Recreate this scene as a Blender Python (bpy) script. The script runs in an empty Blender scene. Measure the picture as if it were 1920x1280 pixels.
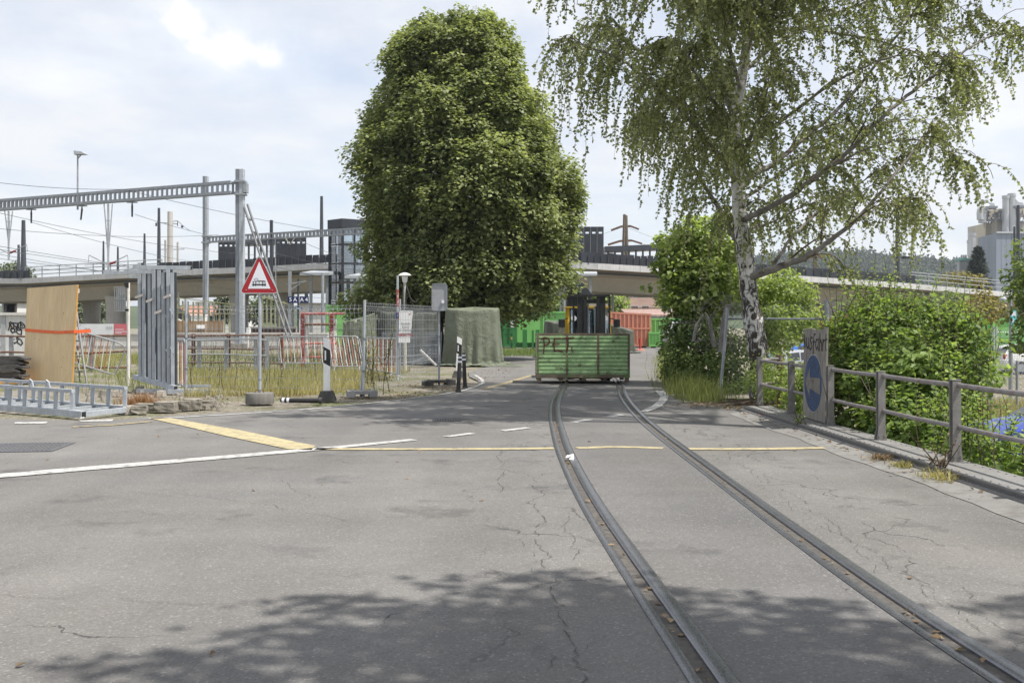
import bpy, bmesh, math, random
import numpy as np
from mathutils import Vector, Matrix
from mathutils.geometry import tessellate_polygon

random.seed(7)
rng = np.random.default_rng(11)
scene = bpy.context.scene
COL = scene.collection

# ------------------------------------------------------------------ camera, sky, sun, exposure
FPX, CAMH, CX, HZ = 1867.0, 1.4, 960.0, 612.0        # focal length in photo pixels, eye height, image centre, horizon row
cd = bpy.data.cameras.new("camera"); cam = bpy.data.objects.new("camera", cd); COL.objects.link(cam)
cam.location = (0, 0, CAMH); cam.rotation_euler = (math.radians(90), 0, 0)
cd.sensor_width = 36.0; cd.lens = 36.0 * FPX / 1920.0
cd.shift_y = -28.0 / 1920.0
cd.clip_start = 0.1; cd.clip_end = 6000
scene.camera = cam

SUN_DIR = Vector((0.48, -0.18, 1.0)).normalized()      # towards the sun
SUN_EL = math.asin(SUN_DIR.z); SUN_AZ = math.atan2(SUN_DIR.x, SUN_DIR.y)
ld = bpy.data.lights.new("sun", "SUN"); sun = bpy.data.objects.new("sun", ld); COL.objects.link(sun)
ld.energy = 4.3; ld.angle = math.radians(0.55); ld.color = (1.0, 0.955, 0.89)
sun.rotation_euler = (-SUN_DIR).to_track_quat('-Z', 'Y').to_euler()
sun.location = (30, 25, 80)

scene.view_settings.view_transform = 'Standard'
scene.view_settings.look = 'None'
scene.view_settings.gamma = 1.0
scene.view_settings.use_curve_mapping = False
scene.view_settings.exposure = 0.68
scene.cycles.max_bounces = 8
scene.cycles.transparent_max_bounces = 8
scene.cycles.use_denoising = True

world = bpy.data.worlds.new("World"); scene.world = world; world.use_nodes = True
def build_world():
    nt = world.node_tree; N = nt.nodes; L = nt.links
    N.clear()
    def nd(t, **k):
        n = N.new(t)
        for a, b in k.items(): setattr(n, a, b)
        return n
    def math_(op, a, b=None, c=None, clamp=False):
        n = nd('ShaderNodeMath', operation=op, use_clamp=clamp)
        for i, x in enumerate((a, b, c)):
            if x is None: continue
            if isinstance(x, (int, float)): n.inputs[i].default_value = x
            else: L.new(x, n.inputs[i])
        return n.outputs[0]
    out = nd('ShaderNodeOutputWorld')
    sky = nd('ShaderNodeTexSky'); sky.sky_type = 'NISHITA'; sky.sun_disc = False
    sky.sun_elevation = SUN_EL; sky.sun_rotation = SUN_AZ; sky.altitude = 300; sky.air_density = 1.0; sky.dust_density = 1.5
    bg1 = nd('ShaderNodeBackground'); bg1.inputs[1].default_value = 0.125
    L.new(sky.outputs[0], bg1.inputs[0])
    tc = nd('ShaderNodeTexCoord'); sep = nd('ShaderNodeSeparateXYZ'); L.new(tc.outputs['Generated'], sep.inputs[0])
    zz = math_('ADD', math_('MAXIMUM', sep.outputs[2], 0.0), 0.16)
    cx = math_('DIVIDE', sep.outputs[0], zz); cy = math_('DIVIDE', sep.outputs[1], zz)
    comb = nd('ShaderNodeCombineXYZ'); L.new(cx, comb.inputs[0]); L.new(cy, comb.inputs[1])
    n1 = nd('ShaderNodeTexNoise'); n1.inputs['Scale'].default_value = 0.95; n1.inputs['Detail'].default_value = 8; n1.inputs['Roughness'].default_value = 0.55
    L.new(comb.outputs[0], n1.inputs['Vector'])
    n2 = nd('ShaderNodeTexNoise'); n2.inputs['Scale'].default_value = 3.1; n2.inputs['Detail'].default_value = 7; n2.inputs['Roughness'].default_value = 0.6
    L.new(comb.outputs[0], n2.inputs['Vector'])
    # thin veil of cloud over the whole sky, thinner in patches
    veil = nd('ShaderNodeMapRange'); veil.inputs[1].default_value = 0.39; veil.inputs[2].default_value = 0.60
    veil.inputs[3].default_value = 0.60; veil.inputs[4].default_value = 0.97
    L.new(math_('ADD', math_('MULTIPLY', n1.outputs[0], 0.75), math_('MULTIPLY', n2.outputs[0], 0.25)), veil.inputs[0])
    # brightness of the cloud layer
    cr = nd('ShaderNodeValToRGB'); e = cr.color_ramp.elements
    e[0].position = 0.34; e[0].color = (0.52, 0.535, 0.585, 1); e[1].position = 0.58; e[1].color = (0.595, 0.605, 0.625, 1)
    L.new(math_('ADD', math_('MULTIPLY', n2.outputs[0], 0.6), math_('MULTIPLY', n1.outputs[0], 0.4)), cr.inputs[0])
    # two cumulus heaps, given by direction, ragged by noise
    n3 = nd('ShaderNodeTexNoise'); n3.inputs['Scale'].default_value = 11.0; n3.inputs['Detail'].default_value = 9; n3.inputs['Roughness'].default_value = 0.62
    L.new(tc.outputs['Generated'], n3.inputs['Vector'])
    total = None
    for (px, py, sx, sy, amp) in ((430, 92, 150, 62, 1.0), (345, 45, 80, 62, 1.0), (500, 108, 75, 45, .9), (130, 130, 110, 45, .5), (1060, 62, 28, 30, .7), (1850, 245, 60, 50, .5), (1760, 490, 50, 22, .7), (90, 430, 150, 50, .5)):
        d = Vector(((px - CX) / FPX, 1.0, (HZ - py) / FPX)).normalized()
        # elliptical distance in direction space
        dx = math_('MULTIPLY', math_('SUBTRACT', sep.outputs[0], d.x), FPX / sx)
        dz = math_('MULTIPLY', math_('SUBTRACT', sep.outputs[2], d.z), FPX / sy)
        front = math_('GREATER_THAN', sep.outputs[1], 0.0)
        r = math_('SQRT', math_('ADD', math_('MULTIPLY', dx, dx), math_('MULTIPLY', dz, dz)))
        v = math_('SUBTRACT', 1.45, r)
        v = math_('ADD', v, math_('MULTIPLY', math_('SUBTRACT', n3.outputs[0], 0.5), 2.3))
        v = math_('MULTIPLY', math_('MULTIPLY', v, 0.8, clamp=True), amp)
        v = math_('MULTIPLY', v, front)
        total = v if total is None else math_('MAXIMUM', total, v)
    mixc = nd('ShaderNodeMix', data_type='RGBA'); L.new(total, mixc.inputs[0]); L.new(cr.outputs[0], mixc.inputs[6])
    mixc.inputs[7].default_value = (0.72, 0.715, 0.705, 1)
    bg2 = nd('ShaderNodeBackground'); L.new(mixc.outputs[2], bg2.inputs[0]); bg2.inputs[1].default_value = 1.0
    mix = nd('ShaderNodeMixShader'); L.new(math_('MAXIMUM', veil.outputs[0], total), mix.inputs[0])
    L.new(bg1.outputs[0], mix.inputs[1]); L.new(bg2.outputs[0], mix.inputs[2]); L.new(mix.outputs[0], out.inputs[0])
build_world()

# ------------------------------------------------------------------ helpers
def G(px, py, z=0.0):
    """ground point (height z) seen at a photo pixel"""
    Y = (CAMH - z) * FPX / (py - HZ)
    return Vector(((px - CX) / FPX * Y, Y, z))
def At(px, py, Y):
    return Vector(((px - CX) / FPX * Y, Y, CAMH + (HZ - py) / FPX * Y))
def X_(px, Y): return (px - CX) / FPX * Y
def Z_(py, Y): return CAMH + (HZ - py) / FPX * Y

def wpos(o):
    p = Vector((0, 0, 0))
    while o is not None:
        p += o.location; o = o.parent
    return p

def tag(o, label=None, cat=None, group=None, kind=None):
    if label: o['label'] = label
    if cat: o['category'] = cat
    if group: o['group'] = group
    if kind: o['kind'] = kind
    return o

def thing(name, label, cat, loc=(0, 0, 0), rz=0.0, group=None):
    o = bpy.data.objects.new(name, None); COL.objects.link(o)
    o.empty_display_size = 0.2
    o.location = loc; o.rotation_euler = (0, 0, rz)
    return tag(o, label, cat, group)

def copy_tree(o, parent=None):
    c = o.copy(); COL.objects.link(c); c.parent = parent
    for ch in o.children: copy_tree(ch, c)
    return c

class MB:
    def __init__(s): s.v = []; s.f = []; s.mi = []
    def add(s, vs, fs, mi=0):
        b = len(s.v)
        s.v += [tuple(p) for p in vs]
        for f in fs: s.f.append(tuple(i + b for i in f)); s.mi.append(mi)
        return s
    def bx(s, x0, x1, y0, y1, z0, z1, mi=0):
        return s.add([(x0,y0,z0),(x1,y0,z0),(x1,y1,z0),(x0,y1,z0),(x0,y0,z1),(x1,y0,z1),(x1,y1,z1),(x0,y1,z1)],
                     [(0,3,2,1),(4,5,6,7),(0,1,5,4),(1,2,6,5),(2,3,7,6),(3,0,4,7)], mi)
    def frame(s, o, u, v, w, mi=0):
        """parallelepiped from corner o with edge vectors"""
        o, u, v, w = map(Vector, (o, u, v, w))
        if u.cross(v).dot(w) < 0: u, v = v, u
        P = [o, o+u, o+u+v, o+v, o+w, o+u+w, o+u+v+w, o+v+w]
        return s.add(P, [(0,3,2,1),(4,5,6,7),(0,1,5,4),(1,2,6,5),(2,3,7,6),(3,0,4,7)], mi)
    def bar(s, p, q, w, h=None, up=(0,0,1), mi=0):
        p, q = Vector(p), Vector(q); h = h or w
        d = (q - p).normalized(); up = Vector(up)
        if abs(d.dot(up)) > .98: up = Vector((0, 1, 0))
        sd = d.cross(up).normalized(); u2 = sd.cross(d).normalized()
        return s.frame(p - sd*w/2 - u2*h/2, sd*w, u2*h, q - p, mi)
    def tube(s, pts, r, n=8, cap=True, mi=0):
        pts = [Vector(p) for p in pts]; m = len(pts)
        rs = list(r) if hasattr(r, '__len__') else [r] * m
        d0 = (pts[1] - pts[0]).normalized()
        a = Vector((0, 0, 1)) if abs(d0.z) < .9 else Vector((1, 0, 0))
        nrm = d0.cross(a).normalized(); vs = []
        for i in range(m):
            d = (pts[min(i+1, m-1)] - pts[max(i-1, 0)]).normalized()
            nrm = (nrm - d * nrm.dot(d)); nrm = nrm.normalized() if nrm.length > 1e-6 else d.orthogonal().normalized()
            b = d.cross(nrm)
            for k in range(n):
                t = 2*math.pi*k/n
                vs.append(pts[i] + (nrm*math.cos(t) + b*math.sin(t)) * rs[i])
        fs = []
        for i in range(m-1):
            for k in range(n):
                k2 = (k+1) % n
                fs.append((i*n+k, i*n+k2, (i+1)*n+k2, (i+1)*n+k))
        if cap:
            fs.append(tuple(reversed(range(n)))); fs.append(tuple(range((m-1)*n, m*n)))
        return s.add(vs, fs, mi)
    def cyl(s, p, q, r0, r1=None, n=12, mi=0): return s.tube([p, q], [r0, r0 if r1 is None else r1], n, True, mi)
    def lathe(s, prof, c, n=16, mi=0):
        vs = []; fs = []; m = len(prof)
        for (r, z) in prof:
            for k in range(n):
                t = 2*math.pi*k/n; vs.append((c[0]+r*math.cos(t), c[1]+r*math.sin(t), c[2]+z))
        for i in range(m-1):
            for k in range(n):
                k2 = (k+1) % n; fs.append((i*n+k, i*n+k2, (i+1)*n+k2, (i+1)*n+k))
        fs.append(tuple(reversed(range(n)))); fs.append(tuple(range((m-1)*n, m*n)))
        return s.add(vs, fs, mi)
    def prism(s, poly, ext, mi=0):
        """polygon of 3D points extruded by vector ext"""
        P = [Vector(p) for p in poly]; e = Vector(ext); n = len(P)
        nn = Vector((0, 0, 0))
        for i in range(n): nn += (P[i] - P[0]).cross(P[(i+1) % n] - P[0])
        if nn.dot(e) < 0: P.reverse()
        vs = P + [p + e for p in P]
        fs = [tuple(reversed(range(n))), tuple(range(n, 2*n))] + [(i, (i+1) % n, (i+1) % n + n, i+n) for i in range(n)]
        return s.add(vs, fs, mi)
    def sheet(s, poly, mi=0):
        """flat (possibly concave) polygon of 3D points, triangulated, facing up"""
        P = [Vector(p) for p in poly]
        tris = tessellate_polygon([P]); out = []
        for t in tris:
            a, b, c = (P[i] for i in t)
            out.append(t if (b-a).cross(c-a).z > 0 else tuple(reversed(t)))
        return s.add(P, out, mi)

def put(name, mb, mat, parent=None, world=False, smooth=False, bevel=0.0, kind=None, label=None):
    """one mesh object; world=True: vertices are world coordinates (parents unrotated)"""
    me = bpy.data.meshes.new(name)
    v = np.array(mb.v, dtype=np.float64).reshape(-1, 3)
    loc = Vector((0, 0, 0))
    if parent is not None:
        if world: v = v - np.array(wpos(parent))
    else:
        lo, hi = v.min(0), v.max(0)
        loc = Vector(((lo[0]+hi[0])/2, (lo[1]+hi[1])/2, lo[2])); v = v - np.array(loc)
    me.from_pydata(v.tolist(), [], mb.f)
    mats = mat if isinstance(mat, (list, tuple)) else [mat]
    for m in mats: me.materials.append(m)
    if len(mats) > 1: me.polygons.foreach_set('material_index', mb.mi)
    if smooth:
        me.shade_smooth()
        me.set_sharp_from_angle(angle=math.radians(38))
    me.update()
    o = bpy.data.objects.new(name, me); COL.objects.link(o)
    o.location = loc
    if parent is not None: o.parent = parent
    if bevel:
        b = o.modifiers.new('bevel', 'BEVEL'); b.width = bevel; b.segments = 2; b.limit_method = 'ANGLE'
    if kind: o['kind'] = kind
    if label: o['label'] = label
    return o

def link_mesh(name, me, parent, loc=(0, 0, 0), rot=None, scale=None):
    o = bpy.data.objects.new(name, me); COL.objects.link(o); o.parent = parent; o.location = loc
    if rot is not None: o.rotation_euler = rot
    if scale is not None: o.scale = scale
    return o

def mesh_of(name, mb, mat, smooth=False):
    me = bpy.data.meshes.new(name); me.from_pydata(mb.v, [], mb.f)
    for m in (mat if isinstance(mat, (list, tuple)) else [mat]): me.materials.append(m)
    if isinstance(mat, (list, tuple)): me.polygons.foreach_set('material_index', mb.mi)
    if smooth: me.shade_smooth(); me.set_sharp_from_angle(angle=math.radians(38))
    me.update(); return me

def fast_mesh(name, v, f, mat, parent=None, var=None, kind=None, smooth=False, world=True):
    """numpy arrays: v (n,3), f (m,k)"""
    v = np.asarray(v, dtype=np.float64); loc = np.zeros(3)
    if parent is not None and world: v = v - np.array(wpos(parent))
    elif parent is None:
        lo, hi = v.min(0), v.max(0); loc = np.array([(lo[0]+hi[0])/2, (lo[1]+hi[1])/2, lo[2]]); v = v - loc
    me = bpy.data.meshes.new(name); m, k = f.shape
    me.vertices.add(len(v)); me.vertices.foreach_set('co', v.astype(np.float32).ravel())
    me.loops.add(m*k); me.loops.foreach_set('vertex_index', f.astype(np.int32).ravel())
    me.polygons.add(m); me.polygons.foreach_set('loop_start', np.arange(0, m*k, k, dtype=np.int32))
    if var is not None:
        at = me.attributes.new('v', 'FLOAT', 'FACE'); at.data.foreach_set('value', np.asarray(var, dtype=np.float32))
    me.materials.append(mat); me.update(calc_edges=True)
    if smooth: me.shade_smooth()
    o = bpy.data.objects.new(name, me); COL.objects.link(o); o.location = loc
    if parent is not None: o.parent = parent
    if kind: o['kind'] = kind
    return o

def unit(a): return a / np.maximum(np.linalg.norm(a, axis=1, keepdims=True), 1e-9)

def leaves(pos, nrm, dirs, length, width, fold=0.15):
    """diamond leaves folded along the midrib: verts, faces"""
    n = len(pos); nrm = unit(nrm); dirs = unit(dirs - nrm * (dirs*nrm).sum(1, keepdims=True)); side = np.cross(nrm, dirs)
    L = np.broadcast_to(np.asarray(length, float), (n,))[:, None]; W = np.broadcast_to(np.asarray(width, float), (n,))[:, None]
    v = np.empty((n, 4, 3)); v[:, 0] = pos; v[:, 2] = pos + dirs*L
    mid = pos + dirs*L*.42 + nrm*W*fold
    v[:, 1] = mid + side*W*.5; v[:, 3] = mid - side*W*.5
    b = np.arange(n)[:, None]*4
    f = np.concatenate([b + np.array([[0, 1, 2]]), b + np.array([[0, 2, 3]])], 1).reshape(-1, 3)
    return v.reshape(-1, 3), f

# ------------------------------------------------------------------ materials
def _nodes(name):
    m = bpy.data.materials.new(name); m.use_nodes = True
    nt = m.node_tree; nt.nodes.clear()
    return m, nt

class NB:
    """small node builder"""
    def __init__(s, nt): s.nt = nt; s.N = nt.nodes; s.L = nt.links
    def n(s, t, **k):
        x = s.N.new(t)
        for a, b in k.items(): setattr(x, a, b)
        return x
    def set(s, sock, val):
        if isinstance(val, bpy.types.NodeSocket): s.L.new(val, sock)
        elif isinstance(val, (tuple, list)) and len(val) == 3 and sock.type == 'RGBA': sock.default_value = (*val, 1)
        else: sock.default_value = val
    def math(s, op, a, b=None, c=None, clamp=False):
        x = s.n('ShaderNodeMath', operation=op, use_clamp=clamp)
        for i, q in enumerate((a, b, c)):
            if q is not None: s.set(x.inputs[i], q)
        return x.outputs[0]
    def mix(s, fac, a, b, mode='MIX'):
        x = s.n('ShaderNodeMix', data_type='RGBA', blend_type=mode)
        s.set(x.inputs[0], fac); s.set(x.inputs[6], a); s.set(x.inputs[7], b); return x.outputs[2]
    def noise(s, vec, scale, detail=4, rough=.55, dist=0.0):
        x = s.n('ShaderNodeTexNoise'); s.L.new(vec, x.inputs['Vector'])
        x.inputs['Scale'].default_value = scale; x.inputs['Detail'].default_value = detail; x.inputs['Roughness'].default_value = rough
        x.inputs['Distortion'].default_value = dist; return x.outputs[0]
    def vor(s, vec, scale, feature='F1', out=0):
        x = s.n('ShaderNodeTexVoronoi', feature=feature); s.L.new(vec, x.inputs['Vector']); x.inputs['Scale'].default_value = scale
        return x.outputs[out]
    def rng(s, v, a, b, c=0.0, d=1.0, smooth=False):
        x = s.n('ShaderNodeMapRange'); s.L.new(v, x.inputs[0])
        if smooth: x.interpolation_type = 'SMOOTHSTEP'
        for i, q in enumerate((a, b, c, d)): x.inputs[i+1].default_value = q
        return x.outputs[0]
    def mapping(s, vec, scale=(1, 1, 1), rot=(0, 0, 0), loc=(0, 0, 0)):
        x = s.n('ShaderNodeMapping'); s.L.new(vec, x.inputs[0]); x.inputs['Scale'].default_value = scale
        x.inputs['Rotation'].default_value = rot; x.inputs['Location'].default_value = loc; return x.outputs[0]
    def coord(s, which='Object'): return s.n('ShaderNodeTexCoord').outputs[which]
    def pos(s): return s.n('ShaderNodeNewGeometry').outputs['Position']
    def bump(s, h, dist=.01, strength=.5, normal=None):
        x = s.n('ShaderNodeBump'); s.L.new(h, x.inputs['Height']); x.inputs['Distance'].default_value = dist; x.inputs['Strength'].default_value = strength
        if normal is not None: s.L.new(normal, x.inputs['Normal'])
        return x.outputs[0]
    def principled(s, col, rough=.7, metal=0.0, spec=.5, normal=None):
        p = s.n('ShaderNodeBsdfPrincipled'); s.set(p.inputs['Base Color'], col); s.set(p.inputs['Roughness'], rough)
        s.set(p.inputs['Metallic'], metal); s.set(p.inputs['Specular IOR Level'], spec)
        if normal is not None: s.L.new(normal, p.inputs['Normal'])
        return p
    def out(s, sh):
        o = s.n('ShaderNodeOutputMaterial'); s.L.new(sh, o.inputs[0])

def mat(name, col, rough=.7, metal=0.0, var=.18, vs=2.5, fine=.10, fs=40, bump=.25, bs=60, col2=None, c2s=4.0, c2=(.55, .68), spec=.4, streak=0.0, rnd=0.0, detail=5):
    """weathered procedural paint/concrete/metal: two scales of colour noise, an optional second colour (rust, dirt) in patches, fine bump"""
    m, nt = _nodes(name); b = NB(nt); v = b.coord('Object')
    oi = b.n('ShaderNodeObjectInfo')
    vv = b.n('ShaderNodeVectorMath', operation='ADD'); b.L.new(v, vv.inputs[0])
    sc = b.n('ShaderNodeVectorMath', operation='SCALE'); cb = b.n('ShaderNodeCombineXYZ')
    for i in range(3): b.L.new(oi.outputs['Random'], cb.inputs[i])
    b.L.new(cb.outputs[0], sc.inputs[0]); sc.inputs['Scale'].default_value = 37.0; b.L.new(sc.outputs[0], vv.inputs[1]); v = vv.outputs[0]
    n1 = b.noise(v, vs, detail); n2 = b.noise(v, fs, 3)
    k = b.math('ADD', b.rng(n1, .3, .7, 1-var, 1+var), b.rng(n2, .3, .7, -fine, fine))
    if streak:
        k = b.math('MULTIPLY', k, b.rng(b.noise(b.mapping(v, (9, 9, .5)), 2.0, 3), .35, .65, 1-streak, 1+streak*.4))
    if rnd: k = b.math('MULTIPLY', k, b.rng(oi.outputs['Random'], 0, 1, 1-rnd, 1+rnd))
    base = b.mix(1.0, col, k, 'MULTIPLY')
    rg = b.rng(n2, .3, .7, max(.05, rough-.12), min(1, rough+.12)); mt = metal
    if col2:
        f = b.rng(b.math('ADD', b.math('MULTIPLY', b.noise(v, c2s, 8, .68), .8), b.math('MULTIPLY', n2, .2)), c2[0], c2[1])
        base = b.mix(f, base, b.mix(1.0, col2, b.rng(n2, .3, .7, .7, 1.3), 'MULTIPLY'))
        rg = b.math('ADD', rg, b.math('MULTIPLY', f, .3), clamp=True)
        if metal: mt = b.math('MULTIPLY', b.math('SUBTRACT', 1.0, f), metal)
    nrm = b.bump(b.noise(v, bs, 4), .006, bump) if bump else None
    b.out(b.principled(base, rg, mt, spec, nrm).outputs[0])
    return m

def leaf_mat(name, c0, c1, c2=None, trans=.35, rough=.5, clump=.6, cscale=1.2, spec=.35):
    """leaf: per-leaf colour variation from the face attribute v, slow clump variation, light shining through"""
    m, nt = _nodes(name); b = NB(nt)
    a = b.n('ShaderNodeAttribute', attribute_name='v')
    cl = b.noise(b.pos(), cscale, 3)
    f = b.math('ADD', b.math('MULTIPLY', a.outputs['Fac'], 1-clump*.5), b.math('MULTIPLY', b.rng(cl, .3, .7, -.5, .5), clamp=False, b=clump))
    cr = b.n('ShaderNodeValToRGB'); e = cr.color_ramp.elements
    e[0].position = .05; e[0].color = (*c0, 1); e[1].position = .8; e[1].color = (*c1, 1)
    if c2: x = e.new(.97); x.color = (*c2, 1)
    b.L.new(f, cr.inputs[0]); col = cr.outputs[0]
    p = b.principled(col, rough, 0, spec)
    t = b.n('ShaderNodeBsdfTranslucent'); tcol = b.mix(1.0, col, (1.5, 1.55, .85), 'MULTIPLY'); b.L.new(tcol, t.inputs[0])
    mx = b.n('ShaderNodeMixShader'); mx.inputs[0].default_value = trans
    b.L.new(p.outputs[0], mx.inputs[1]); b.L.new(t.outputs[0], mx.inputs[2]); b.out(mx.outputs[0])
    return m

def glass_mat(name, col=(.55, .65, .7), rough=.05, alpha=.35):
    m, nt = _nodes(name); b = NB(nt)
    t = b.n('ShaderNodeBsdfTransparent'); t.inputs[0].default_value = (*col, 1)
    g = b.n('ShaderNodeBsdfGlossy'); g.inputs['Roughness'].default_value = rough; g.inputs[0].default_value = (.9, .92, .95, 1)
    fr = b.n('ShaderNodeFresnel'); fr.inputs[0].default_value = 1.5
    f = b.math('ADD', b.math('MULTIPLY', fr.outputs[0], 1.0), alpha*.5, clamp=True)
    mx = b.n('ShaderNodeMixShader'); b.L.new(f, mx.inputs[0]); b.L.new(t.outputs[0], mx.inputs[1]); b.L.new(g.outputs[0], mx.inputs[2]); b.out(mx.outputs[0])
    return m

def asphalt_mat(name, base=(.147, .143, .137), dark=1.0, crack=True, tracks=True):
    m, nt = _nodes(name); b = NB(nt); P = b.pos()
    big = b.noise(P, .22, 5, .6); mid = b.noise(P, 1.3, 6, .6)
    k = b.math('MULTIPLY', b.rng(big, .3, .7, .88, 1.12), b.rng(mid, .25, .75, .90, 1.10))
    # long soft streaks left by wheels
    st = b.noise(b.mapping(P, (.9, .12, 1), (0, 0, .25)), 1.0, 4)
    k = b.math('MULTIPLY', k, b.rng(st, .35, .65, .89, 1.07))
    st2 = b.noise(b.mapping(P, (.10, .8, 1), (0, 0, -.12)), 1.0, 4)
    k = b.math('MULTIPLY', k, b.rng(st2, .35, .7, 1.05, .88))
    # stones in the binder
    vc = b.n('ShaderNodeTexVoronoi', feature='F1'); b.L.new(P, vc.inputs[0]); vc.inputs['Scale'].default_value = 95
    sp = b.n('ShaderNodeSeparateColor'); b.L.new(vc.outputs['Color'], sp.inputs[0])
    stone = b.rng(sp.outputs[0], .0, 1., .86, 1.14)
    lite = b.rng(sp.outputs[1], .93, .97, 0, 1)
    fine = b.rng(b.noise(P, 420, 2, .7), .3, .7, .80, 1.2)
    k = b.math('MULTIPLY', b.math('MULTIPLY', k, stone), fine)
    col = b.mix(1.0, tuple(c*dark for c in base), k, 'MULTIPLY')
    warm = b.mix(b.rng(b.noise(P, .5, 3), .4, .65, 0, .6), (1, 1, 1), (1.04, 1.0, .95))
    col = b.mix(1.0, col, warm, 'MULTIPLY')
    col = b.mix(b.math('MULTIPLY', lite, .30), col, (.36, .35, .33))
    # oil spots
    oil = b.rng(b.math('ADD', b.noise(P, .9, 6, .65), b.math('MULTIPLY', b.noise(P, 6, 3), .12)), .63, .74, 0, .5)
    col = b.mix(oil, col, (.045, .044, .045))
    h = b.math('ADD', b.math('MULTIPLY', vc.outputs['Distance'], -1.0), b.math('MULTIPLY', b.noise(P, 300, 3), .6))
    if crack:
        ds = b.n('ShaderNodeTexNoise'); b.L.new(P, ds.inputs[0]); ds.inputs['Scale'].default_value = 1.6; ds.inputs['Detail'].default_value = 7
        sc = b.n('ShaderNodeVectorMath', operation='SCALE'); b.L.new(ds.outputs['Color'], sc.inputs[0]); sc.inputs['Scale'].default_value = .9
        ad = b.n('ShaderNodeVectorMath', operation='ADD'); b.L.new(P, ad.inputs[0]); b.L.new(sc.outputs[0], ad.inputs[1])
        e1 = b.vor(ad.outputs[0], .33, 'DISTANCE_TO_EDGE')
        w = b.rng(b.noise(P, .8, 5), .52, .72, 0.0, .0026)
        c1 = b.math('LESS_THAN', e1, w)
        e2 = b.vor(b.mapping(ad.outputs[0], (1.0, .45, 1)), 1.5, 'DISTANCE_TO_EDGE')
        sx = b.n('ShaderNodeSeparateXYZ'); b.L.new(P, sx.inputs[0])
        zone = b.rng(b.math('ABSOLUTE', b.math('SUBTRACT', sx.outputs[0], .25)), .15, .55, 1, 0)     # beside the rails the surface is broken up
        zone2 = b.rng(b.math('ABSOLUTE', b.math('SUBTRACT', sx.outputs[0], 2.55)), .2, .5, 1, 0)
        zone = b.math('MAXIMUM', zone, zone2)
        zone = b.math('MULTIPLY', zone, b.rng(b.noise(P, 1.1, 4), .40, .55, 0, 1))
        c2 = b.math('MULTIPLY', b.math('LESS_THAN', e2, b.math('MULTIPLY', b.rng(b.noise(P, 3, 3), .3, .7, .002, .016), 1.0)), zone)
        cr = b.math('MAXIMUM', c1, c2)
        col = b.mix(b.math('MULTIPLY', cr, .75), col, (.035, .034, .033))
        h = b.math('SUBTRACT', h, b.math('MULTIPLY', cr, 2.0))
    nrm = b.bump(h, .004, .55)
    b.out(b.principled(col, b.rng(mid, .3, .7, .75, .92), 0, .3, nrm).outputs[0])
    return m
# ------------------------------------------------------------------ shared materials
M = {}
M['asphalt'] = asphalt_mat('asphalt')
M['asphalt_dark'] = asphalt_mat('asphalt_patch', base=(.132, .129, .126), tracks=False)
M['galv'] = mat('galvanised_steel', (.31, .33, .35), .5, .4, var=.16, vs=5, fine=.08, bump=.1, col2=(.22, .22, .22), c2s=6, c2=(.62, .75))
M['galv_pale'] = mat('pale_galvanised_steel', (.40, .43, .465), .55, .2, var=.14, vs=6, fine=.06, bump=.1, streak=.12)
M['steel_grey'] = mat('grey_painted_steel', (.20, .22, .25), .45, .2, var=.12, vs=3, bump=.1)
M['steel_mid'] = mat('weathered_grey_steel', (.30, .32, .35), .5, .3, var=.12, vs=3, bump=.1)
M['rail_steel'] = mat('worn_rail_steel', (.20, .20, .215), .33, .8, var=.12, vs=8, fine=.1, fs=120, bump=.12, bs=200)
M['rail_dark'] = mat('rail_groove_dirt', (.085, .078, .070), .95, 0, var=.3, vs=20, bump=.6, bs=90)
M['concrete'] = mat('concrete', (.40, .385, .36), .85, 0, var=.12, vs=.35, fine=.06, fs=6, bump=.2, bs=12, streak=.14, col2=(.28, .27, .25), c2s=.5, c2=(.56, .8))
M['concrete_rough'] = mat('rough_concrete', (.30, .285, .26), .9, 0, var=.2, vs=4, fine=.14, bump=.6, bs=40, col2=(.15, .14, .12), c2s=5, c2=(.52, .72))
M['concrete_gutter'] = mat('gutter_concrete', (.19, .185, .175), .9, 0, var=.14, vs=2, fine=.15, fs=90, bump=.4, bs=120, col2=(.11, .10, .09), c2s=3, c2=(.5, .7))
M['white_paint'] = mat('road_paint_white', (.42, .415, .40), .7, 0, var=.1, vs=4, fine=.12, fs=60, bump=.3, bs=150, col2=(.19, .185, .18), c2s=9, c2=(.49, .61))
M['yellow_paint'] = mat('road_paint_yellow', (.41, .35, .20), .75, 0, var=.12, vs=4, fine=.14, fs=60, bump=.3, bs=150, col2=(.20, .18, .13), c2s=8, c2=(.47, .62))
M['yellow_faint'] = mat('road_paint_yellow_worn', (.33, .27, .13), .8, 0, var=.14, vs=4, fine=.14, fs=60, bump=.3, bs=150, col2=(.16, .152, .14), c2s=8, c2=(.44, .56))
M['black_steel'] = mat('anthracite_panel', (.030, .034, .042), .45, .1, var=.15, vs=1.5, bump=.05, rnd=.18)
M['dark_steel'] = mat('dark_grey_steel', (.055, .062, .075), .45, .2, var=.12, vs=1.5, bump=.05)
M['rust'] = mat('rusty_steel', (.13, .065, .04), .85, .1, var=.3, vs=8, fine=.2, bump=.5, bs=80, col2=(.22, .20, .19), c2s=7, c2=(.5, .65))
M['white_plastic'] = mat('white_plastic', (.82, .82, .82), .4, 0, var=.05, vs=3, bump=.05, col2=(.45, .43, .38), c2s=5, c2=(.62, .85))
M['black_rubber'] = mat('black_rubber', (.028, .028, .030), .7, 0, var=.2, vs=6, bump=.3, bs=70)
M['recycled_black'] = mat('recycled_plastic_black', (.055, .053, .052), .75, 0, var=.25, vs=7, bump=.3, bs=60, col2=(.13, .12, .11), c2s=5, c2=(.5, .7))
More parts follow.
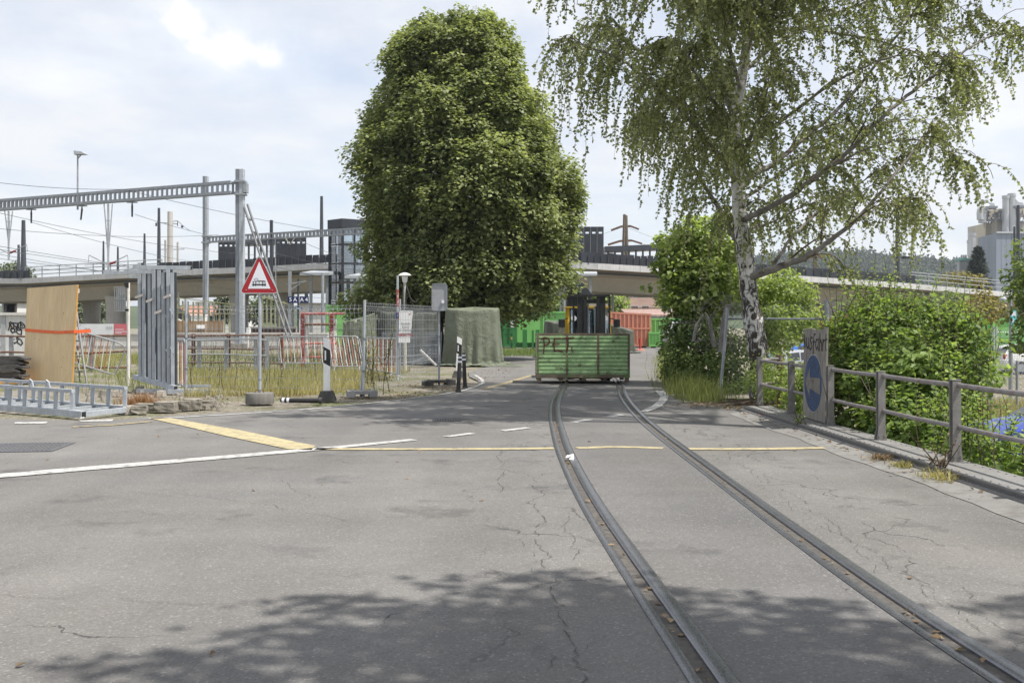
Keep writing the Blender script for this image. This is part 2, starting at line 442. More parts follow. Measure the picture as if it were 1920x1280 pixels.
M['red'] = mat('red_paint', (.42, .035, .028), .5, 0, var=.12, vs=5, bump=.1)
M['red_worn'] = mat('worn_red_paint', (.34, .08, .07), .6, 0, var=.2, vs=6, fine=.1, bump=.3, col2=(.50, .44, .42), c2s=9, c2=(.52, .58))
M['orange_bar'] = mat('faded_orange_red_paint', (.45, .16, .11), .6, 0, var=.15, vs=6, bump=.2)
M['white_bar'] = mat('chalky_white_paint', (.66, .64, .60), .6, 0, var=.12, vs=6, bump=.2, col2=(.35, .25, .2), c2s=8, c2=(.6, .75))
M['glass'] = glass_mat('glass')
M['dark_glass'] = mat('dark_window_glass', (.03, .035, .04), .08, 0, var=.05, bump=0, spec=.8)
M['black'] = mat('black_paint', (.02, .02, .02), .5, 0, var=.1, bump=.05)
M['blue'] = mat('traffic_blue', (.012, .055, .22), .45, 0, var=.15, vs=4, bump=.1)

# ------------------------------------------------------------------ ground
def terrain_z(x, y):
    xe = np.interp(y, [-60, 17, 24, 40, 66, 100], [4.46, 4.46, 6.5, 10, 16, 22])
    t = np.clip((x - xe)/.9, 0, 1); t = t*t*(3-2*t)
    s = np.clip((y - 72)/14, 0, 1); s = s*s*(3-2*s)
    rough = .03*np.sin(x*1.7+y*.6)*np.sin(y*1.3-x*.4)
    return -.03 - 1.2*t*(1-s) + rough*t

def build_ground():
    xs = np.unique(np.concatenate([np.linspace(-14, 14, 113), np.linspace(14, 45, 52), np.linspace(-60, -14, 47), np.linspace(45, 160, 24), np.linspace(-160, -60, 21), np.linspace(160, 3000, 20), np.linspace(-3000, -160, 20)]))
    ys = np.unique(np.concatenate([np.linspace(-40, 0, 30), np.linspace(0, 45, 136), np.linspace(45, 110, 66), np.linspace(110, 300, 20), np.linspace(300, 3600, 24), np.linspace(-600, -40, 10)]))
    XX, YY = np.meshgrid(xs, ys); ZZ = terrain_z(XX, YY)
    v = np.stack([XX.ravel(), YY.ravel(), ZZ.ravel()], 1)
    nx, ny = len(xs), len(ys); i = np.arange((ny-1)*nx).reshape(ny-1, nx)[:, :-1].ravel()
    f = np.stack([i, i+1, i+1+nx, i+nx], 1)
    m, nt = _nodes('ground_soil'); b = NB(nt); P = b.pos()
    n1 = b.noise(P, .45, 6, .62); n2 = b.noise(P, 7, 5, .65); n3 = b.noise(P, 60, 3, .7)
    col = b.mix(b.rng(n2, .35, .65), (.135, .115, .085), (.26, .235, .195))
    col = b.mix(b.rng(n1, .46, .62), col, (.105, .115, .045))
    col = b.mix(1.0, col, b.rng(n3, .3, .7, .6, 1.4), 'MULTIPLY')
    vc = b.n('ShaderNodeTexVoronoi'); b.L.new(P, vc.inputs[0]); vc.inputs['Scale'].default_value = 28
    sp = b.n('ShaderNodeSeparateColor'); b.L.new(vc.outputs['Color'], sp.inputs[0])
    col = b.mix(b.rng(sp.outputs[0], .8, .86, 0, .6), col, (.36, .34, .30))
    nrm = b.bump(b.math('ADD', n3, n2), .03, .7)
    b.out(b.principled(col, .95, 0, .2, nrm).outputs[0])
    return fast_mesh('ground', v, f, m, kind='structure', smooth=True)
build_ground()

def flat(name, pxs, mat_, z, kind='structure', ground=True):
    mb = MB(); mb.sheet([Vector((*G(*p).xy, z)) if len(p) == 2 else Vector(p) for p in pxs]); return put(name, mb, mat_, kind=kind)

KX = lambda Y: 3.99 - (Y - 7.75)*.0245           # left edge of the steel kerb
road_px = [(-260, 800), (-100, 789), (0, 785), (150, 788), (240, 786), (272, 781), (330, 779), (400, 775), (470, 771), (540, 767), (610, 762), (690, 755), (760, 747), (830, 738), (872, 730), (893, 722), (897, 714), (880, 706), (878, 697), (905, 689), (945, 683), (935, 674), (925, 664), (905, 656)]
road = [G(*p) for p in road_px] + [Vector((-8, 74, 0)), Vector((17, 74, 0)), G(1300, 652)] + [G(*p) for p in [(1262, 660), (1246, 672), (1234, 690), (1232, 705), (1238, 722), (1250, 738), (1272, 751), (1310, 760), (1360, 764), (1398, 764)]]
road += [Vector((KX(16)-.02, 16, 0)), Vector((KX(7)-.02, 7, 0)), Vector((KX(-8)-.02, -8, 0)), Vector((3.9, -14, 0)), Vector((-40, -14, 0)), Vector((-40, 11, 0))]
flat('road', [tuple(p) for p in road], M['asphalt'], 0.0)

# concrete gutter beside the steel kerb, tilted up towards it
mb = MB()
ys = [16.0 - .45*i for i in range(54)]
gw = lambda Y: .34 + .03*math.sin(Y*1.9) + .02*math.sin(Y*5.3+1)
for a, c in zip(ys[:-1], ys[1:]):
    mb.add([(KX(a)-gw(a), a, .005), (KX(a)+.01, a, .045), (KX(c)+.01, c, .045), (KX(c)-gw(c), c, .005)], [(3, 2, 1, 0)])
put('gutter', mb, M['concrete_gutter'], kind='structure')

# ------------------------------------------------------------------ tram rails in the road
def spline(pts, n=60):
    P = [Vector(p) for p in pts]; out = []
    P = [P[0]*2 - P[1]] + P + [P[-1]*2 - P[-2]]
    m = len(P) - 3
    for i in range(m):
        a, b, c, d = P[i:i+4]; k = max(2, n//m)
        for j in range(k):
            t = j/k
            out.append(.5*((2*b) + (c-a)*t + (2*a-5*b+4*c-d)*t*t + (3*b-a-3*c+d)*t**3))
    out.append(P[-2]); return out
railL = [(1.72, 33), (1.5, 28.5), (1.27, 24.2), (.97, 20.6), (.78, 18), (.665, 15.4), (.615, 13.2), (.59, 11.3), (.595, 9.8), (.612, 8.5), (.645, 7.3), (.685, 6.33), (.718, 5.58), (.75, 4.9), (.78, 4.28), (.80, 3.8), (.84, 2.5), (.86, 1)]
railR = [(3.1, 33), (2.88, 28.5), (2.62, 24.2), (2.29, 20.6), (2.11, 18), (1.99, 15.4), (1.935, 13.2), (1.92, 11.3), (1.917, 9.8), (1.913, 8.5), (1.91, 7.3), (1.914, 6.33), (1.92, 5.58), (1.935, 4.9), (1.96, 4.28), (1.985, 3.8), (2.03, 2.5), (2.06, 1)]
def rail(path, nm, label):
    c = [Vector((x, y, 0)) for x, y in path]; c = spline(c, 130)
    off = []
    for i, p in enumerate(c):
        d = (c[min(i+1, len(c)-1)] - c[max(i-1, 0)]).normalized(); off.append(Vector((-d.y, d.x, 0)) if d.y < 0 else Vector((d.y, -d.x, 0)))
    # off points to the right (+x)
    for i in range(len(off)):
        if off[i].x < 0: off[i] = -off[i]
    root = thing('tram_rail', label, 'rail', c[len(c)//2], group='tram rails in the road')
    def sweep(prof, name, mt, smooth=True):
        vs = []; n = len(prof); fs = []
        for p, o in zip(c, off):
            for (u, z) in prof: vs.append(p + o*u + Vector((0, 0, z)))
        for i in range(len(c)-1):
            for k in range(n-1): fs.append((i*n+k, i*n+k+1, (i+1)*n+k+1, (i+1)*n+k))
        mb = MB(); mb.add(vs, fs)
        o = put(name, mb, mt, root, world=True, smooth=smooth); return o
    sweep([(-.102, -.01), (-.1, .007), (-.093, .011), (-.058, .011), (-.05, .007), (-.048, -.03)], 'guard_rail', M['rail_steel'])
    sweep([(-.05, .0035), (.012, .0035)], 'groove', M['rail_dark'])
    sweep([(.008, -.02), (.010, .014), (.018, .022), (.030, .025), (.078, .024), (.088, .019), (.094, .008), (.098, -.01)], 'rail_head', M['rail_steel'])
    return c
cL = rail(railL, 'l', 'grooved steel tram rail on the left, curving under the green box')
cR = rail(railR, 'r', 'grooved steel tram rail on the right, nearer the bridge railing')

# darker asphalt laid along the track
mb = MB(); n = min(len(cL), len(cR))
for i in range(n-1):
    a, b_, c_, d_ = cL[i], cL[i+1], cR[i+1], cR[i]
    if a.y > 24.3: continue
    mb.add([(a.x+.1, a.y, .004), (d_.x-.105, d_.y, .004), (c_.x-.105, c_.y, .004), (b_.x+.1, b_.y, .004)], [(3, 2, 1, 0)])
put('track_bed', mb, M['asphalt_dark'], kind='structure')

# ------------------------------------------------------------------ road markings
def marking(pxs, m, z=.008): return flat('road_marking', pxs, m, z)
def line_px(pts, w, m, z=.008):
    """ground line through pixels, real width w metres"""
    c = [G(*p) for p in pts]; mb = MB(); L = []; R = []
    for i, p in enumerate(c):
        d = (c[min(i+1, len(c)-1)] - c[max(i-1, 0)]).normalized(); o = Vector((-d.y, d.x, 0))*w/2
        L.append(p+o); R.append(p-o)
    P = L + R[::-1]
    mb.sheet([Vector((p.x, p.y, z)) for p in P]); return put('road_marking', mb, m, kind='structure')
marking([(-200, 906), (0, 889), (180, 874), (380, 858), (540, 844.5), (640, 836), (770, 823.5), (783, 826), (640, 840.5), (540, 850), (380, 864), (180, 881), (0, 896.5), (-200, 915)], M['white_paint'])
line_px([(268, 786), (330, 783), (420, 778), (500, 773), (535, 771)], .10, M['white_paint'])
line_px([(560, 769), (640, 762), (740, 751), (820, 741), (868, 732.5), (893, 724.5), (906, 718), (903, 711), (890, 703)], .085, M['white_paint'])
marking([(28, 792), (90, 791), (86, 794.5), (27, 795)], M['white_paint'])
marking([(146, 788.5), (213, 786.5), (210, 790), (152, 791)], M['white_paint'])
for q in ([(830, 818.5), (880, 812), (893, 813.5), (842, 820)], [(937, 807), (985, 801.5), (997, 803), (948, 809)], [(1066, 791.5), (1098, 786), (1113, 787), (1082, 792.5)], [(1137, 780.5), (1160, 777), (1172, 778.5), (1150, 782)]):
    marking(q, M['white_paint'])
marking([(1198, 772), (1222, 762), (1236, 750), (1238, 743), (1228, 733), (1244, 732), (1254, 742), (1251, 751), (1238, 764), (1214, 772.5)], M['white_paint'])
marking([(275, 783.5), (318, 784), (450, 807), (592, 836.5), (584, 844), (540, 842.5), (420, 817), (340, 798)], M['yellow_paint'])
line_px([(592, 842), (700, 842.5), (850, 842.5), (960, 842), (1038, 841)], .16, M['yellow_paint'])
line_px([(1082, 840.5), (1140, 838.5), (1200, 839), (1243, 841)], .16, M['yellow_paint'])
line_px([(1286, 842), (1350, 842.5), (1450, 842), (1552, 840)], .17, M['yellow_paint'])
line_px([(136, 801), (210, 797), (282, 790.5)], .16, M['yellow_faint'])
line_px([(905, 730), (950, 718), (1000, 703)], .2, M['yellow_faint'])

# cracks and old seams in the asphalt
M['crack'] = mat('crack_dirt', (.062, .059, .055), .95, 0, var=.3, vs=8, bump=.3)
def crack(pts, w, seed):
    r = random.Random(seed); c = [G(*p) for p in pts]; P = []
    for a, b_ in zip(c[:-1], c[1:]):
        n = max(2, int((b_-a).length/.045)); d = (b_-a).normalized(); o = Vector((-d.y, d.x, 0))
        for i in range(n): P.append(a.lerp(b_, i/n) + o*r.gauss(0, .009) + o*.03*math.sin(i*.31+seed))
    mb = MB(); skip = 0
    for i, (a, b_) in enumerate(zip(P[:-1], P[1:])):
        if skip > 0: skip -= 1; continue
        if r.random() < .12: skip = r.randint(1, 6)
        d = (b_-a).normalized(); o = Vector((-d.y, d.x, 0)); w0, w1 = w*r.uniform(.10, .48), w*r.uniform(.10, .48)
        mb.add([a + o*w0, a - o*w0, b_ - o*w1 + d*.01, b_ + o*w1 + d*.01], [(0, 1, 2, 3)]); mb.v[-4:] = [(x, y, .0062) for x, y, z in mb.v[-4:]]
    put('road_crack', mb, M['crack'], kind='structure')
for i, (pts, w) in enumerate((([(0, 1116), (250, 1125), (480, 1135), (720, 1140), (960, 1150), (1050, 1142)], .0035), ([(1008, 945), (1015, 985), (1012, 1010), (1025, 1050), (1040, 1100), (1052, 1140), (1070, 1180), (1085, 1215), (1105, 1265), (1112, 1300)], .0060), ([(1052, 1142), (1000, 1148), (968, 1152)], .004), ([(935, 842), (941, 880), (935, 932)], .006), ([(1060, 960), (1067, 1000), (1076, 1030), (1070, 1052)], .004), ([(1360, 855), (1430, 897), (1500, 938), (1560, 985), (1640, 1040), (1700, 1085), (1780, 1140), (1865, 1195)], .0045), ([(1545, 980), (1600, 1022), (1645, 1055), (1648, 1078)], .004), ([(250, 921), (420, 935), (520, 950), (690, 985)], .004), ([(1030, 1200), (1045, 1240), (1040, 1275)], .004), ([(1090, 1215), (1120, 1200), (1150, 1190)], .003), ([(520, 900), (590, 935)], .004), ([(1420, 900), (1500, 960), (1585, 1010), (1690, 1045)], .003), ([(1640, 1055), (1720, 1075), (1800, 1100), (1900, 1165)], .004), ([(700, 920), (930, 905)], .003), ([(985, 1010), (1000, 1060), (1010, 1100)], .003))): crack(pts, w, i+3)

# ------------------------------------------------------------------ drain covers
def drain(c, w, d, rz, label, nb):
    root = thing('drain_cover', label, 'drain cover', (c.x, c.y, .004), rz)
    fr = MB(); t = .035
    for a in (MB().bx, ): pass
    fr.bx(-w/2, w/2, -d/2, -d/2+t, 0, .006); fr.bx(-w/2, w/2, d/2-t, d/2, 0, .006); fr.bx(-w/2, -w/2+t, -d/2+t, d/2-t, 0, .006); fr.bx(w/2-t, w/2, -d/2+t, d/2-t, 0, .006)
    put('frame', fr, M['rail_steel'], root)
    put('pit', MB().bx(-w/2+t, w/2-t, -d/2+t, d/2-t, -.002, .001), M['rail_dark'], root)
    bars = MB()
    for i in range(nb):
        x = -w/2 + t + (w-2*t)*(i+.5)/nb; bars.bx(x-.012, x+.012, -d/2+t, d/2-t, .0012, .005)
    put('grate_bar', bars, M['rail_steel'], root, kind='stuff')
drain(G(838, 787.5), .42, .42, .1, 'small iron drain grate in the tree shade on the road', 9)
drain(G(48, 839), .85, .85, .12, 'large square iron manhole cover beside the white line', 16)

# ------------------------------------------------------------------ bridge kerb (riveted steel) 
def build_kerb():
    root = thing('bridge_kerb', 'riveted grey steel kerb girder carrying the bridge railing', 'kerb', (4.2, 10, 0)); root['kind'] = 'structure'
    P = lambda Y, u, z: (KX(Y) + u, Y, z)
    y0, y1 = 16.3, -8.0
    def seg(u0, u1, z0, z1, name, m):
        ys_ = np.linspace(y0, y1, 12); mb = MB()
        for a, c in zip(ys_[:-1], ys_[1:]):
            mb.add([P(a,u0,z0),P(a,u1,z0),P(c,u1,z0),P(c,u0,z0),P(a,u0,z1),P(a,u1,z1),P(c,u1,z1),P(c,u0,z1)], [(4,5,6,7)[::-1],(0,4,7,3)[::-1],(1,2,6,5)[::-1],(0,1,5,4),(3,7,6,2)])
        return put(name, mb, m, root, world=True)
    seg(.0, .46, .084, .10, 'top_plate', M['kerb_steel'])
    seg(.025, .44, -1.4, .084, 'web', M['kerb_steel'])
    seg(-.05, .022, -.02, .052, 'angle', M['kerb_steel'])
    rv = MB()
    for k in range(170):
        Y = 16.2 - k*.14
        for u in (.05, .40):
            rv.lathe([(.013, 0), (.012, .006), (.007, .010)], P(Y, u, .1), 7)
        rv.lathe([(.011, 0), (.006, .008)], P(Y+.07, -.02, .052), 6)
    put('rivet', rv, M['kerb_steel'], root, world=True, kind='stuff')
M['kerb_steel'] = mat('weathered_kerb_steel', (.215, .21, .205), .62, .25, var=.14, vs=4, fine=.1, bump=.3, bs=70, col2=(.13, .115, .10), c2s=4, c2=(.52, .72))
build_kerb()

def build_railing():
    ms = mat('weathered_railing_steel', (.235, .225, .215), .58, .3, var=.16, vs=6, fine=.1, bump=.3, col2=(.15, .10, .075), c2s=7, c2=(.55, .72))
    mr = mat('railing_pipe_steel', (.25, .235, .23), .5, .4, var=.16, vs=6, fine=.1, bump=.25, col2=(.16, .10, .08), c2s=9, c2=(.50, .68))
    root = thing('bridge_railing', 'grey steel bridge railing with two pipes on riveted kerb', 'railing', (4.25, 11, .1))
    PX = lambda Y: 4.275 - (Y - 9.6)*.0205
    Ys = [16.6, 14.84, 13.15, 11.44, 9.6, 7.8, 6.0, 4.2]
    pm = MB()
    pm.bx(-.012, .012, -.032, .032, 0, .78)                      # web across the road
    pm.bx(-.040, .040, .032, .042, .1, .775)                    # flange, far side
    pm.prism([(-.06, .042, 0), (.06, .042, 0), (.045, .042, .1), (-.045, .042, .1)], (0, .012, 0))
    pm.prism([(-.056, -.045, .0), (.056, -.045, .0), (.042, -.045, .13), (-.042, -.045, .13)], (0, .012, 0))
    pm.bx(-.040, .040, -.043, -.033, .13, .775)
    pm.bx(-.042, .042, -.045, .044, .78, .790)
    me = mesh_of('post', pm, ms)
    bolt = mesh_of('bolt', MB().cyl((0, -.044, 0), (0, -.058, 0), .014, n=6), ms)
    for Y in Ys:
        p = link_mesh('post', me, root, (PX(Y) - 4.25, Y - 11, 0), (random.uniform(-.012, .012), random.uniform(-.01, .01), 0))
        link_mesh('bolt', bolt, p, (-.03, 0, .05)); link_mesh('bolt', bolt, p, (.03, 0, .05))
    for z, r in ((.735, .026), (.335, .024)):
        for a, c in zip(Ys[:-1], Ys[1:]):
            k = random.uniform(-.006, .006)
            put('pipe', MB().tube([(PX(a)-4.25+.02, a-11, z), ((PX(a)+PX(c))/2-4.25+.02+k, (a+c)/2-11, z-.006), (PX(c)-4.25+.02, c-11, z)], r, 9, True), mr, root, smooth=True)
    # return rails to a dark timber post beside the birch
    e = Vector((PX(16.6)-4.25, 5.6, 0))
    for z in (.735, .335): put('pipe', MB().tube([e + Vector((0, 0, z)), e + Vector((.38, .25, z+.02))], .022, 8), mr, root, smooth=True)
    put('end_post', MB().tube([e + Vector((.4, .27, -.35)), e + Vector((.4, .27, .82))], .05, 8), M['rust'], root, smooth=True)
build_railing()

# ------------------------------------------------------------------ viaduct
VP = [(-330, 534, 118), (-150, 528, 112), (0, 522, 106), (40, 522, 104), (110, 518, 102), (240, 511, 99), (360, 505, 97), (480, 500, 95), (617, 492.5, 92), (760, 490, 90), (900, 489, 89), (1090, 492, 88), (1260, 502, 90), (1400, 510, 93), (1500, 517, 96), (1690, 530, 102), (1830, 542, 108), (1990, 556, 116), (2300, 580, 130)]
VW = [At(*p) for p in VP]
def vpt(px, d=0.0, dz=0.0):
    """a point on the viaduct's front edge at the photo column px, d metres further back, dz above the deck"""
    xs_ = [p[0] for p in VP]; i = max(0, min(len(VP)-2, int(np.searchsorted(xs_, px)) - 1))
    t = (px - xs_[i])/(xs_[i+1] - xs_[i]); p = VW[i].lerp(VW[i+1], t)
    u = (VW[i+1] - VW[i]); nrm = Vector((-u.y, u.x, 0)).normalized()
    return p + nrm*d + Vector((0, 0, dz))
def build_viaduct():
    root = thing('viaduct', 'long pale concrete viaduct crossing behind the trees', 'viaduct', (0, 95, 0))
    pxs = list(range(-320, 2280, 40))
    def sweep(prof, name, m, closed=False):
        vs = []; fs = []; n = len(prof)
        for px in pxs:
            for (d, z) in prof: vs.append(vpt(px, d, z))
        for i in range(len(pxs)-1):
            for k in range(n if closed else n-1):
                k2 = (k+1) % n; fs.append((i*n+k, (i+1)*n+k, (i+1)*n+k2, i*n+k2))
        mb = MB(); mb.add(vs, fs); return put(name, mb, m, root, world=True)
    mc = mat('viaduct_concrete', (.52, .52, .515), .85, 0, var=.08, vs=.12, fine=.05, fs=3, bump=.15, bs=4, streak=.16, rnd=.06, col2=(.36, .35, .33), c2s=.6, c2=(.54, .75))
    mg = mat('viaduct_girder_concrete', (.44, .41, .355), .85, 0, var=.10, vs=.15, fine=.05, fs=3, bump=.2, bs=4, streak=.16)
    fp = [(.35, 0), (0, 0), (0, -.54), (.3, -.54), (.3, -.40), (.35, -.40)]; n = len(fp)
    for p0, p1 in zip(pxs[:-1], pxs[1:]):                        # precast fascia pieces with open joints
        j = .22; vs = [vpt(px, d, z) for px in (p0+j, p1-j) for (d, z) in fp]
        mb = MB().add(vs, [(k, n+k, n+(k+1) % n, (k+1) % n) for k in range(n)] + [tuple(range(n)), tuple(range(2*n-1, n-1, -1))])
        put('fascia', mb, mc, root, world=True)
    sweep([(11.9, -.06), (.352, -.06), (.352, -.38), (.9, -.5), (2.0, -.62), (11.9, -.62)], 'deck', mg, True)
    sweep([(1.9, -.622), (1.9, -.95), (2.6, -1.05), (3.6, -2.35), (8.6, -2.35), (10.2, -.9), (10.2, -.622)], 'girder', mg, True)
    sweep([(1.2, -.70), (1.2, -.86), (1.45, -.86), (1.45, -.70)], 'dark_soffit_strip', M['dark_steel'], True)  # dark strip running below the overhang
    sweep([(12.25, .0), (11.9, 0), (11.9, -.62), (12.25, -.62)], 'rear_fascia', mc, True)
    # pillars
    for (px, d, r) in ((217, 4.0, .98), (172, 14.0, .95), (-60, 6, .95), (448, 6.0, .95), (535, 9.0, .85), (672, 6, .95), (860, 6, .95), (1560, 6, .95), (1765, 6, .95), (1980, 6, .95)):
        p = vpt(px, d); mb = MB(); x = X_(px, p.y); h = p.z - 2.3
        mb.lathe([(r, -.1), (r, h-.5), (r*1.15, h+.1)], (x, p.y, 0), 24); put('pillar', mb, M['concrete'], root, world=True, smooth=True)
    # dark guard panels along the front edge
    def panels(x0, x1, h, step=12.5):
        px = x0
        while px < x1:
            a, c = vpt(px, .12), vpt(px+step*.93, .12); u = c - a
            h2 = h*random.uniform(.94, 1.04); t = random.uniform(-.05, .05)
            mb = MB(); mb.prism([a + Vector((0, 0, .04)), c + Vector((0, 0, .04)), c + Vector((0, t, h2)), a + Vector((0, t, h2))], (0, .07, 0))
            put('guard_panel', mb, M['black_steel'], root, world=True)
            put('panel_post', MB().bar(a + Vector((-.04, -.06, -.1)), a + Vector((-.04, -.06, h2*.75)), .08), M['dark_steel'], root, world=True)
            px += step
    panels(298, 660, .82); panels(1080, 1240, .95, 12.2); panels(1250, 1706, .88, 14.6); panels(-20, 46, .85)
    # pipe handrails at both ends
    for (x0, x1, hs) in ((44, 302, (.35, .75, 1.15)), (1708, 1985, (.45, .9, 1.2))):
        st = list(np.linspace(x0, x1, 9))
        for h in hs: put('handrail', MB().tube([vpt(x, .2, h) for x in st], .05, 6), M['galv'], root, world=True, smooth=True)
        for x in st: put('handrail_post', MB().bar(vpt(x, .2, 0), vpt(x, .2, hs[-1]), .07), M['galv'], root, world=True)
build_viaduct()

def screen_wall(x0, x1, ytop, d, n, label, base=0.0, slot=True):
    """tall dark panels standing on the viaduct deck, each with a light slot near its top"""
    p0 = vpt((x0+x1)/2, d); Yd = p0.y
    root = thing('screen_wall', label, 'screen wall', (X_((x0+x1)/2, Yd), Yd, p0.z), group='tall dark screens on the viaduct')
    a = Vector((X_(x0, Yd), Yd, p0.z)); c = Vector((X_(x1, Yd), Yd, p0.z)); w = (c.x - a.x)/n
    for i in range(n):
        h = Z_(ytop, Yd) - p0.z; x = a.x + w*i
        mb = MB(); sl = h - .66; sh = .17
        if slot:
            mb.bx(x+.008, x+w-.008, Yd, Yd+.12, p0.z+base, p0.z+sl); mb.bx(x+.008, x+w*.24, Yd, Yd+.12, p0.z+sl, p0.z+sl+sh); mb.bx(x+w*.76, x+w-.008, Yd, Yd+.12, p0.z+sl, p0.z+sl+sh); mb.bx(x+.008, x+w-.008, Yd, Yd+.12, p0.z+sl+sh, p0.z+h)
        else: mb.bx(x+.008, x+w-.008, Yd, Yd+.12, p0.z+base, p0.z+h)
        put('panel', mb, M['black_steel'], root, world=True)
    return root
screen_wall(409, 447, 450, 7, 4, 'dark slotted screen wall on the viaduct just left of the tram warning sign')
screen_wall(517, 574, 444, 7, 6, 'wide dark slotted screen on the viaduct between warning sign and glass tower')
screen_wall(1070, 1132, 425, 7, 5, 'tallest dark slotted screen on the viaduct right of the round tree')
def shelter(x0, x1, yt0, yt1, d, npost, label):
    p0 = vpt((x0+x1)/2, d); Yd = p0.y
    root = thing('platform_shelter', label, 'shelter', (X_((x0+x1)/2, Yd), Yd, p0.z), group='open shelters on the viaduct')
    A, B = At(x0, yt0, Yd), At(x1, yt1, Yd)
    mb = MB(); mb.prism([A, B, B - Vector((0, 0, .5)), A - Vector((0, 0, .5))], (0, 2.2, 0)); put('roof', mb, M['dark_steel'], root, world=True)
    for i in range(npost):
        t = (i+.5)/npost; P = A.lerp(B, t); put('post', MB().bar((P.x, Yd+.3, p0.z), (P.x, Yd+.3, P.z-.5), .17), M['dark_steel'], root, world=True)
    put('bench_wall', MB().bx(A.x, B.x, Yd+2.0, Yd+2.1, p0.z, p0.z+1.25), M['black_steel'], root, world=True)
shelter(448, 516, 450, 447, 7, 6, 'open dark shelter between the two screen walls behind the warning sign')
shelter(1134, 1252, 462, 457, 7, 9, 'long open dark shelter right of the tallest screen on the viaduct')

def lamp_mast(px, ytop, d, r, label, heads=0):
    p = vpt(px, d); x = X_(px, p.y); h = Z_(ytop, p.y)
    root = thing('tapered_mast', label, 'mast', (x, p.y, p.z-.05), group='tapered dark masts on the viaduct')
    L = h - p.z + .05
    put('pole', MB().tube([(0, 0, 0), (0, 0, L)], [r, r*.62], 10), M['dark_steel'], root, smooth=True)
    put('foot_plate', MB().bx(-r*1.7, r*1.7, -r*1.7, r*1.7, -.02, .05), M['steel_grey'], root)
    for k in range(heads):
        mb = MB(); mb.bar((r*.5, 0, L*.30), (r*.5+.55+.4*k, 0, L*.30+.03), .06); mb.bx(r+.3+.5*k, r+.6+.5*k, -.2, .2, L*.30-.12, L*.30+.16); put('spotlight', mb, M['black_steel'], root)
    return root
for (px, yt, d, r, lab, hd) in ((44, 413, .6, .30, 'tallest tapered dark mast at the far left of the viaduct', 0), (35, 459, 8, .2, 'short dark mast just left of the tallest mast at far left', 0), (194, 452, .6, .13, 'thin dark mast beside the long triangular hanger', 0), (221, 463, .6, .13, 'short thin dark mast to the right of the triangular hanger', 0), (271, 438, .6, .15, 'dark tapered mast above the leaning steel frames', 0), (298, 390, .6, .2, 'tall dark mast next to the concrete pole above the steel frames', 0), (603, 368, 5, .22, 'tall dark mast just left of the glass lift tower', 0), (1683, 372, .9, .26, 'dark mast with two spotlights where the guard panels end', 2), (1902, 425, 5, .2, 'shorter dark mast before the grey clad factory', 0), (1909, 385, .6, .27, 'taller dark mast before the grey clad factory', 0)):
    lamp_mast(px, yt, d, r, lab, hd)
# ------------------------------------------------------------------ lettering and strokes
def text_mesh(name, s, size, m, parent, loc, rot=(math.pi/2, 0, 0), ext=.002, sx=1.0, bold=0.0):
    cu = bpy.data.curves.new(name, 'FONT'); cu.body = s; cu.size = size; cu.extrude = ext; cu.align_x = 'CENTER'; cu.align_y = 'CENTER'; cu.offset = bold; cu.resolution_u = 3
    t = bpy.data.objects.new(name + '_tmp', cu); COL.objects.link(t)
    me = bpy.data.meshes.new_from_object(t.evaluated_get(bpy.context.evaluated_depsgraph_get()))
    bpy.data.objects.remove(t); bpy.data.curves.remove(cu)
    me.materials.clear(); me.materials.append(m)
    o = bpy.data.objects.new(name, me); COL.objects.link(o); o.parent = parent; o.location = loc; o.rotation_euler = rot; o.scale = (sx, 1, 1)
    return o
def strokes(mb, lines, o, ux, uy, w, t=.002):
    """brush strokes: polylines in the (ux,uy) plane from origin o"""
    o, ux, uy = Vector(o), Vector(ux), Vector(uy); n = ux.cross(uy).normalized()
    for ln in lines:
        for a, b in zip(ln[:-1], ln[1:]):
            p, q = o + ux*a[0] + uy*a[1], o + ux*b[0] + uy*b[1]
            d = (q-p).normalized(); p2, q2 = p - d*w*.3, q + d*w*.3
            s = n.cross(d)*w*.5*random.uniform(.8, 1.15)
            mb.frame(p2 - s, s*2, q2-p2, n*t*random.uniform(.8, 1.3))

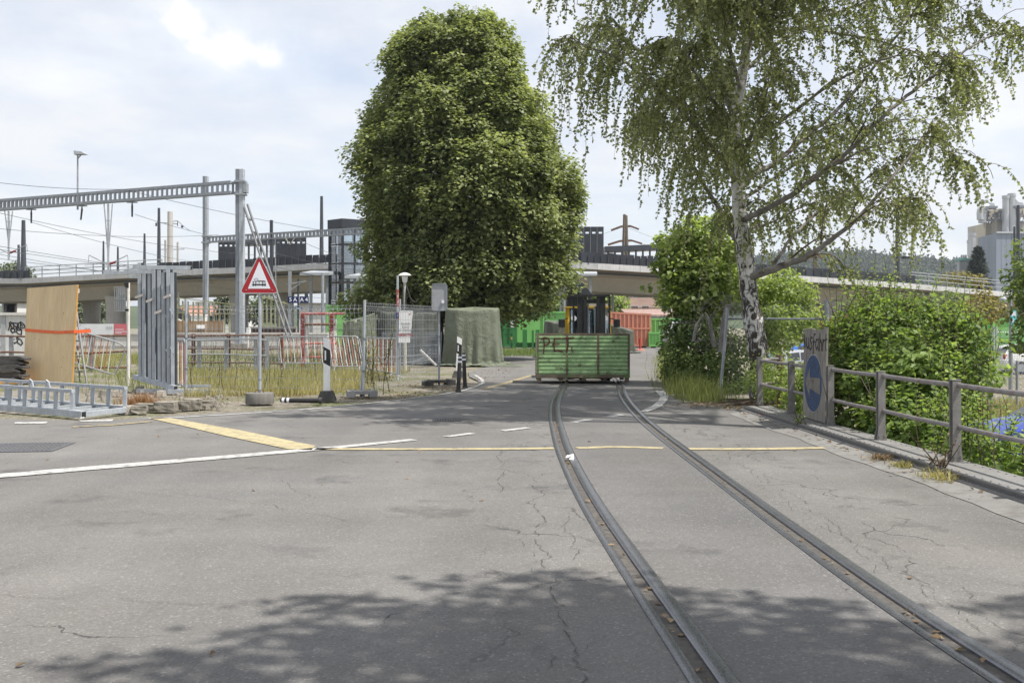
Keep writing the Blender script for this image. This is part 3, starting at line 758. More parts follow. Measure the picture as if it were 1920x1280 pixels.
# ------------------------------------------------------------------ tram warning sign
def build_sign():
    Y = 18.1; x = X_(487, Y)
    root = thing('warning_sign', 'red and white triangular tram warning sign on a grey pole', 'warning sign', (x, Y, 0))
    put('base', MB().lathe([(.25, 0), (.255, .03), (.254, .185), (.246, .198), (.04, .20)], (0, 0, 0), 28), M['sign_base'], root, smooth=True)
    cl = MB().tube([(-.075, -.03, .20), (-.075, -.03, .245), (.075, -.03, .245), (.075, -.03, .20)], .008, 6); put('clamp', cl, M['rust'], root)
    put('pole', MB().cyl((0, 0, .15), (.005, 0, 2.0), .030, n=14), M['galv_pale'], root, smooth=True)
    put('joint', MB().cyl((0, 0, .42), (0, 0, .455), .034, n=14), M['steel_mid'], root, smooth=True)
    zb = Z_(550, Y); zt = Z_(477, Y); k = Y/FPX
    def tri(inset, rad, y):
        # rounded triangle, corners at radius
        c = [Vector((-.355, 0, zb)), Vector((.355, 0, zb)), Vector((.0, 0, zt))]; cen = sum(c, Vector())/3; out = []
        c = [cen + (p-cen)*(1 - inset) for p in c]
        for i in range(3):
            a, b, d = c[i], c[(i+1) % 3], c[i-1]
            u, v = (d-a).normalized(), (b-a).normalized(); cc = a + (u+v)*rad*1.15
            for j in range(6):
                t = j/5; p = (a+u*rad*1.9)*(1-t)**2 + a*2*t*(1-t)*1.0 + (a+v*rad*1.9)*t*t
                out.append(Vector((p.x, y, p.z)))
        return out
    put('plate', MB().prism(tri(-.02, .045, -.036), (0, .012, 0)), M['galv_pale'], root)
    rim = MB(); A = tri(-.03, .05, -.042); B = tri(.03, .045, -.042)
    n = len(A)
    vs = [*A, *B, *[p + Vector((0, .02, 0)) for p in A], *[p + Vector((0, .02, 0)) for p in B]]
    fs = []
    for i in range(n):
        j = (i+1) % n; fs += [(i, j, n+j, n+i), (2*n+i, 3*n+i, 3*n+j, 2*n+j), (i, 2*n+i, 2*n+j, j), (n+i, n+j, 3*n+j, 3*n+i)]
    rim.add(vs, fs); put('rim', rim, mat('sign_rim', (.45, .52, .52), .4, .3, var=.08), root)
    put('red_border', MB().prism(tri(.035, .04, -.0385), (0, .002, 0)), M['sign_red'], root)
    face = [Vector((-.205, 0, zb+.085)), Vector((.205, 0, zb+.085)), Vector((0, 0, zt-.135))]
    put('white_field', MB().prism([Vector((p.x, -.0405, p.z)) for p in face], (0, .0018, 0)), M['sign_white'], root)
    tr = MB(); y = -.0425
    def b(x0, x1, z0, z1): tr.bx(x0, x1, y, y+.0018, zb+z0, zb+z1)
    b(-.125, .125, .145, .170); b(-.118, -.098, .132, .145); b(-.075, -.062, .132, .145); b(.055, .075, .132, .145); b(.098, .118, .132, .145)
    b(-.122, .122, .212, .219); b(-.030, .105, .219, .230)
    for q in (-.110, -.100, -.064, -.056, .0, .060, .068, .09, .112): b(q-.0028, q+.0028, .17, .212)
    for (p, q) in (((-.055, .230), (-.095, .252)), ((-.095, .252), (-.055, .276)), ((-.055, .276), (-.012, .252)), ((-.012, .252), (-.055, .230))):
        tr.bar((p[0], y+.001, zb+p[1]), (q[0], y+.001, zb+q[1]), .004, .0018, up=(0, 1, 0))
    put('tram_pictogram', tr, M['black'], root)
    bt = MB()
    for p in ((-.235, zb+.06), (.235, zb+.06), (0, zt-.075)): bt.cyl((p[0], -.046, p[1]), (p[0], -.03, p[1]), .008, n=6)
    put('bolt', bt, M['galv_pale'], root)
    put('bracket', MB().bx(-.06, .06, -.032, .034, zb+.02, zb+.05).bx(-.03, .03, -.026, .03, zb-.02, zb+.3), M['galv_pale'], root)
M['sign_red'] = mat('reflective_red', (.36, .018, .025), .35, 0, var=.06, vs=6, bump=.05)
M['sign_white'] = mat('reflective_white', (.74, .76, .80), .35, 0, var=.04, vs=6, bump=.05)
M['sign_base'] = mat('sign_base_concrete', (.185, .175, .16), .9, 0, var=.2, vs=5, fine=.14, bump=.6, bs=40, col2=(.10, .095, .085), c2s=5, c2=(.5, .68), streak=.15)
build_sign()

# ------------------------------------------------------------------ white delineator posts, bollards
def delineator(px, pyb, top, label, lean=0):
    p = G(px, pyb); Y = p.y
    root = thing('delineator', label, 'marker post', (p.x, p.y, 0), group='white delineator posts at the road edge')
    put('foot', MB().add([(-.17,-.14,0),(.17,-.14,0),(.17,.14,0),(-.17,.14,0),(-.11,-.09,.19),(.11,-.09,.19),(.11,.09,.19),(-.11,.09,.19)], [(0,3,2,1),(4,5,6,7),(0,1,5,4),(1,2,6,5),(2,3,7,6),(3,0,4,7)]), M['recycled_black'], root, bevel=.012)
    H = top
    def sec(z0, z1, sh=0.0, g=0.0):
        pr = [(-.062, -.03), (.062, -.03), (.066, .0), (.0, .055), (-.066, 0)]
        vs = [(x*(1+g), y*(1+g), z0 + sh*0) for x, y in pr] + [(x*(1+g), y*(1+g), z1 - sh*(x+.066)) for x, y in pr]
        vs = [(x + lean*z, y, z) for x, y, z in vs]
        return MB().add(vs, [(4,3,2,1,0), (5,6,7,8,9)] + [(i, (i+1) % 5, (i+1) % 5 + 5, i+5) for i in range(5)])
    put('post', sec(.17, H, .55), M['white_plastic'], root)
    bd = sec(H*.60, H*.855, 0, .02)
    # slanted black band
    vs = bd.v; bd.v = [(x, y, z - .55*(x+.066-lean*z) if i % 10 < 10 else z) for i, (x, y, z) in enumerate(vs)]
    put('black_band', bd, M['black'], root)
    put('reflector', MB().bx(-.038+lean*H*.7, -.010+lean*H*.7, -.0345, -.031, H*.64, H*.79), M['sign_white'], root)
delineator(613, 751, 1.20, 'white roadside delineator with black band nearest the tram sign')
delineator(859, 708, 1.13, 'white delineator standing in front of the green tarpaulin', lean=.035)
def bollard(base, d, h, label, fallen=False, grp='black rubber bollards with reflective rings'):
    root = thing('bollard', label, 'bollard', base, group=grp)
    d = Vector(d).normalized(); up = lambda t: d*t
    put('tube', MB().tube([up(0), up(h-.02), up(h)], [.046, .042, .03], 14), M['black_rubber'], root, smooth=True)
    for t in (h-.17, h-.08):
        put('reflective_ring', MB().tube([up(t), up(t+.045)], .0455, 14), M['sign_white'], root, smooth=True)
    put('foot_ring', MB().tube([up(0), up(.05)], .062, 14), M['recycled_black'], root, smooth=True)
bollard(G(859, 735), (.05, 0, 1), .80, 'upright black bollard with white rings, the nearer one of the pair at the tarpaulin')
bollard(G(872, 727), (-.04, 0, 1), .80, 'upright black bollard with white rings, the one right beside the road line')
b0 = G(604, 756); bollard((b0.x, b0.y, .05), (-1, .1, 0), .78, 'fallen black bollard with white rings lying on the asphalt')

# ------------------------------------------------------------------ welded mesh fence
WIRE = mat('fence_wire', (.36, .37, .39), .45, .4, var=.1, bump=0)
def mesh_panel(root, a, c, z0, z1, step=.092, folds=(.93, .34), r=.0029):
    """vertical wires with V folds, double horizontal wires"""
    a, c = Vector(a), Vector(c); u = (c-a); L = u.length; u.normalize(); nrm = Vector((u.y, -u.x, 0)); mb = MB()
    H = z1 - z0; pr = [(0, 0)]
    for f in sorted(folds): pr += [(H*f-.045, 0), (H*f, .04), (H*f+.045, 0)]
    pr.append((H, 0))
    def P(s, h, o=0): return a + u*s + nrm*o + Vector((0, 0, z0+h))
    x = step*.5
    while x < L:
        for (h0, o0), (h1, o1) in zip(pr[:-1], pr[1:]): mb.bar(P(x, h0, o0), P(x, h1, o1), r*2)
        x += step
    hs = [.03]
    while hs[-1] + .2 < H: hs.append(hs[-1] + .2)
    hs += [H-.02]
    for f in folds: hs += [H*f-.045, H*f+.045]
    for h in hs: mb.bar(P(0, h), P(L, h), r*2.3)
    return put('wire_mesh', mb, WIRE, root, world=True, kind='stuff')
def fence_post(root, p, h, twin=False, lean=0):
    mb = MB().tube([p, Vector(p) + Vector((lean, 0, h))], .028, 10)
    put('post', mb, M['galv_pale'], root, world=True, smooth=True)
    if twin:
        put('brace', MB().tube([Vector(p) + Vector((-.055, .05, 0)), Vector(p) + Vector((-.01+lean, .03, h*.55))], .024, 8), M['galv_pale'], root, world=True, smooth=True)
    for z in (.5, 1.15):
        put('clip', MB().lathe([(.04, 0), (.04, .03)], Vector(p) + Vector((lean*z/h, 0, z)), 8), M['steel_grey'], root, world=True)
def fence_foot(c, rz, label, w=.66, m=None, h=.13, d=.22):
    root = thing('fence_foot', label, 'fence foot', c, rz, group='feet of the site fence')
    mb = MB()
    mb.bx(-w/2, -w*.22, -d/2, d/2, 0, h); mb.bx(w*.22, w/2, -d/2, d/2, 0, h); mb.bx(-w*.22, w*.22, -d/2, d/2, h*.45, h)
    mb.bx(-w*.35, -w*.27, -d/2+.03, d/2-.03, h, h+.015); mb.bx(w*.27, w*.35, -d/2+.03, d/2-.03, h, h+.015)
    put('block', mb, m or M['foot_concrete'], root, bevel=.012)
M['foot_concrete'] = mat('fence_foot_concrete', (.25, .25, .255), .85, 0, var=.12, vs=5, fine=.1, bump=.4, bs=50)
fA, fB, fC = G(349, 737), G(681, 744), G(823, 722)
root = thing('mesh_fence', 'see through welded mesh fence panel behind the tram sign', 'mesh fence', fA, group='welded mesh site fence panels')
mesh_panel(root, fA + Vector((.03, 0, .06)), fB + Vector((-.03, .02, .06)), .06, Z_(577, 20.2))
fence_post(root, fA, Z_(560, fA.y)); fence_post(root, fB, Z_(562, fB.y), True, .03)
root = thing('mesh_fence', 'welded mesh fence panel carrying the blank sign, in front of the dark tarpaulin', 'mesh fence', fB + Vector((.1, .1, 0)), group='welded mesh site fence panels')
mesh_panel(root, fB + Vector((.05, .03, .06)), fC + Vector((-.03, 0, .06)), .06, Z_(576, 22))
fence_post(root, fC, Z_(566, fC.y), False)
fM = fB.lerp(fC, .44); fD = Vector((X_(750, 29), 29, 0))
root = thing('mesh_fence', 'short further mesh fence piece beside the notice board', 'mesh fence', fD, group='welded mesh site fence panels')
mesh_panel(root, fD, fD + Vector((.75, -.5, 0)), .08, 1.9, step=.15, r=.0022); fence_post(root, fD, 2.2)
fence_foot(fB + Vector((-.02, -.02, 0)), .25, 'grey concrete fence foot under the middle fence post', .6)
fence_foot(fC + Vector((0, -.05, 0)), .5, 'grey fence foot among leaves beside the bollards', .8, M['recycled_black'])
def blank_sign():
    Y = fC.y - .06
    root = thing('blank_sign', 'grey back of a rounded rectangular road sign on the fence', 'road sign', (X_(824, Y), Y, Z_(582, Y)))
    w, h = 28*Y/FPX, 50*Y/FPX; r = .06; P = []
    for cx_, cz_, a0 in ((w/2-r, h-r, 0), (-w/2+r, h-r, 90), (-w/2+r, r, 180), (w/2-r, r, 270)):
        for k in range(5):
            a = math.radians(a0 + k*22.5); P.append(Vector((cx_+r*math.cos(a), 0, cz_+r*math.sin(a))))
    put('plate', MB().prism(P, (0, .012, 0)), M['plate_grey'], root)
    rim = [p + Vector((0, -.012, 0)) for p in P]
    mb = MB()
    for a, c in zip(rim, rim[1:] + rim[:1]): mb.bar(a, c, .018, .022, up=(0, 1, 0))
    put('rim', mb, M['galv'], root)
    put('clamp', MB().bx(w*.15, w*.15+.055, -.035, .0, .17, .24), M['white_plastic'], root)
M['plate_grey'] = mat('sign_back_grey', (.36, .37, .385), .5, .2, var=.08, vs=3, bump=.1)
blank_sign()
def notice():
    Y = 26.0; x = X_(761, Y)
    root = thing('notice_board', 'tall white notice with red line fixed to the fence', 'notice', (x, Y-.05, Z_(642, Y)))
    w, h = 23*Y/FPX, 60*Y/FPX
    put('panel', MB().add([(-w/2-.03,0,0),(w/2-.05,0,0),(w/2+.03,0,h),(-w/2+.0,0,h),(-w/2-.03,.02,0),(w/2-.05,.02,0),(w/2+.03,.02,h),(-w/2,.02,h)], [(0,1,2,3),(7,6,5,4),(0,4,5,1),(1,5,6,2),(2,6,7,3),(3,7,4,0)]), M['white_plastic'], root)
    ink = mat('faded_ink', (.35, .36, .38), .6, 0, bump=0)
    for i, s in enumerate(('Baustelle', 'Zutritt', 'für Unbefugte', 'untersagt')): text_mesh('lettering', s, .07, ink, root, (0, -.004, h*.60 - i*.085))
    text_mesh('lettering', 'VERBOTEN', .085, M['sign_red'], root, (0, -.004, h*.235), bold=.002)
    put('logo', MB().prism([(w*.22, -.004, h*.88), (w*.42, -.004, h*.92), (w*.38, -.004, h*.86)], (0, .002, 0)), M['sign_red'], root)
    put('pole', MB().cyl((-w/2-.06, .06, -Z_(642, Y)), (-w/2-.06, .06, 1.75), .03), M['galv_pale'], root, smooth=True)
    put('pole_stickers', MB().cyl((-w/2-.06, .06, h+.10), (-w/2-.06, .06, h+.55), .033).bx(-w/2-.12, -w/2-.02, -.01, 0, h-.22, h-.05), [M['red_worn']], root, smooth=True)
    put('sticker', MB().bx(-w/2-.115, -w/2-.025, -.02, -.012, h-.20, h-.06), M['blue'], root)
notice()
def street_lamp():
    Y = 31.0; x = X_(759, Y)
    root = thing('street_lamp', 'small street lamp with mushroom shaped shade and hanging cables', 'street lamp', (x, Y, 0))
    zt = Z_(518, Y)
    put('pole', MB().tube([(0, 0, 0), (0, 0, zt-.1)], [.06, .045], 10), M['cream_pole'], root, smooth=True)
    put('shade', MB().lathe([(.07, -.02), (.19, .0), (.205, .015), (.12, .07), (.03, .095)], (0, 0, zt+.02), 20), M['white_plastic'], root, smooth=True)
    put('glass_bowl', MB().lathe([(.05, -.20), (.075, -.16), (.095, 0)], (0, 0, zt), 16), M['sign_white'], root, smooth=True)
    for (a, pts) in ((0, [(-.05, 0, zt-.2), (-.07, -.03, zt-.7), (-.05, -.03, zt-1.6)]), (1, [(.03, 0, zt-.22), (.10, -.03, zt-.45), (.2, -.03, zt-.72), (.34, -.03, zt-.8), (.42, -.03, zt-.76)]), (2, [(.02, 0, zt-.2), (.04, -.05, zt-.9), (.06, -.05, zt-1.8)])):
        put('cable', MB().tube(spline(pts, 12), .022, 6), M['black_rubber'], root, smooth=True)
M['cream_pole'] = mat('cream_pole_paint', (.45, .44, .38), .6, 0, var=.1, vs=4)
street_lamp()

# ------------------------------------------------------------------ red and white crowd barriers
def barrier(p, q, zt, zb, label, nb, tilt=(0, 0, 0), grp='red and white crowd control barriers'):
    """top rail from p to q (ground points), between heights zb and zt"""
    p, q = Vector(p), Vector(q); root = thing('crowd_barrier', label, 'crowd barrier', p, group=grp)
    u = q - p; t = Vector(tilt)
    A, B = Vector((0, 0, zb)), u + Vector((0, 0, zb)); Cc, D = Vector((0, 0, zt)) + t, u + Vector((0, 0, zt)) + t
    un = u.normalized()
    put('frame', MB().tube([A, A*.1 + Cc*.9, Cc + un*.1, D - un*.1, B*.1 + D*.9, B], .021, 8).tube([A, B], .019, 8), M['galv'], root, smooth=True)
    meR = mesh_of('bar', MB().cyl((0, 0, 0), (0, 0, 1), .0125, n=6), M['orange_bar'], True); meW = mesh_of('bar', MB().cyl((0, 0, 0), (0, 0, 1), .0125, n=6), M['white_bar'], True)
    for i in range(nb):
        f = (i+.7)/(nb+.4); a = A.lerp(B, f); c = Cc.lerp(D, f); d = c - a
        link_mesh('bar', meR if i % 2 else meW, root, a, d.to_track_quat('Z', 'Y').to_euler(), (1, 1, d.length))
    for f in (.12, .88):
        g = u*f; nrm = Vector((un.y, -un.x, 0)); put('foot', MB().tube([g + nrm*.28 + Vector((0, 0, .01)), g + nrm*.2 + Vector((0, 0, .06)), g + Vector((0, 0, zb)), g - nrm*.2 + Vector((0, 0, .06)), g - nrm*.28 + Vector((0, 0, .01))], .016, 6), M['galv'], root, smooth=True)
barrier((X_(523, 31), 31, 0), (X_(622, 31), 31, 0), 1.08, .27, 'faded red and white barrier in the weeds left of the white delineator', 15, (-.06, 0, 0))
barrier((X_(621, 30), 30, 0), (X_(682, 30), 30, 0), 1.10, .20, 'bright red and white barrier leaning in front of the collapsed tarpaulin', 13, (-.16, .1, 0))
barrier((X_(686, 29.5), 29.5, 0), (X_(746, 26.0), 26.0, 0), 1.08, .16, 'red and white barrier tilted down beside the notice board', 15, (0, 0, 0))
barrier((X_(317, 23), 23, 0), (X_(348, 21.6), 21.6, 0), 1.10, .12, 'red and white barrier wedged between steel frames and fence post', 8)
# fallen barrier behind the plywood
def fallen():
    Yd = 27; root = thing('crowd_barrier', 'tilted red and white barrier hanging behind the plywood board', 'crowd barrier', (X_(185, Yd), Yd, 0), group='red and white crowd control barriers')
    P = [At(128, 612, Yd), At(150, 621, Yd), At(222, 642, Yd), At(234, 650, Yd), At(233, 662, Yd), At(216, 702, Yd), At(205, 700, Yd), At(128, 676, Yd)]
    put('frame', MB().tube(P, .022, 8), M['galv'], root, world=True, smooth=True)
    for i in range(13):
        t = (i+.5)/13; a = P[1].lerp(P[2], t*1.12 - .25); c = P[7].lerp(P[6], t*1.12 - .12)
        put('bar', MB().cyl(a, c, .012, n=6), M['orange_bar'] if i % 2 else M['white_bar'], root, world=True, smooth=True)
    put('foot', MB().tube([At(186, 724, 26), At(200, 715, 26.2), At(218, 714, 26.4), At(226, 726, 26.2)], .02, 7), M['galv'], root, world=True, smooth=True)
fallen()

# ------------------------------------------------------------------ rusty pipe fence in the weeds and rail behind it
def pipe_fence(posts, Yp, zs, label, m, pm, name='pipe_fence', r=.03):
    root = thing(name, label, 'pipe fence', (X_(posts[len(posts)//2], Yp), Yp, 0))
    for px in posts: put('post', MB().bx(X_(px, Yp)-.055, X_(px, Yp)+.055, Yp, Yp+.08, 0, max(zs)+.06), pm, root, world=True)
    for z in zs:
        pts = [Vector((X_(px, Yp), Yp-.03, z + random.uniform(-.03, .03))) for px in posts]
        put('pipe', MB().tube(pts, r, 8), m, root, world=True, smooth=True)
pipe_fence([320, 362, 428, 492, 527], 33, [Z_(629, 33), Z_(654, 33), Z_(680, 33)], 'old rusty pipe fence in the weeds behind the mesh fence', M['rust'], M['rust'])
pipe_fence([345, 373, 424, 479, 500], 30.8, [Z_(637, 30.8), Z_(665, 30.8)], 'lower grey pipe railing in the weeds, nearer than the rusty one', M['galv'], M['galv'], r=.022)
pipe_fence([-80, -30, 20, 95, 170, 240], 31, [Z_(631, 31), Z_(660, 31), Z_(690, 31)], 'pipe fence behind the plywood at the left edge', M['rust'], M['steel_mid'])
def red_frame():
    Y = 34; root = thing('red_gate', 'worn red and white steel frame standing in the weeds', 'steel frame', (X_(592, Y), Y, 0))
    for (px, w, yt, m) in ((567, .15, 588, 'red_worn'), (575, .09, 592, 'white_bar'), (621, .17, 588, 'red_worn'), (628, .09, 598, 'white_bar')):
        x = X_(px, Y); put('post', MB().add([(x-w/2,Y,0),(x+w/2,Y,0),(x+w/2,Y+w,0),(x-w/2,Y+w,0),(x-w/2,Y,Z_(yt,Y)),(x+w/2,Y,Z_(yt,Y)),(x+w/2,Y+w,Z_(yt,Y)),(x-w/2,Y+w,Z_(yt,Y))], [(0,3,2,1),(4,5,6,7),(0,1,5,4),(1,2,6,5),(2,3,7,6),(3,0,4,7)]), M[m], root, world=True)
    for (x0, x1, y, r, m) in ((563, 646, 588, .045, 'red_worn'), (570, 628, 608, .04, 'rust'), (572, 630, 644, .035, 'red_worn'), (576, 620, 669, .03, 'red_worn')):
        put('crossbar', MB().tube([At(x0, y, Y-.06), At(x1, y, Y-.06)], r, 8), M[m], root, world=True, smooth=True)
red_frame()

# ------------------------------------------------------------------ plywood, ladder, black feet
def plywood_mat():
    m, nt = _nodes('plywood'); b = NB(nt); P = b.coord('Object')
    g = b.noise(b.mapping(P, (14, 14, 1.2)), 1.5, 5, .6, .4); s = b.noise(b.mapping(P, (1, 1, .25)), 2.0, 3)
    col = b.mix(b.rng(g, .3, .7), (.58, .435, .25), (.68, .535, .34)); col = b.mix(1.0, col, b.rng(s, .3, .7, .88, 1.1), 'MULTIPLY')
    v = b.n('ShaderNodeTexVoronoi'); b.L.new(b.mapping(P, (1, 1, .6)), v.inputs[0]); v.inputs['Scale'].default_value = 8
    kn = b.math('MULTIPLY', b.rng(v.outputs['Distance'], .06, .14, 1, 0), b.rng(b.noise(P, 2.2, 2), .48, .62))
    col = b.mix(b.math('MULTIPLY', kn, .75), col, (.13, .075, .035))
    b.out(b.principled(col, .7, 0, .3, b.bump(g, .004, .3)).outputs[0]); return m
M['plywood'] = plywood_mat()
M['edge_wood'] = mat('plywood_edge', (.48, .26, .07), .7, 0, var=.15, vs=6)
def plywood():
    a, c = G(43, 716), G(134, 720); Y = a.y; u = (c-a)
    root = thing('plywood_board', 'tall sheet of plywood standing upright with an orange strap', 'plywood board', a)
    nrm = Vector((u.y, -u.x, 0)).normalized(); ht0, ht1 = Z_(540, a.y), Z_(533, c.y); o = Vector((.06, .12, 0))
    f = [Vector((0,0,0)), u, u + Vector((.08, .12, ht1)), Vector((.05, .12, ht0))]
    put('sheet', MB().prism(f, -nrm*.03), M['plywood'], root)
    put('sheet_edge', MB().prism([u + Vector((.002,0,0)), u + Vector((.014, 0, 0)), u + Vector((.094, .12, ht1)), u + Vector((.082, .12, ht1))], -nrm*.036), M['edge_wood'], root)
    st = MB(); k0, k1 = .555, .525
    pts = [f[0].lerp(f[3], k0), f[0].lerp(f[3], k0).lerp(f[1].lerp(f[2], k1), .35) + Vector((0, 0, -.02)), f[0].lerp(f[3], k0).lerp(f[1].lerp(f[2], k1), .7) + Vector((0, 0, -.03)), f[1].lerp(f[2], k1), f[1].lerp(f[2], k1) + Vector((.35, .15, .02))]
    for i, (p, q) in enumerate(zip(pts[:-1], pts[1:])): st.bar(p + nrm*.012, q + nrm*.012, .010, .07 if i < 3 else .085)
    put('strap', st, mat('orange_strap', (.75, .14, .04), .6, 0, var=.12, vs=9, bump=.3), root)
plywood()
def ladder():
    root = thing('step_ladder', 'aluminium step ladder leaning behind the plywood board', 'ladder', G(148, 716))
    m = mat('dull_aluminium', (.22, .225, .235), .7, 0, var=.12, vs=4, spec=.2)
    for (a, c, Y0, Y1) in (((138, 545), (163, 722), 26.6, 25.2), ((139, 560), (150, 720), 26.9, 25.5), ((132, 545), (139, 718), 26.7, 26.6)):
        put('rail', MB().bar(At(*a, Y0), At(*c, Y1), .035, .075), m, root, world=True)
    for (x0, x1, y, Y) in ((134, 146, 578, 26.4), (134, 150, 610, 26.2), (134, 155, 639, 26), (134, 155, 668, 25.8), (136, 160, 696, 25.6)):
        put('step', MB().bar(At(x0, y, Y), At(x1, y, Y), .09, .03), m, root, world=True)
    put('head', MB().bx(X_(136, 26.5), X_(146, 26.5), 26.4, 26.6, Z_(549, 26.5), Z_(541, 26.5)), M['white_bar'], root, world=True)
ladder()
def foot_stack():
    Y = 24.5; h = .105
    for i in range(6):
        root = thing('fence_foot', ('lowest', 'second lowest', 'third from the bottom', 'third from the top', 'second highest', 'topmost')[i] + ' black plastic fence foot of the stack left of the plywood', 'fence foot', (X_(8, Y) + random.uniform(-.06, .06) + (.1 if i % 2 else 0), Y + random.uniform(-.04, .04), .05 + i*h), random.uniform(-.06, .06), group='stacked black fence feet')
        w = .9; mb = MB()
        mb.prism([(-w/2, -.12, 0), (w/2, -.12, 0), (w/2, -.12, h*.45), (w*.33, -.12, h*.97), (-w*.33, -.12, h*.97), (-w/2, -.12, h*.45)], (0, .36, 0)); put('block', mb, M['recycled_black'], root, bevel=.008)
        put('socket', MB().bx(w*.3, w*.40, -.1245, -.1205, h*.15, h*.42), M['black'], root)
foot_stack()
put('pallet', MB().bx(X_(-10, 24.4), X_(46, 24.4), 24.2, 25.0, 0.0, .045), M['edge_wood'])
tag(bpy.data.objects['pallet'], 'thin wooden board under the stack of black fence feet', 'board')

# ------------------------------------------------------------------ upright bundle of galvanised frames
def frame_bundle():
    A = G(327, 738); u = Vector((-.76, .65, 0)); root = thing('steel_frame_bundle', 'upright bundle of galvanised steel frames taped together beside the fence', 'steel frames', A)
    m = M['galv_pale']; L = 1.62
    P = lambda s, z, o=0: u*s + Vector((0, 0, z)) + Vector((.65, .76, 0))*o
    put('bottom_beam', MB().bar(P(-.05, .12), P(L, .30), .10), m, root)
    put('beam_hollow_shade', MB().bar(P(-.056, .121), P(-.058, .121), .078), M['black'], root)  # black plate imitating the dark hollow of the tube
    pos = [.05, .205, .41, .565, .80, .955, 1.21, 1.365]
    for i, s in enumerate(pos):
        zb, top = .17 + s*.11, 2.52 + .05*math.sin(i*2) + s*.16
        s2 = s + .02*math.sin(i*3) + .02
        put('upright', MB().frame(P(s, zb) + Vector((-.048, 0, 0)), Vector((.066, 0, 0)), Vector((.015, .05, 0)), P(s2, top) - P(s, zb)), m, root)
        put('upright_shade_strip', MB().frame(P(s, zb) + Vector((.0185, .02, 0)), Vector((.045, .0, 0)), Vector((0, .05, 0)), P(s2, top) - P(s, zb)), M['dark_steel'], root)  # dark strip imitating the shaded side of each upright
    for (x0, x1, y0, Y, th) in ((250, 358, 501, 21.0, .085), (233, 318, 509, 21.4, .08), (210, 284, 511, 21.9, .07), (195, 240, 511, 22.2, .085), (222, 256, 516, 22.6, .05), (240, 325, 519, 22.4, .06)):
        a, c = At(x0, y0, Y), At(x1, y0 + 1.2, Y); put('top_beam', MB().bar(a, c, .09, th), m if y0 != 516 else M['cream_pole'], root, world=True)
        put('beam_hollow_shade', MB().bar(c + Vector((.003, 0, 0)), c + Vector((.005, 0, 0)), .07, th*.78), M['black'], root, world=True)  # black plate for the shade inside the hollow beam
    tape = mat('packing_tape', (.62, .56, .5), .3, 0, var=.1, bump=.2)
    for (s0, s1, z) in ((.04, .3, 2.02), (.38, .66, 1.7), (.74, 1.0, 1.95), (1.12, 1.45, 2.05)):
        put('tape', MB().bar(P(s0, z+.03, -.06) + Vector((0, -.04, 0)), P(s1, z-.02, -.06) + Vector((0, -.04, 0)), .01, .05), tape, root)
    for (s, z) in ((.10, 1.75), (.27, 1.62), (.07, .95), (.24, .9)):
        hp = [P(s, z) + Vector((-.02, -.03, 0)), P(s, z) + Vector((-.02, -.08, .02)), P(s, z) + Vector((.04, -.08, -.1)), P(s, z) + Vector((.03, -.03, -.14))]
        put('hook', MB().tube(hp, .008, 6), m, root, smooth=True)
    put('base_plate', MB().bx(-.35, .75, .05, .16, .0, .07).bx(-.75, .1, .55, .65, .0, .06).bx(-.9, -.2, .28, .36, .0, .08), m, root)
    put('base_tube', MB().bar((-.12, -.05, .05), (.62, .10, .05), .09).bar((.1, .3, .14), (.65, .35, .14), .06), m, root)
frame_bundle()
def wire_cage():
    Y = 23.6; root = thing('wire_cage', 'small upright wire cage hanging beside the steel frames', 'wire cage', (X_(228, Y), Y, 0))
    x0, x1, zt, zb = X_(218, Y), X_(236, Y), Z_(538, Y), Z_(583, Y); mb = MB()
    for k in range(6): x = x0 + (x1-x0)*k/5; mb.bar((x, Y-.1, zb), (x, Y-.1, zt), .012); mb.bar((x, Y+.1, zb), (x, Y+.1, zt), .012)
    for z in (zb, (zb+zt)/2, zt): mb.bar((x0, Y-.1, z), (x1, Y-.1, z), .014); mb.bar((x0, Y-.1, z), (x0, Y+.1, z), .014); mb.bar((x1, Y-.1, z), (x1, Y+.1, z), .014)
    put('cage', mb, M['galv'], root, world=True); put('pole', MB().cyl((X_(236, Y)+.06, Y, 0), (X_(236, Y)+.06, Y, zt+.1), .035), M['white_bar'], root, world=True, smooth=True)
    put('bracket', MB().bx(x1-.02, x1+.08, Y-.04, Y+.04, zt-.02, zt+.10).bx(x1-.02, x1+.08, Y-.04, Y+.04, zb, zb+.05), M['black'], root, world=True)
wire_cage()

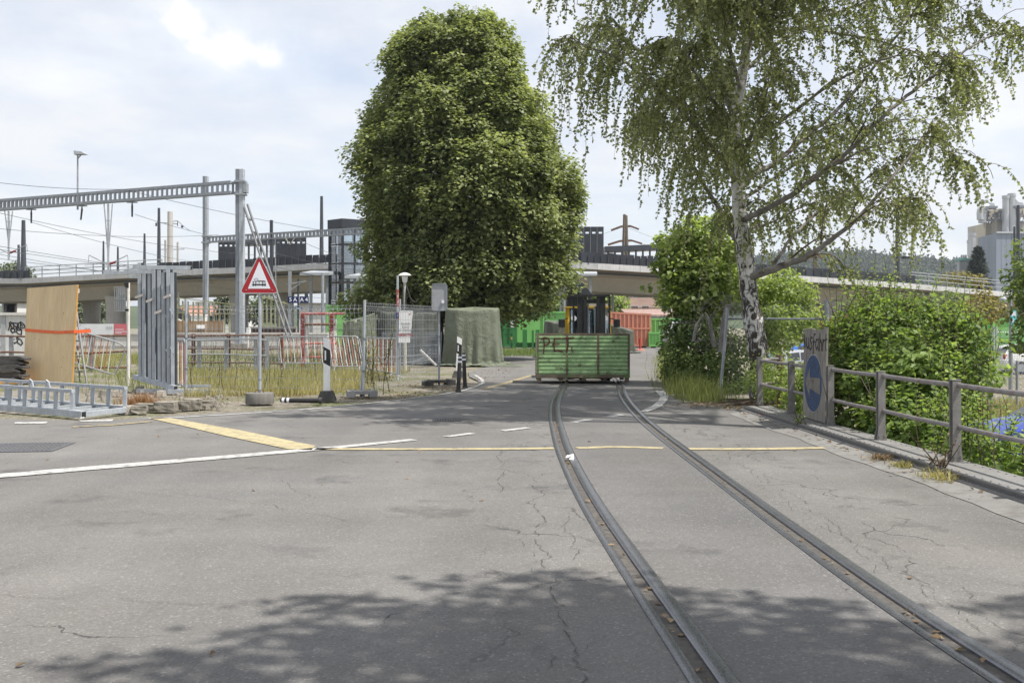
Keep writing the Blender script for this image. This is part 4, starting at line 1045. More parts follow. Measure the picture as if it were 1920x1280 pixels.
# ------------------------------------------------------------------ steel frame lying at the road edge
def lying_frame():
    A = G(157, 784); u = Vector((-.83, .56, 0)).normalized(); v = Vector((.36, .93, 0)).normalized()*1.0
    root = thing('lying_steel_frame', 'galvanised steel trestle frame lying on the asphalt at the left edge', 'steel frame', A)
    m = M['galv_pale']; L = 4.6; P = lambda s, t, z: u*s + v*t + Vector((0, 0, z)); w = .07
    put('bottom_rail', MB().bar(P(-.0, 0, .06), P(L, 0, .06), .09, .10), m, root); put('bottom_rail', MB().bar(P(.02, 1, .06), P(L, 1, .06), .09, .10), m, root)
    put('end_rail', MB().bar(P(.05, .04, .055), P(.05, .95, .055), .08, .08), m, root)
    put('rail_hollow_shade', MB().bar(P(-.001, 0, .06), P(-.004, 0, .06), .07, .078), M['black'], root)  # black plate as the dark inside of the rail tube
    s = .5
    while s < L: put('cross_rail', MB().bar(P(s, .04, .06), P(s, .96, .06), .06, .05), m, root); s += .46
    for t, st in ((.03, .34), (.97, .12)):
        hz = .40
        put('top_rail', MB().bar(P(st-.03, t, hz), P(L, t, hz+.02), .06, .055), m, root)
        s = st
        while s < L:
            put('upright', MB().bar(P(s, t, .1), P(s, t, hz-.02), .055, .055), m, root); s += .44
    for s in (.95, 1.42): put('hook', MB().tube([P(s, .03, .43), P(s+.02, .02, .52), P(s+.07, .02, .55), P(s+.1, .03, .44)], .016, 7), m, root, smooth=True)
    put('tie', MB().tube([P(.02, -.04, .01), P(-.03, -.09, .012), P(-.08, -.05, .02)], .008, 5), M['white_plastic'], root)
lying_frame()

# ------------------------------------------------------------------ kerb stones, rubble
def stone_mesh(sx, sy, sz, seed, rough=.12):
    r = random.Random(seed); bm = bmesh.new(); bmesh.ops.create_cube(bm, size=1.0); bmesh.ops.subdivide_edges(bm, edges=bm.edges[:], cuts=2, use_grid_fill=True)
    for vv in bm.verts:
        vv.co = Vector((vv.co.x*sx*(1+r.uniform(-rough, rough)), vv.co.y*sy*(1+r.uniform(-rough, rough)), vv.co.z*sz*(1+r.uniform(-rough, rough)) + sz*.5))
    me = bpy.data.meshes.new('stone'); bm.to_mesh(me); bm.free(); return me
M['kerb_stone'] = mat('old_kerb_stone', (.24, .22, .185), .9, 0, var=.2, vs=6, fine=.14, bump=.7, bs=40, col2=(.10, .09, .07), c2s=5, c2=(.5, .68))
M['rubble'] = mat('pale_rubble', (.36, .33, .28), .9, 0, var=.25, vs=6, fine=.15, bump=.7, bs=40, rnd=.3)
kp = [((283, 770), .50, .12), ((312, 771), .33, .16), ((337, 768), .36, .15), ((362, 767), .26, .17), ((384, 765), .28, .13), ((262, 774), .24, .12)]
for i, (p, w, h) in enumerate(kp):
    me = stone_mesh(w, .2, h, 40+i, .10); me.materials.append(M['kerb_stone']); o = bpy.data.objects.new('kerb_stone', me); COL.objects.link(o); o.location = G(*p); o.rotation_euler = (0, 0, .06*i - .1)
    tag(o, ('long old kerb stone at the dry tuft left of the sign', 'second kerb stone right from the dry tuft', 'third kerb stone right from the dry tuft', 'fourth kerb stone right from the dry tuft, with moss', 'last kerb stone of the row, nearest the warning sign', 'short kerb stone half hidden by the reddish tuft')[i], 'kerb stone', 'old kerb stones at the verge')
rub = MB(); vs = []
rp = [G(240, 774), G(228, 771), G(196, 742), G(215, 741), G(265, 733), G(238, 750), G(300, 742)] + [G(random.uniform(160, 420), random.uniform(730, 768)) for _ in range(110)]
V, F, off = [], [], 0
for i, p in enumerate(rp):
    s = (.16 if i < 7 else random.uniform(.02, .07)); r = random.Random(i); n = 7
    P = [(p.x + s*math.cos(2*math.pi*k/n)*r.uniform(.6, 1), p.y + s*.8*math.sin(2*math.pi*k/n)*r.uniform(.6, 1), -.02) for k in range(n)]
    Q = [(x*.75+p.x*.25 + r.uniform(-.1, .1)*s, y*.75+p.y*.25, s*r.uniform(.45, .8)) for x, y, z in P]
    rub.add(P + Q, [tuple(range(n, 2*n))] + [(k, (k+1) % n, (k+1) % n + n, k+n) for k in range(n)])
tag(put('rubble', rub, M['rubble'], kind='stuff'), 'broken pale stones scattered on the dry verge', 'rubble')
# ------------------------------------------------------------------ green transport box on the forklift
def green_rust(name, c, amount=.56):
    return mat(name, c, .5, 0, var=.18, vs=3, fine=.1, bump=.35, bs=50, col2=(.085, .05, .035), c2s=3.2, c2=(amount, amount+.09), streak=.15)
def transport_box():
    Y = 24.3; k = Y/FPX; x0, x1 = X_(1006, Y), X_(1181, Y); W = x1 - x0; zt, zb = Z_(625, Y), Z_(708, Y); D = 1.25
    root = thing('transport_box', 'rusty green corrugated steel box painted PET, carried by the forklift', 'transport box', ((x0+x1)/2, Y, zb-.12))
    mg = green_rust('worn_green_paint', (.35, .52, .26), .555); md = mat('rusty_brown_frame', (.15, .115, .085), .75, .1, var=.25, vs=6, bump=.4, col2=(.13, .22, .07), c2s=4, c2=(.52, .6))
    mi = green_rust('inner_green_paint', (.09, .24, .06), .52)
    posts = [x0, x0 + W*.315, x0 + W*.648, x1-.055]
    for i, px in enumerate(posts):
        w = .055
        put('corner_post' if i in (0, 3) else 'mid_post', MB().bx(px, px+w, Y-.02, Y+.05, zb, zt), md, root, world=True)
        put('rear_post', MB().bx(px, px+w, Y+D-.05, Y+D+.02, zb, zt), md, root, world=True)
    for (ya, yb) in ((Y-.015, Y+.05), (Y+D-.05, Y+D+.015)):
        for i in range(3):
            a, c = posts[i] + .055, posts[i+1]
            put('top_rail', MB().bx(a, c, ya, yb, zt-.05, zt-.004), md, root, world=True); put('bottom_rail', MB().bx(a, c, ya, yb, zb, zb+.075), md, root, world=True)
    for xa in (x0, x1-.055):
        put('side_rail', MB().bx(xa, xa+.055, Y+.05, Y+D-.05, zt-.05, zt-.004), md, root, world=True); put('side_rail', MB().bx(xa, xa+.055, Y+.05, Y+D-.05, zb, zb+.075), md, root, world=True)
    n = 10; h = (zt-.05-zb-.075)/n
    def ribs(a, c, yy, sgn, me_name='ribbed_plank'):
        for r in range(n):
            z = zb + .075 + h*r; j = random.uniform(-.009, .009)
            P = [(a, yy+.03*sgn, z), (a, yy+.03*sgn, z+h*.26), (a, yy-.012*sgn+j, z+h*.42), (a, yy-.012*sgn+j, z+h*.93), (a, yy+.03*sgn, z+h*.995), (a, yy+.042*sgn, z+h*.995), (a, yy+.042*sgn, z)]
            put(me_name, MB().prism(P, (c-a, 0, 0)), mg, root, world=True)
    for i in range(3): ribs(posts[i]+.055, posts[i+1], Y, 1)
    put('rear_wall', MB().bx(x0+.055, x1-.055, Y+D-.03, Y+D, zb+.075, zt-.05), mi, root, world=True)
    for xa in (x0+.01, x1-.04):
        for r in range(n):
            z = zb + .075 + h*r; put('side_plank', MB().bx(xa, xa+.03, Y+.05, Y+D-.05, z+.004, z+h-.006), mg, root, world=True)
    put('floor', MB().bx(x0+.06, x1-.06, Y+.06, Y+D-.06, zb+.02, zb+.06), md, root, world=True)
    for xa in (x0+.02, x1-.12): put('foot', MB().bx(xa, xa+.10, Y, Y+.12, zb-.11, zb), md, root, world=True); put('foot', MB().bx(xa, xa+.10, Y+D-.12, Y+D, zb-.11, zb), md, root, world=True)
    for xa in (.56, 1.1, 1.62): put('skid', MB().bx(x0+xa, x0+xa+.09, Y+.04, Y+D-.04, zb-.075, zb), md, root, world=True)
    mb = MB(); o = Vector((x0 + .17, Y-.020, zt-.47))
    # letters P E T, hand painted
    Lt = [[(.0, -.02), (.02, .2), (.0, .36)], [(-.05, .34), (.03, .37), (.12, .35), (.15, .27), (.10, .20), (.02, .19)],
          [(.27, .04), (.25, .2), (.27, .34)], [(.25, .34), (.42, .35)], [(.25, .20), (.38, .21)], [(.26, .04), (.36, .06), (.46, .02)],
          [(.46, .35), (.74, .37)], [(.57, .04), (.60, .2), (.59, .36)], [(.68, .10), (.70, .13)], [(.69, .05), (.71, .055)]]
    strokes(mb, Lt, o, (1, 0, 0), (0, 0, 1), .034, .006); put('lettering', mb, mat('dark_red_spray', (.09, .022, .02), .8, 0, bump=.1), root, world=True)
    return x0, x1, Y+D, zb
bx0, bx1, bY, bz = transport_box()

def forklift():
    Y = 26.0; xc = X_(1106, 26.6)
    root = thing('forklift', 'small yellow forklift with black mast carrying the green box', 'forklift', (xc, 27.6, 0))
    my = mat('forklift_yellow', (.58, .38, .03), .45, 0, var=.1, vs=3, col2=(.2, .15, .08), c2s=5, c2=(.62, .8)); mk = mat('mast_black', (.025, .026, .028), .45, .2, var=.2, vs=4, bump=.1)
    zt = Z_(552, Y)
    for s in (-1, 1):
        put('outer_mast', MB().bx(xc+s*.29-.07, xc+s*.29+.07, Y, Y+.16, .08, zt), mk, root, world=True)
        put('inner_mast', MB().bx(xc+s*.17-.04, xc+s*.17+.04, Y-.02, Y+.12, .2, zt-.05), mk, root, world=True)
        put('guard_bar', MB().bx(xc+s*.47-.025, xc+s*.47+.025, Y+.04, Y+.08, .75, zt-.06-.05*(s < 0)), mk, root, world=True)
        put('lift_cylinder', MB().cyl((xc+s*.10, Y+.1, .3), (xc+s*.10, Y+.1, zt-.3), .028, n=10), M['galv'], root, world=True, smooth=True)
        put('fork', MB().bx(xc+s*.3-.06, xc+s*.3+.06, Y-1.3, Y-.1, .05, .09), mk, root, world=True)
        put('fork', MB().bx(xc+s*.3-.06, xc+s*.3+.06, Y-.10, Y-.05, .05, .6), mk, root, world=True)
    put('mast_crossbar', MB().bx(xc-.47, xc+.47, Y-.03, Y+.03, zt-.06, zt), mk, root, world=True)
    put('mast_crossbar', MB().bx(xc-.22, xc+.22, Y+.02, Y+.12, zt-.22, zt-.13), mk, root, world=True)
    put('carriage', MB().bx(xc-.5, xc+.5, Y-.05, Y, .3, .42).bx(xc-.5, xc+.5, Y-.05, Y, .75, .85), mk, root, world=True)
    for k in range(5): put('backrest_bar', MB().bx(xc-.4+.2*k-.015, xc-.4+.2*k+.015, Y-.045, Y-.015, .85, 1.35), mk, root, world=True)
    # cab
    c0, c1, yz = xc-.56, xc+.56, Y+.75; zr = Z_(571, 26.8)
    for xx in (c0, c1):
        put('cab_pillar', MB().bar((xx, yz, .9), (xx*.99+xc*.01, yz+.12, zr-.08), .048), my, root, world=True); put('cab_pillar', MB().bar((xx, yz+1.35, .9), (xx*.97+xc*.03, yz+1.25, zr-.08), .065), my, root, world=True)
    put('cab_roof', MB().bx(c0-.05, c1+.05, yz+.02, yz+1.4, zr-.08, zr-.05), my, root, world=True); 
    put('roof_lamp_box', MB().bx(xc+.02, c1-.05, yz+.1, yz+.5, zr-.05, zr+.03), M['plate_grey'], root, world=True)
    put('windscreen', MB().frame((c0+.05, yz+.03, .95), (c1-c0-.1, 0, 0), (0, .012, 0), (0, .09, zr-1.08)), M['glass'], root, world=True)
    put('rear_window', MB().bx(c0+.05, c1-.05, yz+1.3, yz+1.312, 1.1, zr-.1), M['glass'], root, world=True)
    put('body', MB().prism([(c0, yz-.1, .25), (c0, yz+1.9, .3), (c0, yz+1.95, .95), (c0, yz+1.3, 1.05), (c0, yz+1.2, .75), (c0, yz-.1, .72)], (c1-c0, 0, 0)), my, root, world=True, bevel=.04)
    put('counterweight', MB().bx(c0+.05, c1-.05, yz+1.96, yz+2.3, .3, .9), mk, root, world=True, bevel=.05)
    put('seat', MB().bx(xc-.24, xc+.24, yz+.75, yz+1.15, .76, .9).bx(xc-.22, xc+.22, yz+1.1, yz+1.2, .9, 1.45), M['black_rubber'], root, world=True, bevel=.03)
    put('steering_wheel', MB().tube([(xc-.05+.17*math.cos(a), yz+.45+.05*math.sin(a), 1.15+.15*math.sin(a)) for a in np.linspace(0, 6.28, 18)], .014, 6), mk, root, world=True)
    for s in (-1, 1):
        put('mirror', MB().bx(xc+s*.74-.09, xc+s*.74+.09, yz+.02, yz+.06, 1.38, 1.60), mk, root, world=True, bevel=.02); put('mirror_arm', MB().bar((xc+s*.57, yz+.05, 1.62), (xc+s*.74, yz+.05, 1.57), .025), mk, root, world=True)
        put('work_lamp', MB().cyl((xc+s*.42, yz-.05, 1.62), (xc+s*.42, yz+.03, 1.62), .075, n=12), M['sign_white'], root, world=True, smooth=True)
        for yy, r in ((yz+.05, .34), (yz+1.6, .27)):
            w = put('wheel', MB().cyl((xc+s*.50-.11, yy, r), (xc+s*.50+.11, yy, r), r, n=20), M['black_rubber'], root, world=True, smooth=True)
            put('rim', MB().cyl((s*.50+xc-.12, yy, r), (s*.50+xc+.12, yy, r), r*.55, n=14), my, w, world=True, smooth=True)
forklift()
def hood():
    Y = 44; root = thing('metal_hood', 'dark pitched metal hood rising behind the forklift mast', 'metal hood', (X_(1085, Y), Y, 0))
    a = [At(1060, 552, Y), At(1066, 533, Y), At(1072, 529, Y), At(1092, 530, Y), At(1110, 551, Y), At(1110, 556, Y), At(1060, 560, Y)]
    put('hood', MB().prism(a[:3] + [At(1086, 552, Y), At(1062, 560, Y)], (0, 2.2, 0)), M['black'], root, world=True)
    put('roof_sheet', MB().prism([At(1073, 529, Y-.05), At(1092, 530, Y-.05), At(1111, 552, Y-.05), At(1087, 552, Y-.05)], (0, 2.3, 0)), M['dark_steel'], root, world=True)
    for px in (1066, 1080, 1106): put('leg', MB().bar((X_(px, Y+.5), Y+.5, 0), (X_(px, Y+.5), Y+.5, Z_(553, Y)), .15), M['dark_steel'], root, world=True)
    put('chute', MB().prism([At(1063, 556, Y+.3), At(1083, 556, Y+.3), At(1080, 590, Y+.3), At(1066, 590, Y+.3)], (0, 1.5, 0)), M['black_steel'], root, world=True)
hood()
# ------------------------------------------------------------------ skips and containers
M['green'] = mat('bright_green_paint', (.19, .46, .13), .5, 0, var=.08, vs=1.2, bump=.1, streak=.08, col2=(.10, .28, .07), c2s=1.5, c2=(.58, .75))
M['green_dark'] = mat('dark_and_shaded_green_paint', (.035, .16, .045), .5, 0, var=.1, vs=1.2, bump=.1)
M['salmon'] = mat('faded_orange_paint', (.56, .235, .155), .6, 0, var=.12, vs=1.2, bump=.1, streak=.1, col2=(.30, .10, .06), c2s=2, c2=(.58, .75))
M['dark_red'] = mat('dark_red_skip_paint', (.20, .03, .025), .6, 0, var=.15, vs=1.5)
def skip(x0, x1, Y, depth, z0, z1, label, m, nrib, rot=0.0, mid=True, top2=None, cat='skip', rib_w=.09, name='roll_off_skip'):
    """open steel skip: walls, ribs each a part, top rim"""
    root = thing(name, label, cat, ((x0+x1)/2, Y, z0), rot, group='steel skips in the yard'); W = x1-x0; H = z1-z0; t2 = (top2 or z1) - z0
    a, c = -W/2, W/2
    put('front_wall', MB().prism([(a, 0, .12), (c, 0, .12), (c, 0, t2-.06), (a, 0, H-.06)], (0, .06, 0)), m, root)
    put('rear_wall', MB().bx(a, c, depth-.06, depth, .12, H-.06), m, root)
    for xx in (a, c-.06): put('side_wall', MB().bx(xx, xx+.06, .06, depth-.06, .12, min(H, t2)-.06), m, root)
    put('floor', MB().bx(a+.06, c-.06, .06, depth-.06, .12, .2), m, root)
    put('top_rim', MB().prism([(a-.04, -.08, H-.10), (c+.04, -.08, t2-.10), (c+.04, -.08, t2+.02), (a-.04, -.08, H+.02)], (0, .16, 0)), m, root)
    put('sill', MB().bx(a-.02, c+.02, -.06, .0, .1, .26), m, root)
    for i in range(nrib):
        x = a + rib_w/2 + (W-rib_w)*i/(nrib-1); hh = H + (t2-H)*(x-a)/W
        put('rib', MB().prism([(x-rib_w/2, -.07, .26), (x+rib_w/2, -.07, .26), (x+rib_w/2, -.07, hh-.1), (x-rib_w/2, -.07, hh-.1)], (0, .07, 0)), m, root)
    if mid: put('mid_rail', MB().bx(a, c, -.085, -.07, H*.52, H*.52+.10), m, root)
    for s in (a+.3, c-.45): put('runner', MB().bx(s, s+.15, 0, depth, 0, .12), M['dark_steel'], root)
    return root
Yc = 66
skip(X_(970, Yc), X_(1068, Yc), Yc, 2.4, 0, Z_(584, Yc), 'long bright green skip behind the forklift', M['green'], 3, mid=False, cat='skip')
r = skip(X_(932, 64.5), X_(969.5, 64.5), 64.5, 2.4, 0, Z_(583, 64.5), 'shaded green skip end marked with letter E', M['green_dark'], 4, mid=True)  # dark green stands in for the tree's shade on this end
text_mesh('lettering', 'E', .62, M['white_bar'], r, (.36, -.09, 1.55), bold=.012)
put('warning_plate', MB().bx(.25, .5, -.09, -.075, .55, .72), M['edge_wood'], r)
skip(X_(612, 70), X_(692, 70), 70, 2.4, 0, Z_(572, 70), 'green skip half hidden behind the collapsed tarpaulin', M['green'], 5, mid=True)
skip(X_(1144, Yc), X_(1218, Yc), Yc-.5, 2.4, .0, Z_(585, Yc), 'faded orange ribbed skip right of the forklift', M['salmon'], 10, mid=True, top2=Z_(589, Yc), rib_w=.1)
skip(X_(1219, 68), X_(1246, 68), 68, 2.4, 0, Z_(597, 68), 'bright green skip between orange skip and thicket', M['green'], 4, mid=False)
skip(X_(1240, 72), X_(1300, 72), 72, 2.4, 0, Z_(597, 72), 'green skip mostly hidden by the thicket below the birch', M['green'], 5, mid=False)
skip(X_(1217, 65), X_(1237, 65), 65, .9, 0, Z_(623, 65), 'low green crate with slotted side before the green skip', M['green'], 8, mid=False, cat='crate', rib_w=.045, name='slotted_crate')
skip(X_(1705, 60), X_(1850, 60), 60, 2.4, -.55, Z_(597, 60), 'long green skip seen above the big roadside shrub', M['green'], 3, mid=True, rib_w=.3)
skip(X_(1857, 61), X_(1990, 61), 61, 2.4, -.55, Z_(597, 61), 'green skip behind the yellowish young tree at right', M['green'], 4, mid=True, rib_w=.25)
skip(X_(1556, 62), X_(1612, 62), 62, 2.4, -.5, Z_(597, 62), 'dark red skip behind the hand painted board', M['dark_red'], 5, mid=True)
skip(X_(1690, 58), X_(1735, 58), 58, 2.0, -.9, Z_(612, 58), 'dark red skip low behind the shrub top', M['dark_red'], 4, mid=True)
def stakes():
    root = thing('stake_rack', 'green steel stake rack standing before the long green skip', 'stake rack', (X_(990, 62), 62, 0))
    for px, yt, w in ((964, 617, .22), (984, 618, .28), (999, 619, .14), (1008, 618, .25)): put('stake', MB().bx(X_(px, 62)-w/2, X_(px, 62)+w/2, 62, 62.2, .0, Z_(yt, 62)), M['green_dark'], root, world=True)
    put('beam', MB().bx(X_(958, 62), X_(1012, 62), 62.21, 62.35, .1, .4), M['green_dark'], root, world=True)
stakes()
def recycling_bin():
    Y = 60; root = thing('recycling_bin', 'pale grey sloped recycling bin at the thicket edge', 'recycling bin', (X_(1268, Y), Y, 0)); a, c = X_(1249, Y), X_(1292, Y)
    put('body', MB().bx(a, c, Y, Y+1.6, .05, Z_(621, Y)), mat('bin_grey', (.42, .43, .45), .5, 0, var=.08), root, world=True, bevel=.06)
    put('hood', MB().prism([(a, Y, Z_(621, Y)+.002), (c, Y, Z_(621, Y)+.002), (c, Y, Z_(600, Y)), (a+.6, Y, Z_(603, Y))], (0, 1.6, 0)), mat('bin_lid_grey', (.50, .51, .54), .4, 0, var=.06), root, world=True, bevel=.05)
    put('flap', MB().bx(a+.5, a+1.1, Y-.03, Y, .5, .9), M['steel_grey'], root, world=True)
recycling_bin()

# ------------------------------------------------------------------ tarpaulins
def tarp_mat(name, c):
    m, nt = _nodes(name); b = NB(nt); P = b.coord('Object')
    n = b.noise(P, 1.1, 5, .6, .3); w = b.noise(b.mapping(P, (1, 1, .5)), 4.5, 6, .6, .8); f = b.noise(P, 200, 2)
    col = b.mix(1.0, c, b.math('MULTIPLY', b.rng(n, .3, .7, .86, 1.14), b.rng(f, .3, .7, .97, 1.03)), 'MULTIPLY')
    dust = b.rng(w, .55, .8, 0, .12); col = b.mix(dust, col, (.20, .21, .17))
    cz = b.noise(b.mapping(P, (1, 1, .6), (0, .5, 0)), 2.2, 7, .7, 1.5); rd = b.math('ABSOLUTE', b.math('SUBTRACT', cz, .5))
    nr = b.bump(b.math('ADD', b.math('ADD', b.math('MULTIPLY', n, 1.2), b.math('MULTIPLY', w, .15)), b.math('MULTIPLY', rd, -1.1)), .16, .6)
    b.out(b.principled(col, .52, 0, .45, nr).outputs[0]); return m
M['tarp'] = tarp_mat('green_tarpaulin', (.148, .166, .118)); M['tarp_dark'] = tarp_mat('dark_green_tarpaulin', (.075, .085, .062))
def cloth_box(name, x0, x1, y0, y1, h, label, m, seed, skirt=.5, tilt=0.0, n=46, cat='tarpaulin', sag=.06, grp=None, flare=.03):
    """sheet draped over a box: rounded edges, vertical folds that deepen towards the hem"""
    r = np.random.default_rng(seed); ph = r.uniform(0, 6.28, 12)
    # parametrise by polar rays: profile from the top centre outward, over the edge, and down
    na, nr_ = 150, 40; cx_, cy_ = (x0+x1)/2, (y0+y1)/2; hx, hy = (x1-x0)/2, (y1-y0)/2; vs = []
    for i in range(nr_):
        t = i/(nr_-1)
        for k in range(na):
            a = 2*math.pi*k/na; ca, sa = math.cos(a), math.sin(a); q = 1/max(abs(ca)/hx, abs(sa)/hy); q2 = (abs(ca/hx)**4.5 + abs(sa/hy)**4.5)**(-1/4.5)
            fold = .5*math.sin(a*17+ph[0]+2*math.sin(a*3+ph[1])) + .35*math.sin(a*29+ph[2]) + .3*math.sin(a*9+ph[3])
            if t < .42:
                s = t/.42; rad = q2*s; z = h + .10*(1-s)*(1-sag*5 if sag < .2 else 0) - sag*math.sin(s*3.1)*(.6+.6*math.sin(a*3+ph[4])) + tilt*ca*rad - .07*(1+math.cos(4*a))*.5*s + .02*math.sin(a*11+ph[5])*s
            elif t < .92:
                s = (t-.42)/.50; rad = q2*(1 + .012) + (.05+.11*s)*fold*(s**.6) + flare*s*s - .04*(1-s)
                z = (h + tilt*ca*q2 - .07*(1+math.cos(4*a))*.5)*(1-s) - .05*math.sin(s*3.14) + .02
                if s > .97: z = .03
            else:
                s = (t-.92)/.08; rad = q2*1.012 + .09*fold + flare + skirt*s*(.5+.5*math.sin(a*5+ph[6])**2); z = .03 + .05*abs(math.sin(a*21+s*5+ph[7]))*(1-s*.7)
            vs.append((cx_ + ca*rad, cy_ + sa*rad, max(z, .015)))
    fs = []
    for i in range(nr_-1):
        for k in range(na): fs.append((i*na+k, (i+1)*na+k, (i+1)*na+(k+1) % na, i*na+(k+1) % na))
    mb = MB().add(vs, fs); o = put(name, mb, m, smooth=False)
    o.data.shade_smooth(); tag(o, label, cat, grp); return o
cloth_box('tarpaulin', X_(831, 35.5), X_(936, 35.5), 35.5, 38.6, 2.06, 'large olive green tarpaulin draped over a tall stack by the road', M['tarp'], 3, grp='green tarpaulins over stored goods')
cloth_box('tarpaulin', X_(706, 37), X_(832, 37)-.15, 37, 40, 1.95, 'dark green tarpaulin behind the mesh fence and notice board', M['tarp_dark'], 4, grp='green tarpaulins over stored goods')
cloth_box('tarpaulin', X_(640, 36.5), X_(700, 36.5), 36.3, 38.5, 1.75, 'collapsed crumpled green tarpaulin at the left end of the stacks', M['tarp'], 5, grp='green tarpaulins over stored goods', tilt=.25, sag=.35)
cloth_box('tarpaulin', X_(1022, 55), X_(1070, 55), 55, 58, Z_(601, 55), 'low dark tarpaulin mound left of the forklift', M['tarp_dark'], 6, grp='green tarpaulins over stored goods', sag=.2)
cloth_box('tarpaulin', X_(1138, 52), X_(1192, 52), 52, 55, Z_(612, 52), 'low dark tarpaulin mound leaning at the orange skip', M['tarp_dark'], 7, grp='green tarpaulins over stored goods', tilt=-.3, sag=.1)
def ground_tarp():
    r = np.random.default_rng(8); nx, ny = 60, 16; vs = []; fs = []
    P0, P1 = G(850, 690), G(985, 685)
    for j in range(ny):
        for i in range(nx):
            u, t = i/(nx-1), j/(ny-1); w = .30*(1-u)**.6 + .10; x = P0.x + (P1.x-P0.x)*u; y = 35.1 + .25*math.sin(u*5) + (t-.5)*w*2.2*(1+.3*math.sin(u*17))
            z = .015 + (.10*(1-u)+.05)*abs(math.sin(u*31+t*5))*abs(math.sin(t*3.14))*(.6+.4*math.sin(u*11+2)) + .03*abs(math.sin(t*9+u*7))*math.sin(t*3.14)
            vs.append((x, y, z))
    for j in range(ny-1):
        for i in range(nx-1): fs.append((j*nx+i, j*nx+i+1, (j+1)*nx+i+1, (j+1)*nx+i))
    o = put('tarpaulin', MB().add(vs, fs), M['tarp']); o.data.shade_smooth(); tag(o, 'loose end of green tarpaulin lying crumpled on the asphalt', 'tarpaulin', 'green tarpaulins over stored goods')
ground_tarp()
def stacked_grids():
    Y = 35; root = thing('lattice_stack', 'stack of grey wire lattice grids behind the notice board', 'wire grids', (X_(780, Y), Y, 0)); mb = MB()
    x0, x1 = X_(716, Y), X_(826, Y); 
    for k in range(44): x = x0 + (x1-x0)*k/43; mb.bar((x, Y, .1), (x+.02, Y+.1, Z_(622, Y)), .014)
    for z in np.linspace(.15, 1.15, 6): mb.bar((x0, Y, z), (x1, Y+.05, z), .02)
    put('lattice', mb, M['steel_grey'], root, world=True)
    for k in range(4): put('stored_bar', MB().bar((x0+.5+.3*k, Y-.5, .1), (x1-.3, Y-.3-.1*k, .25+.12*k), .05), M['steel_mid'], root, world=True)
    put('loose_plank', MB().bar(At(788, 656, 34.2), At(818, 685, 34.0), .05, .06), M['white_bar'], root, world=True)
stacked_grids()
def red_post():
    Y = 47; root = thing('red_marker', 'small red and grey marker post at the orange skip', 'marker post', (X_(1200, 58), 58, 0))
    put('post', MB().cyl((0, 0, 0), (0, 0, .7), .06), M['red'], root, smooth=True); put('base', MB().lathe([(.3, 0), (.28, .06), (.08, .09)], (0, 0, 0), 12), M['orange_bar'], root)
red_post()

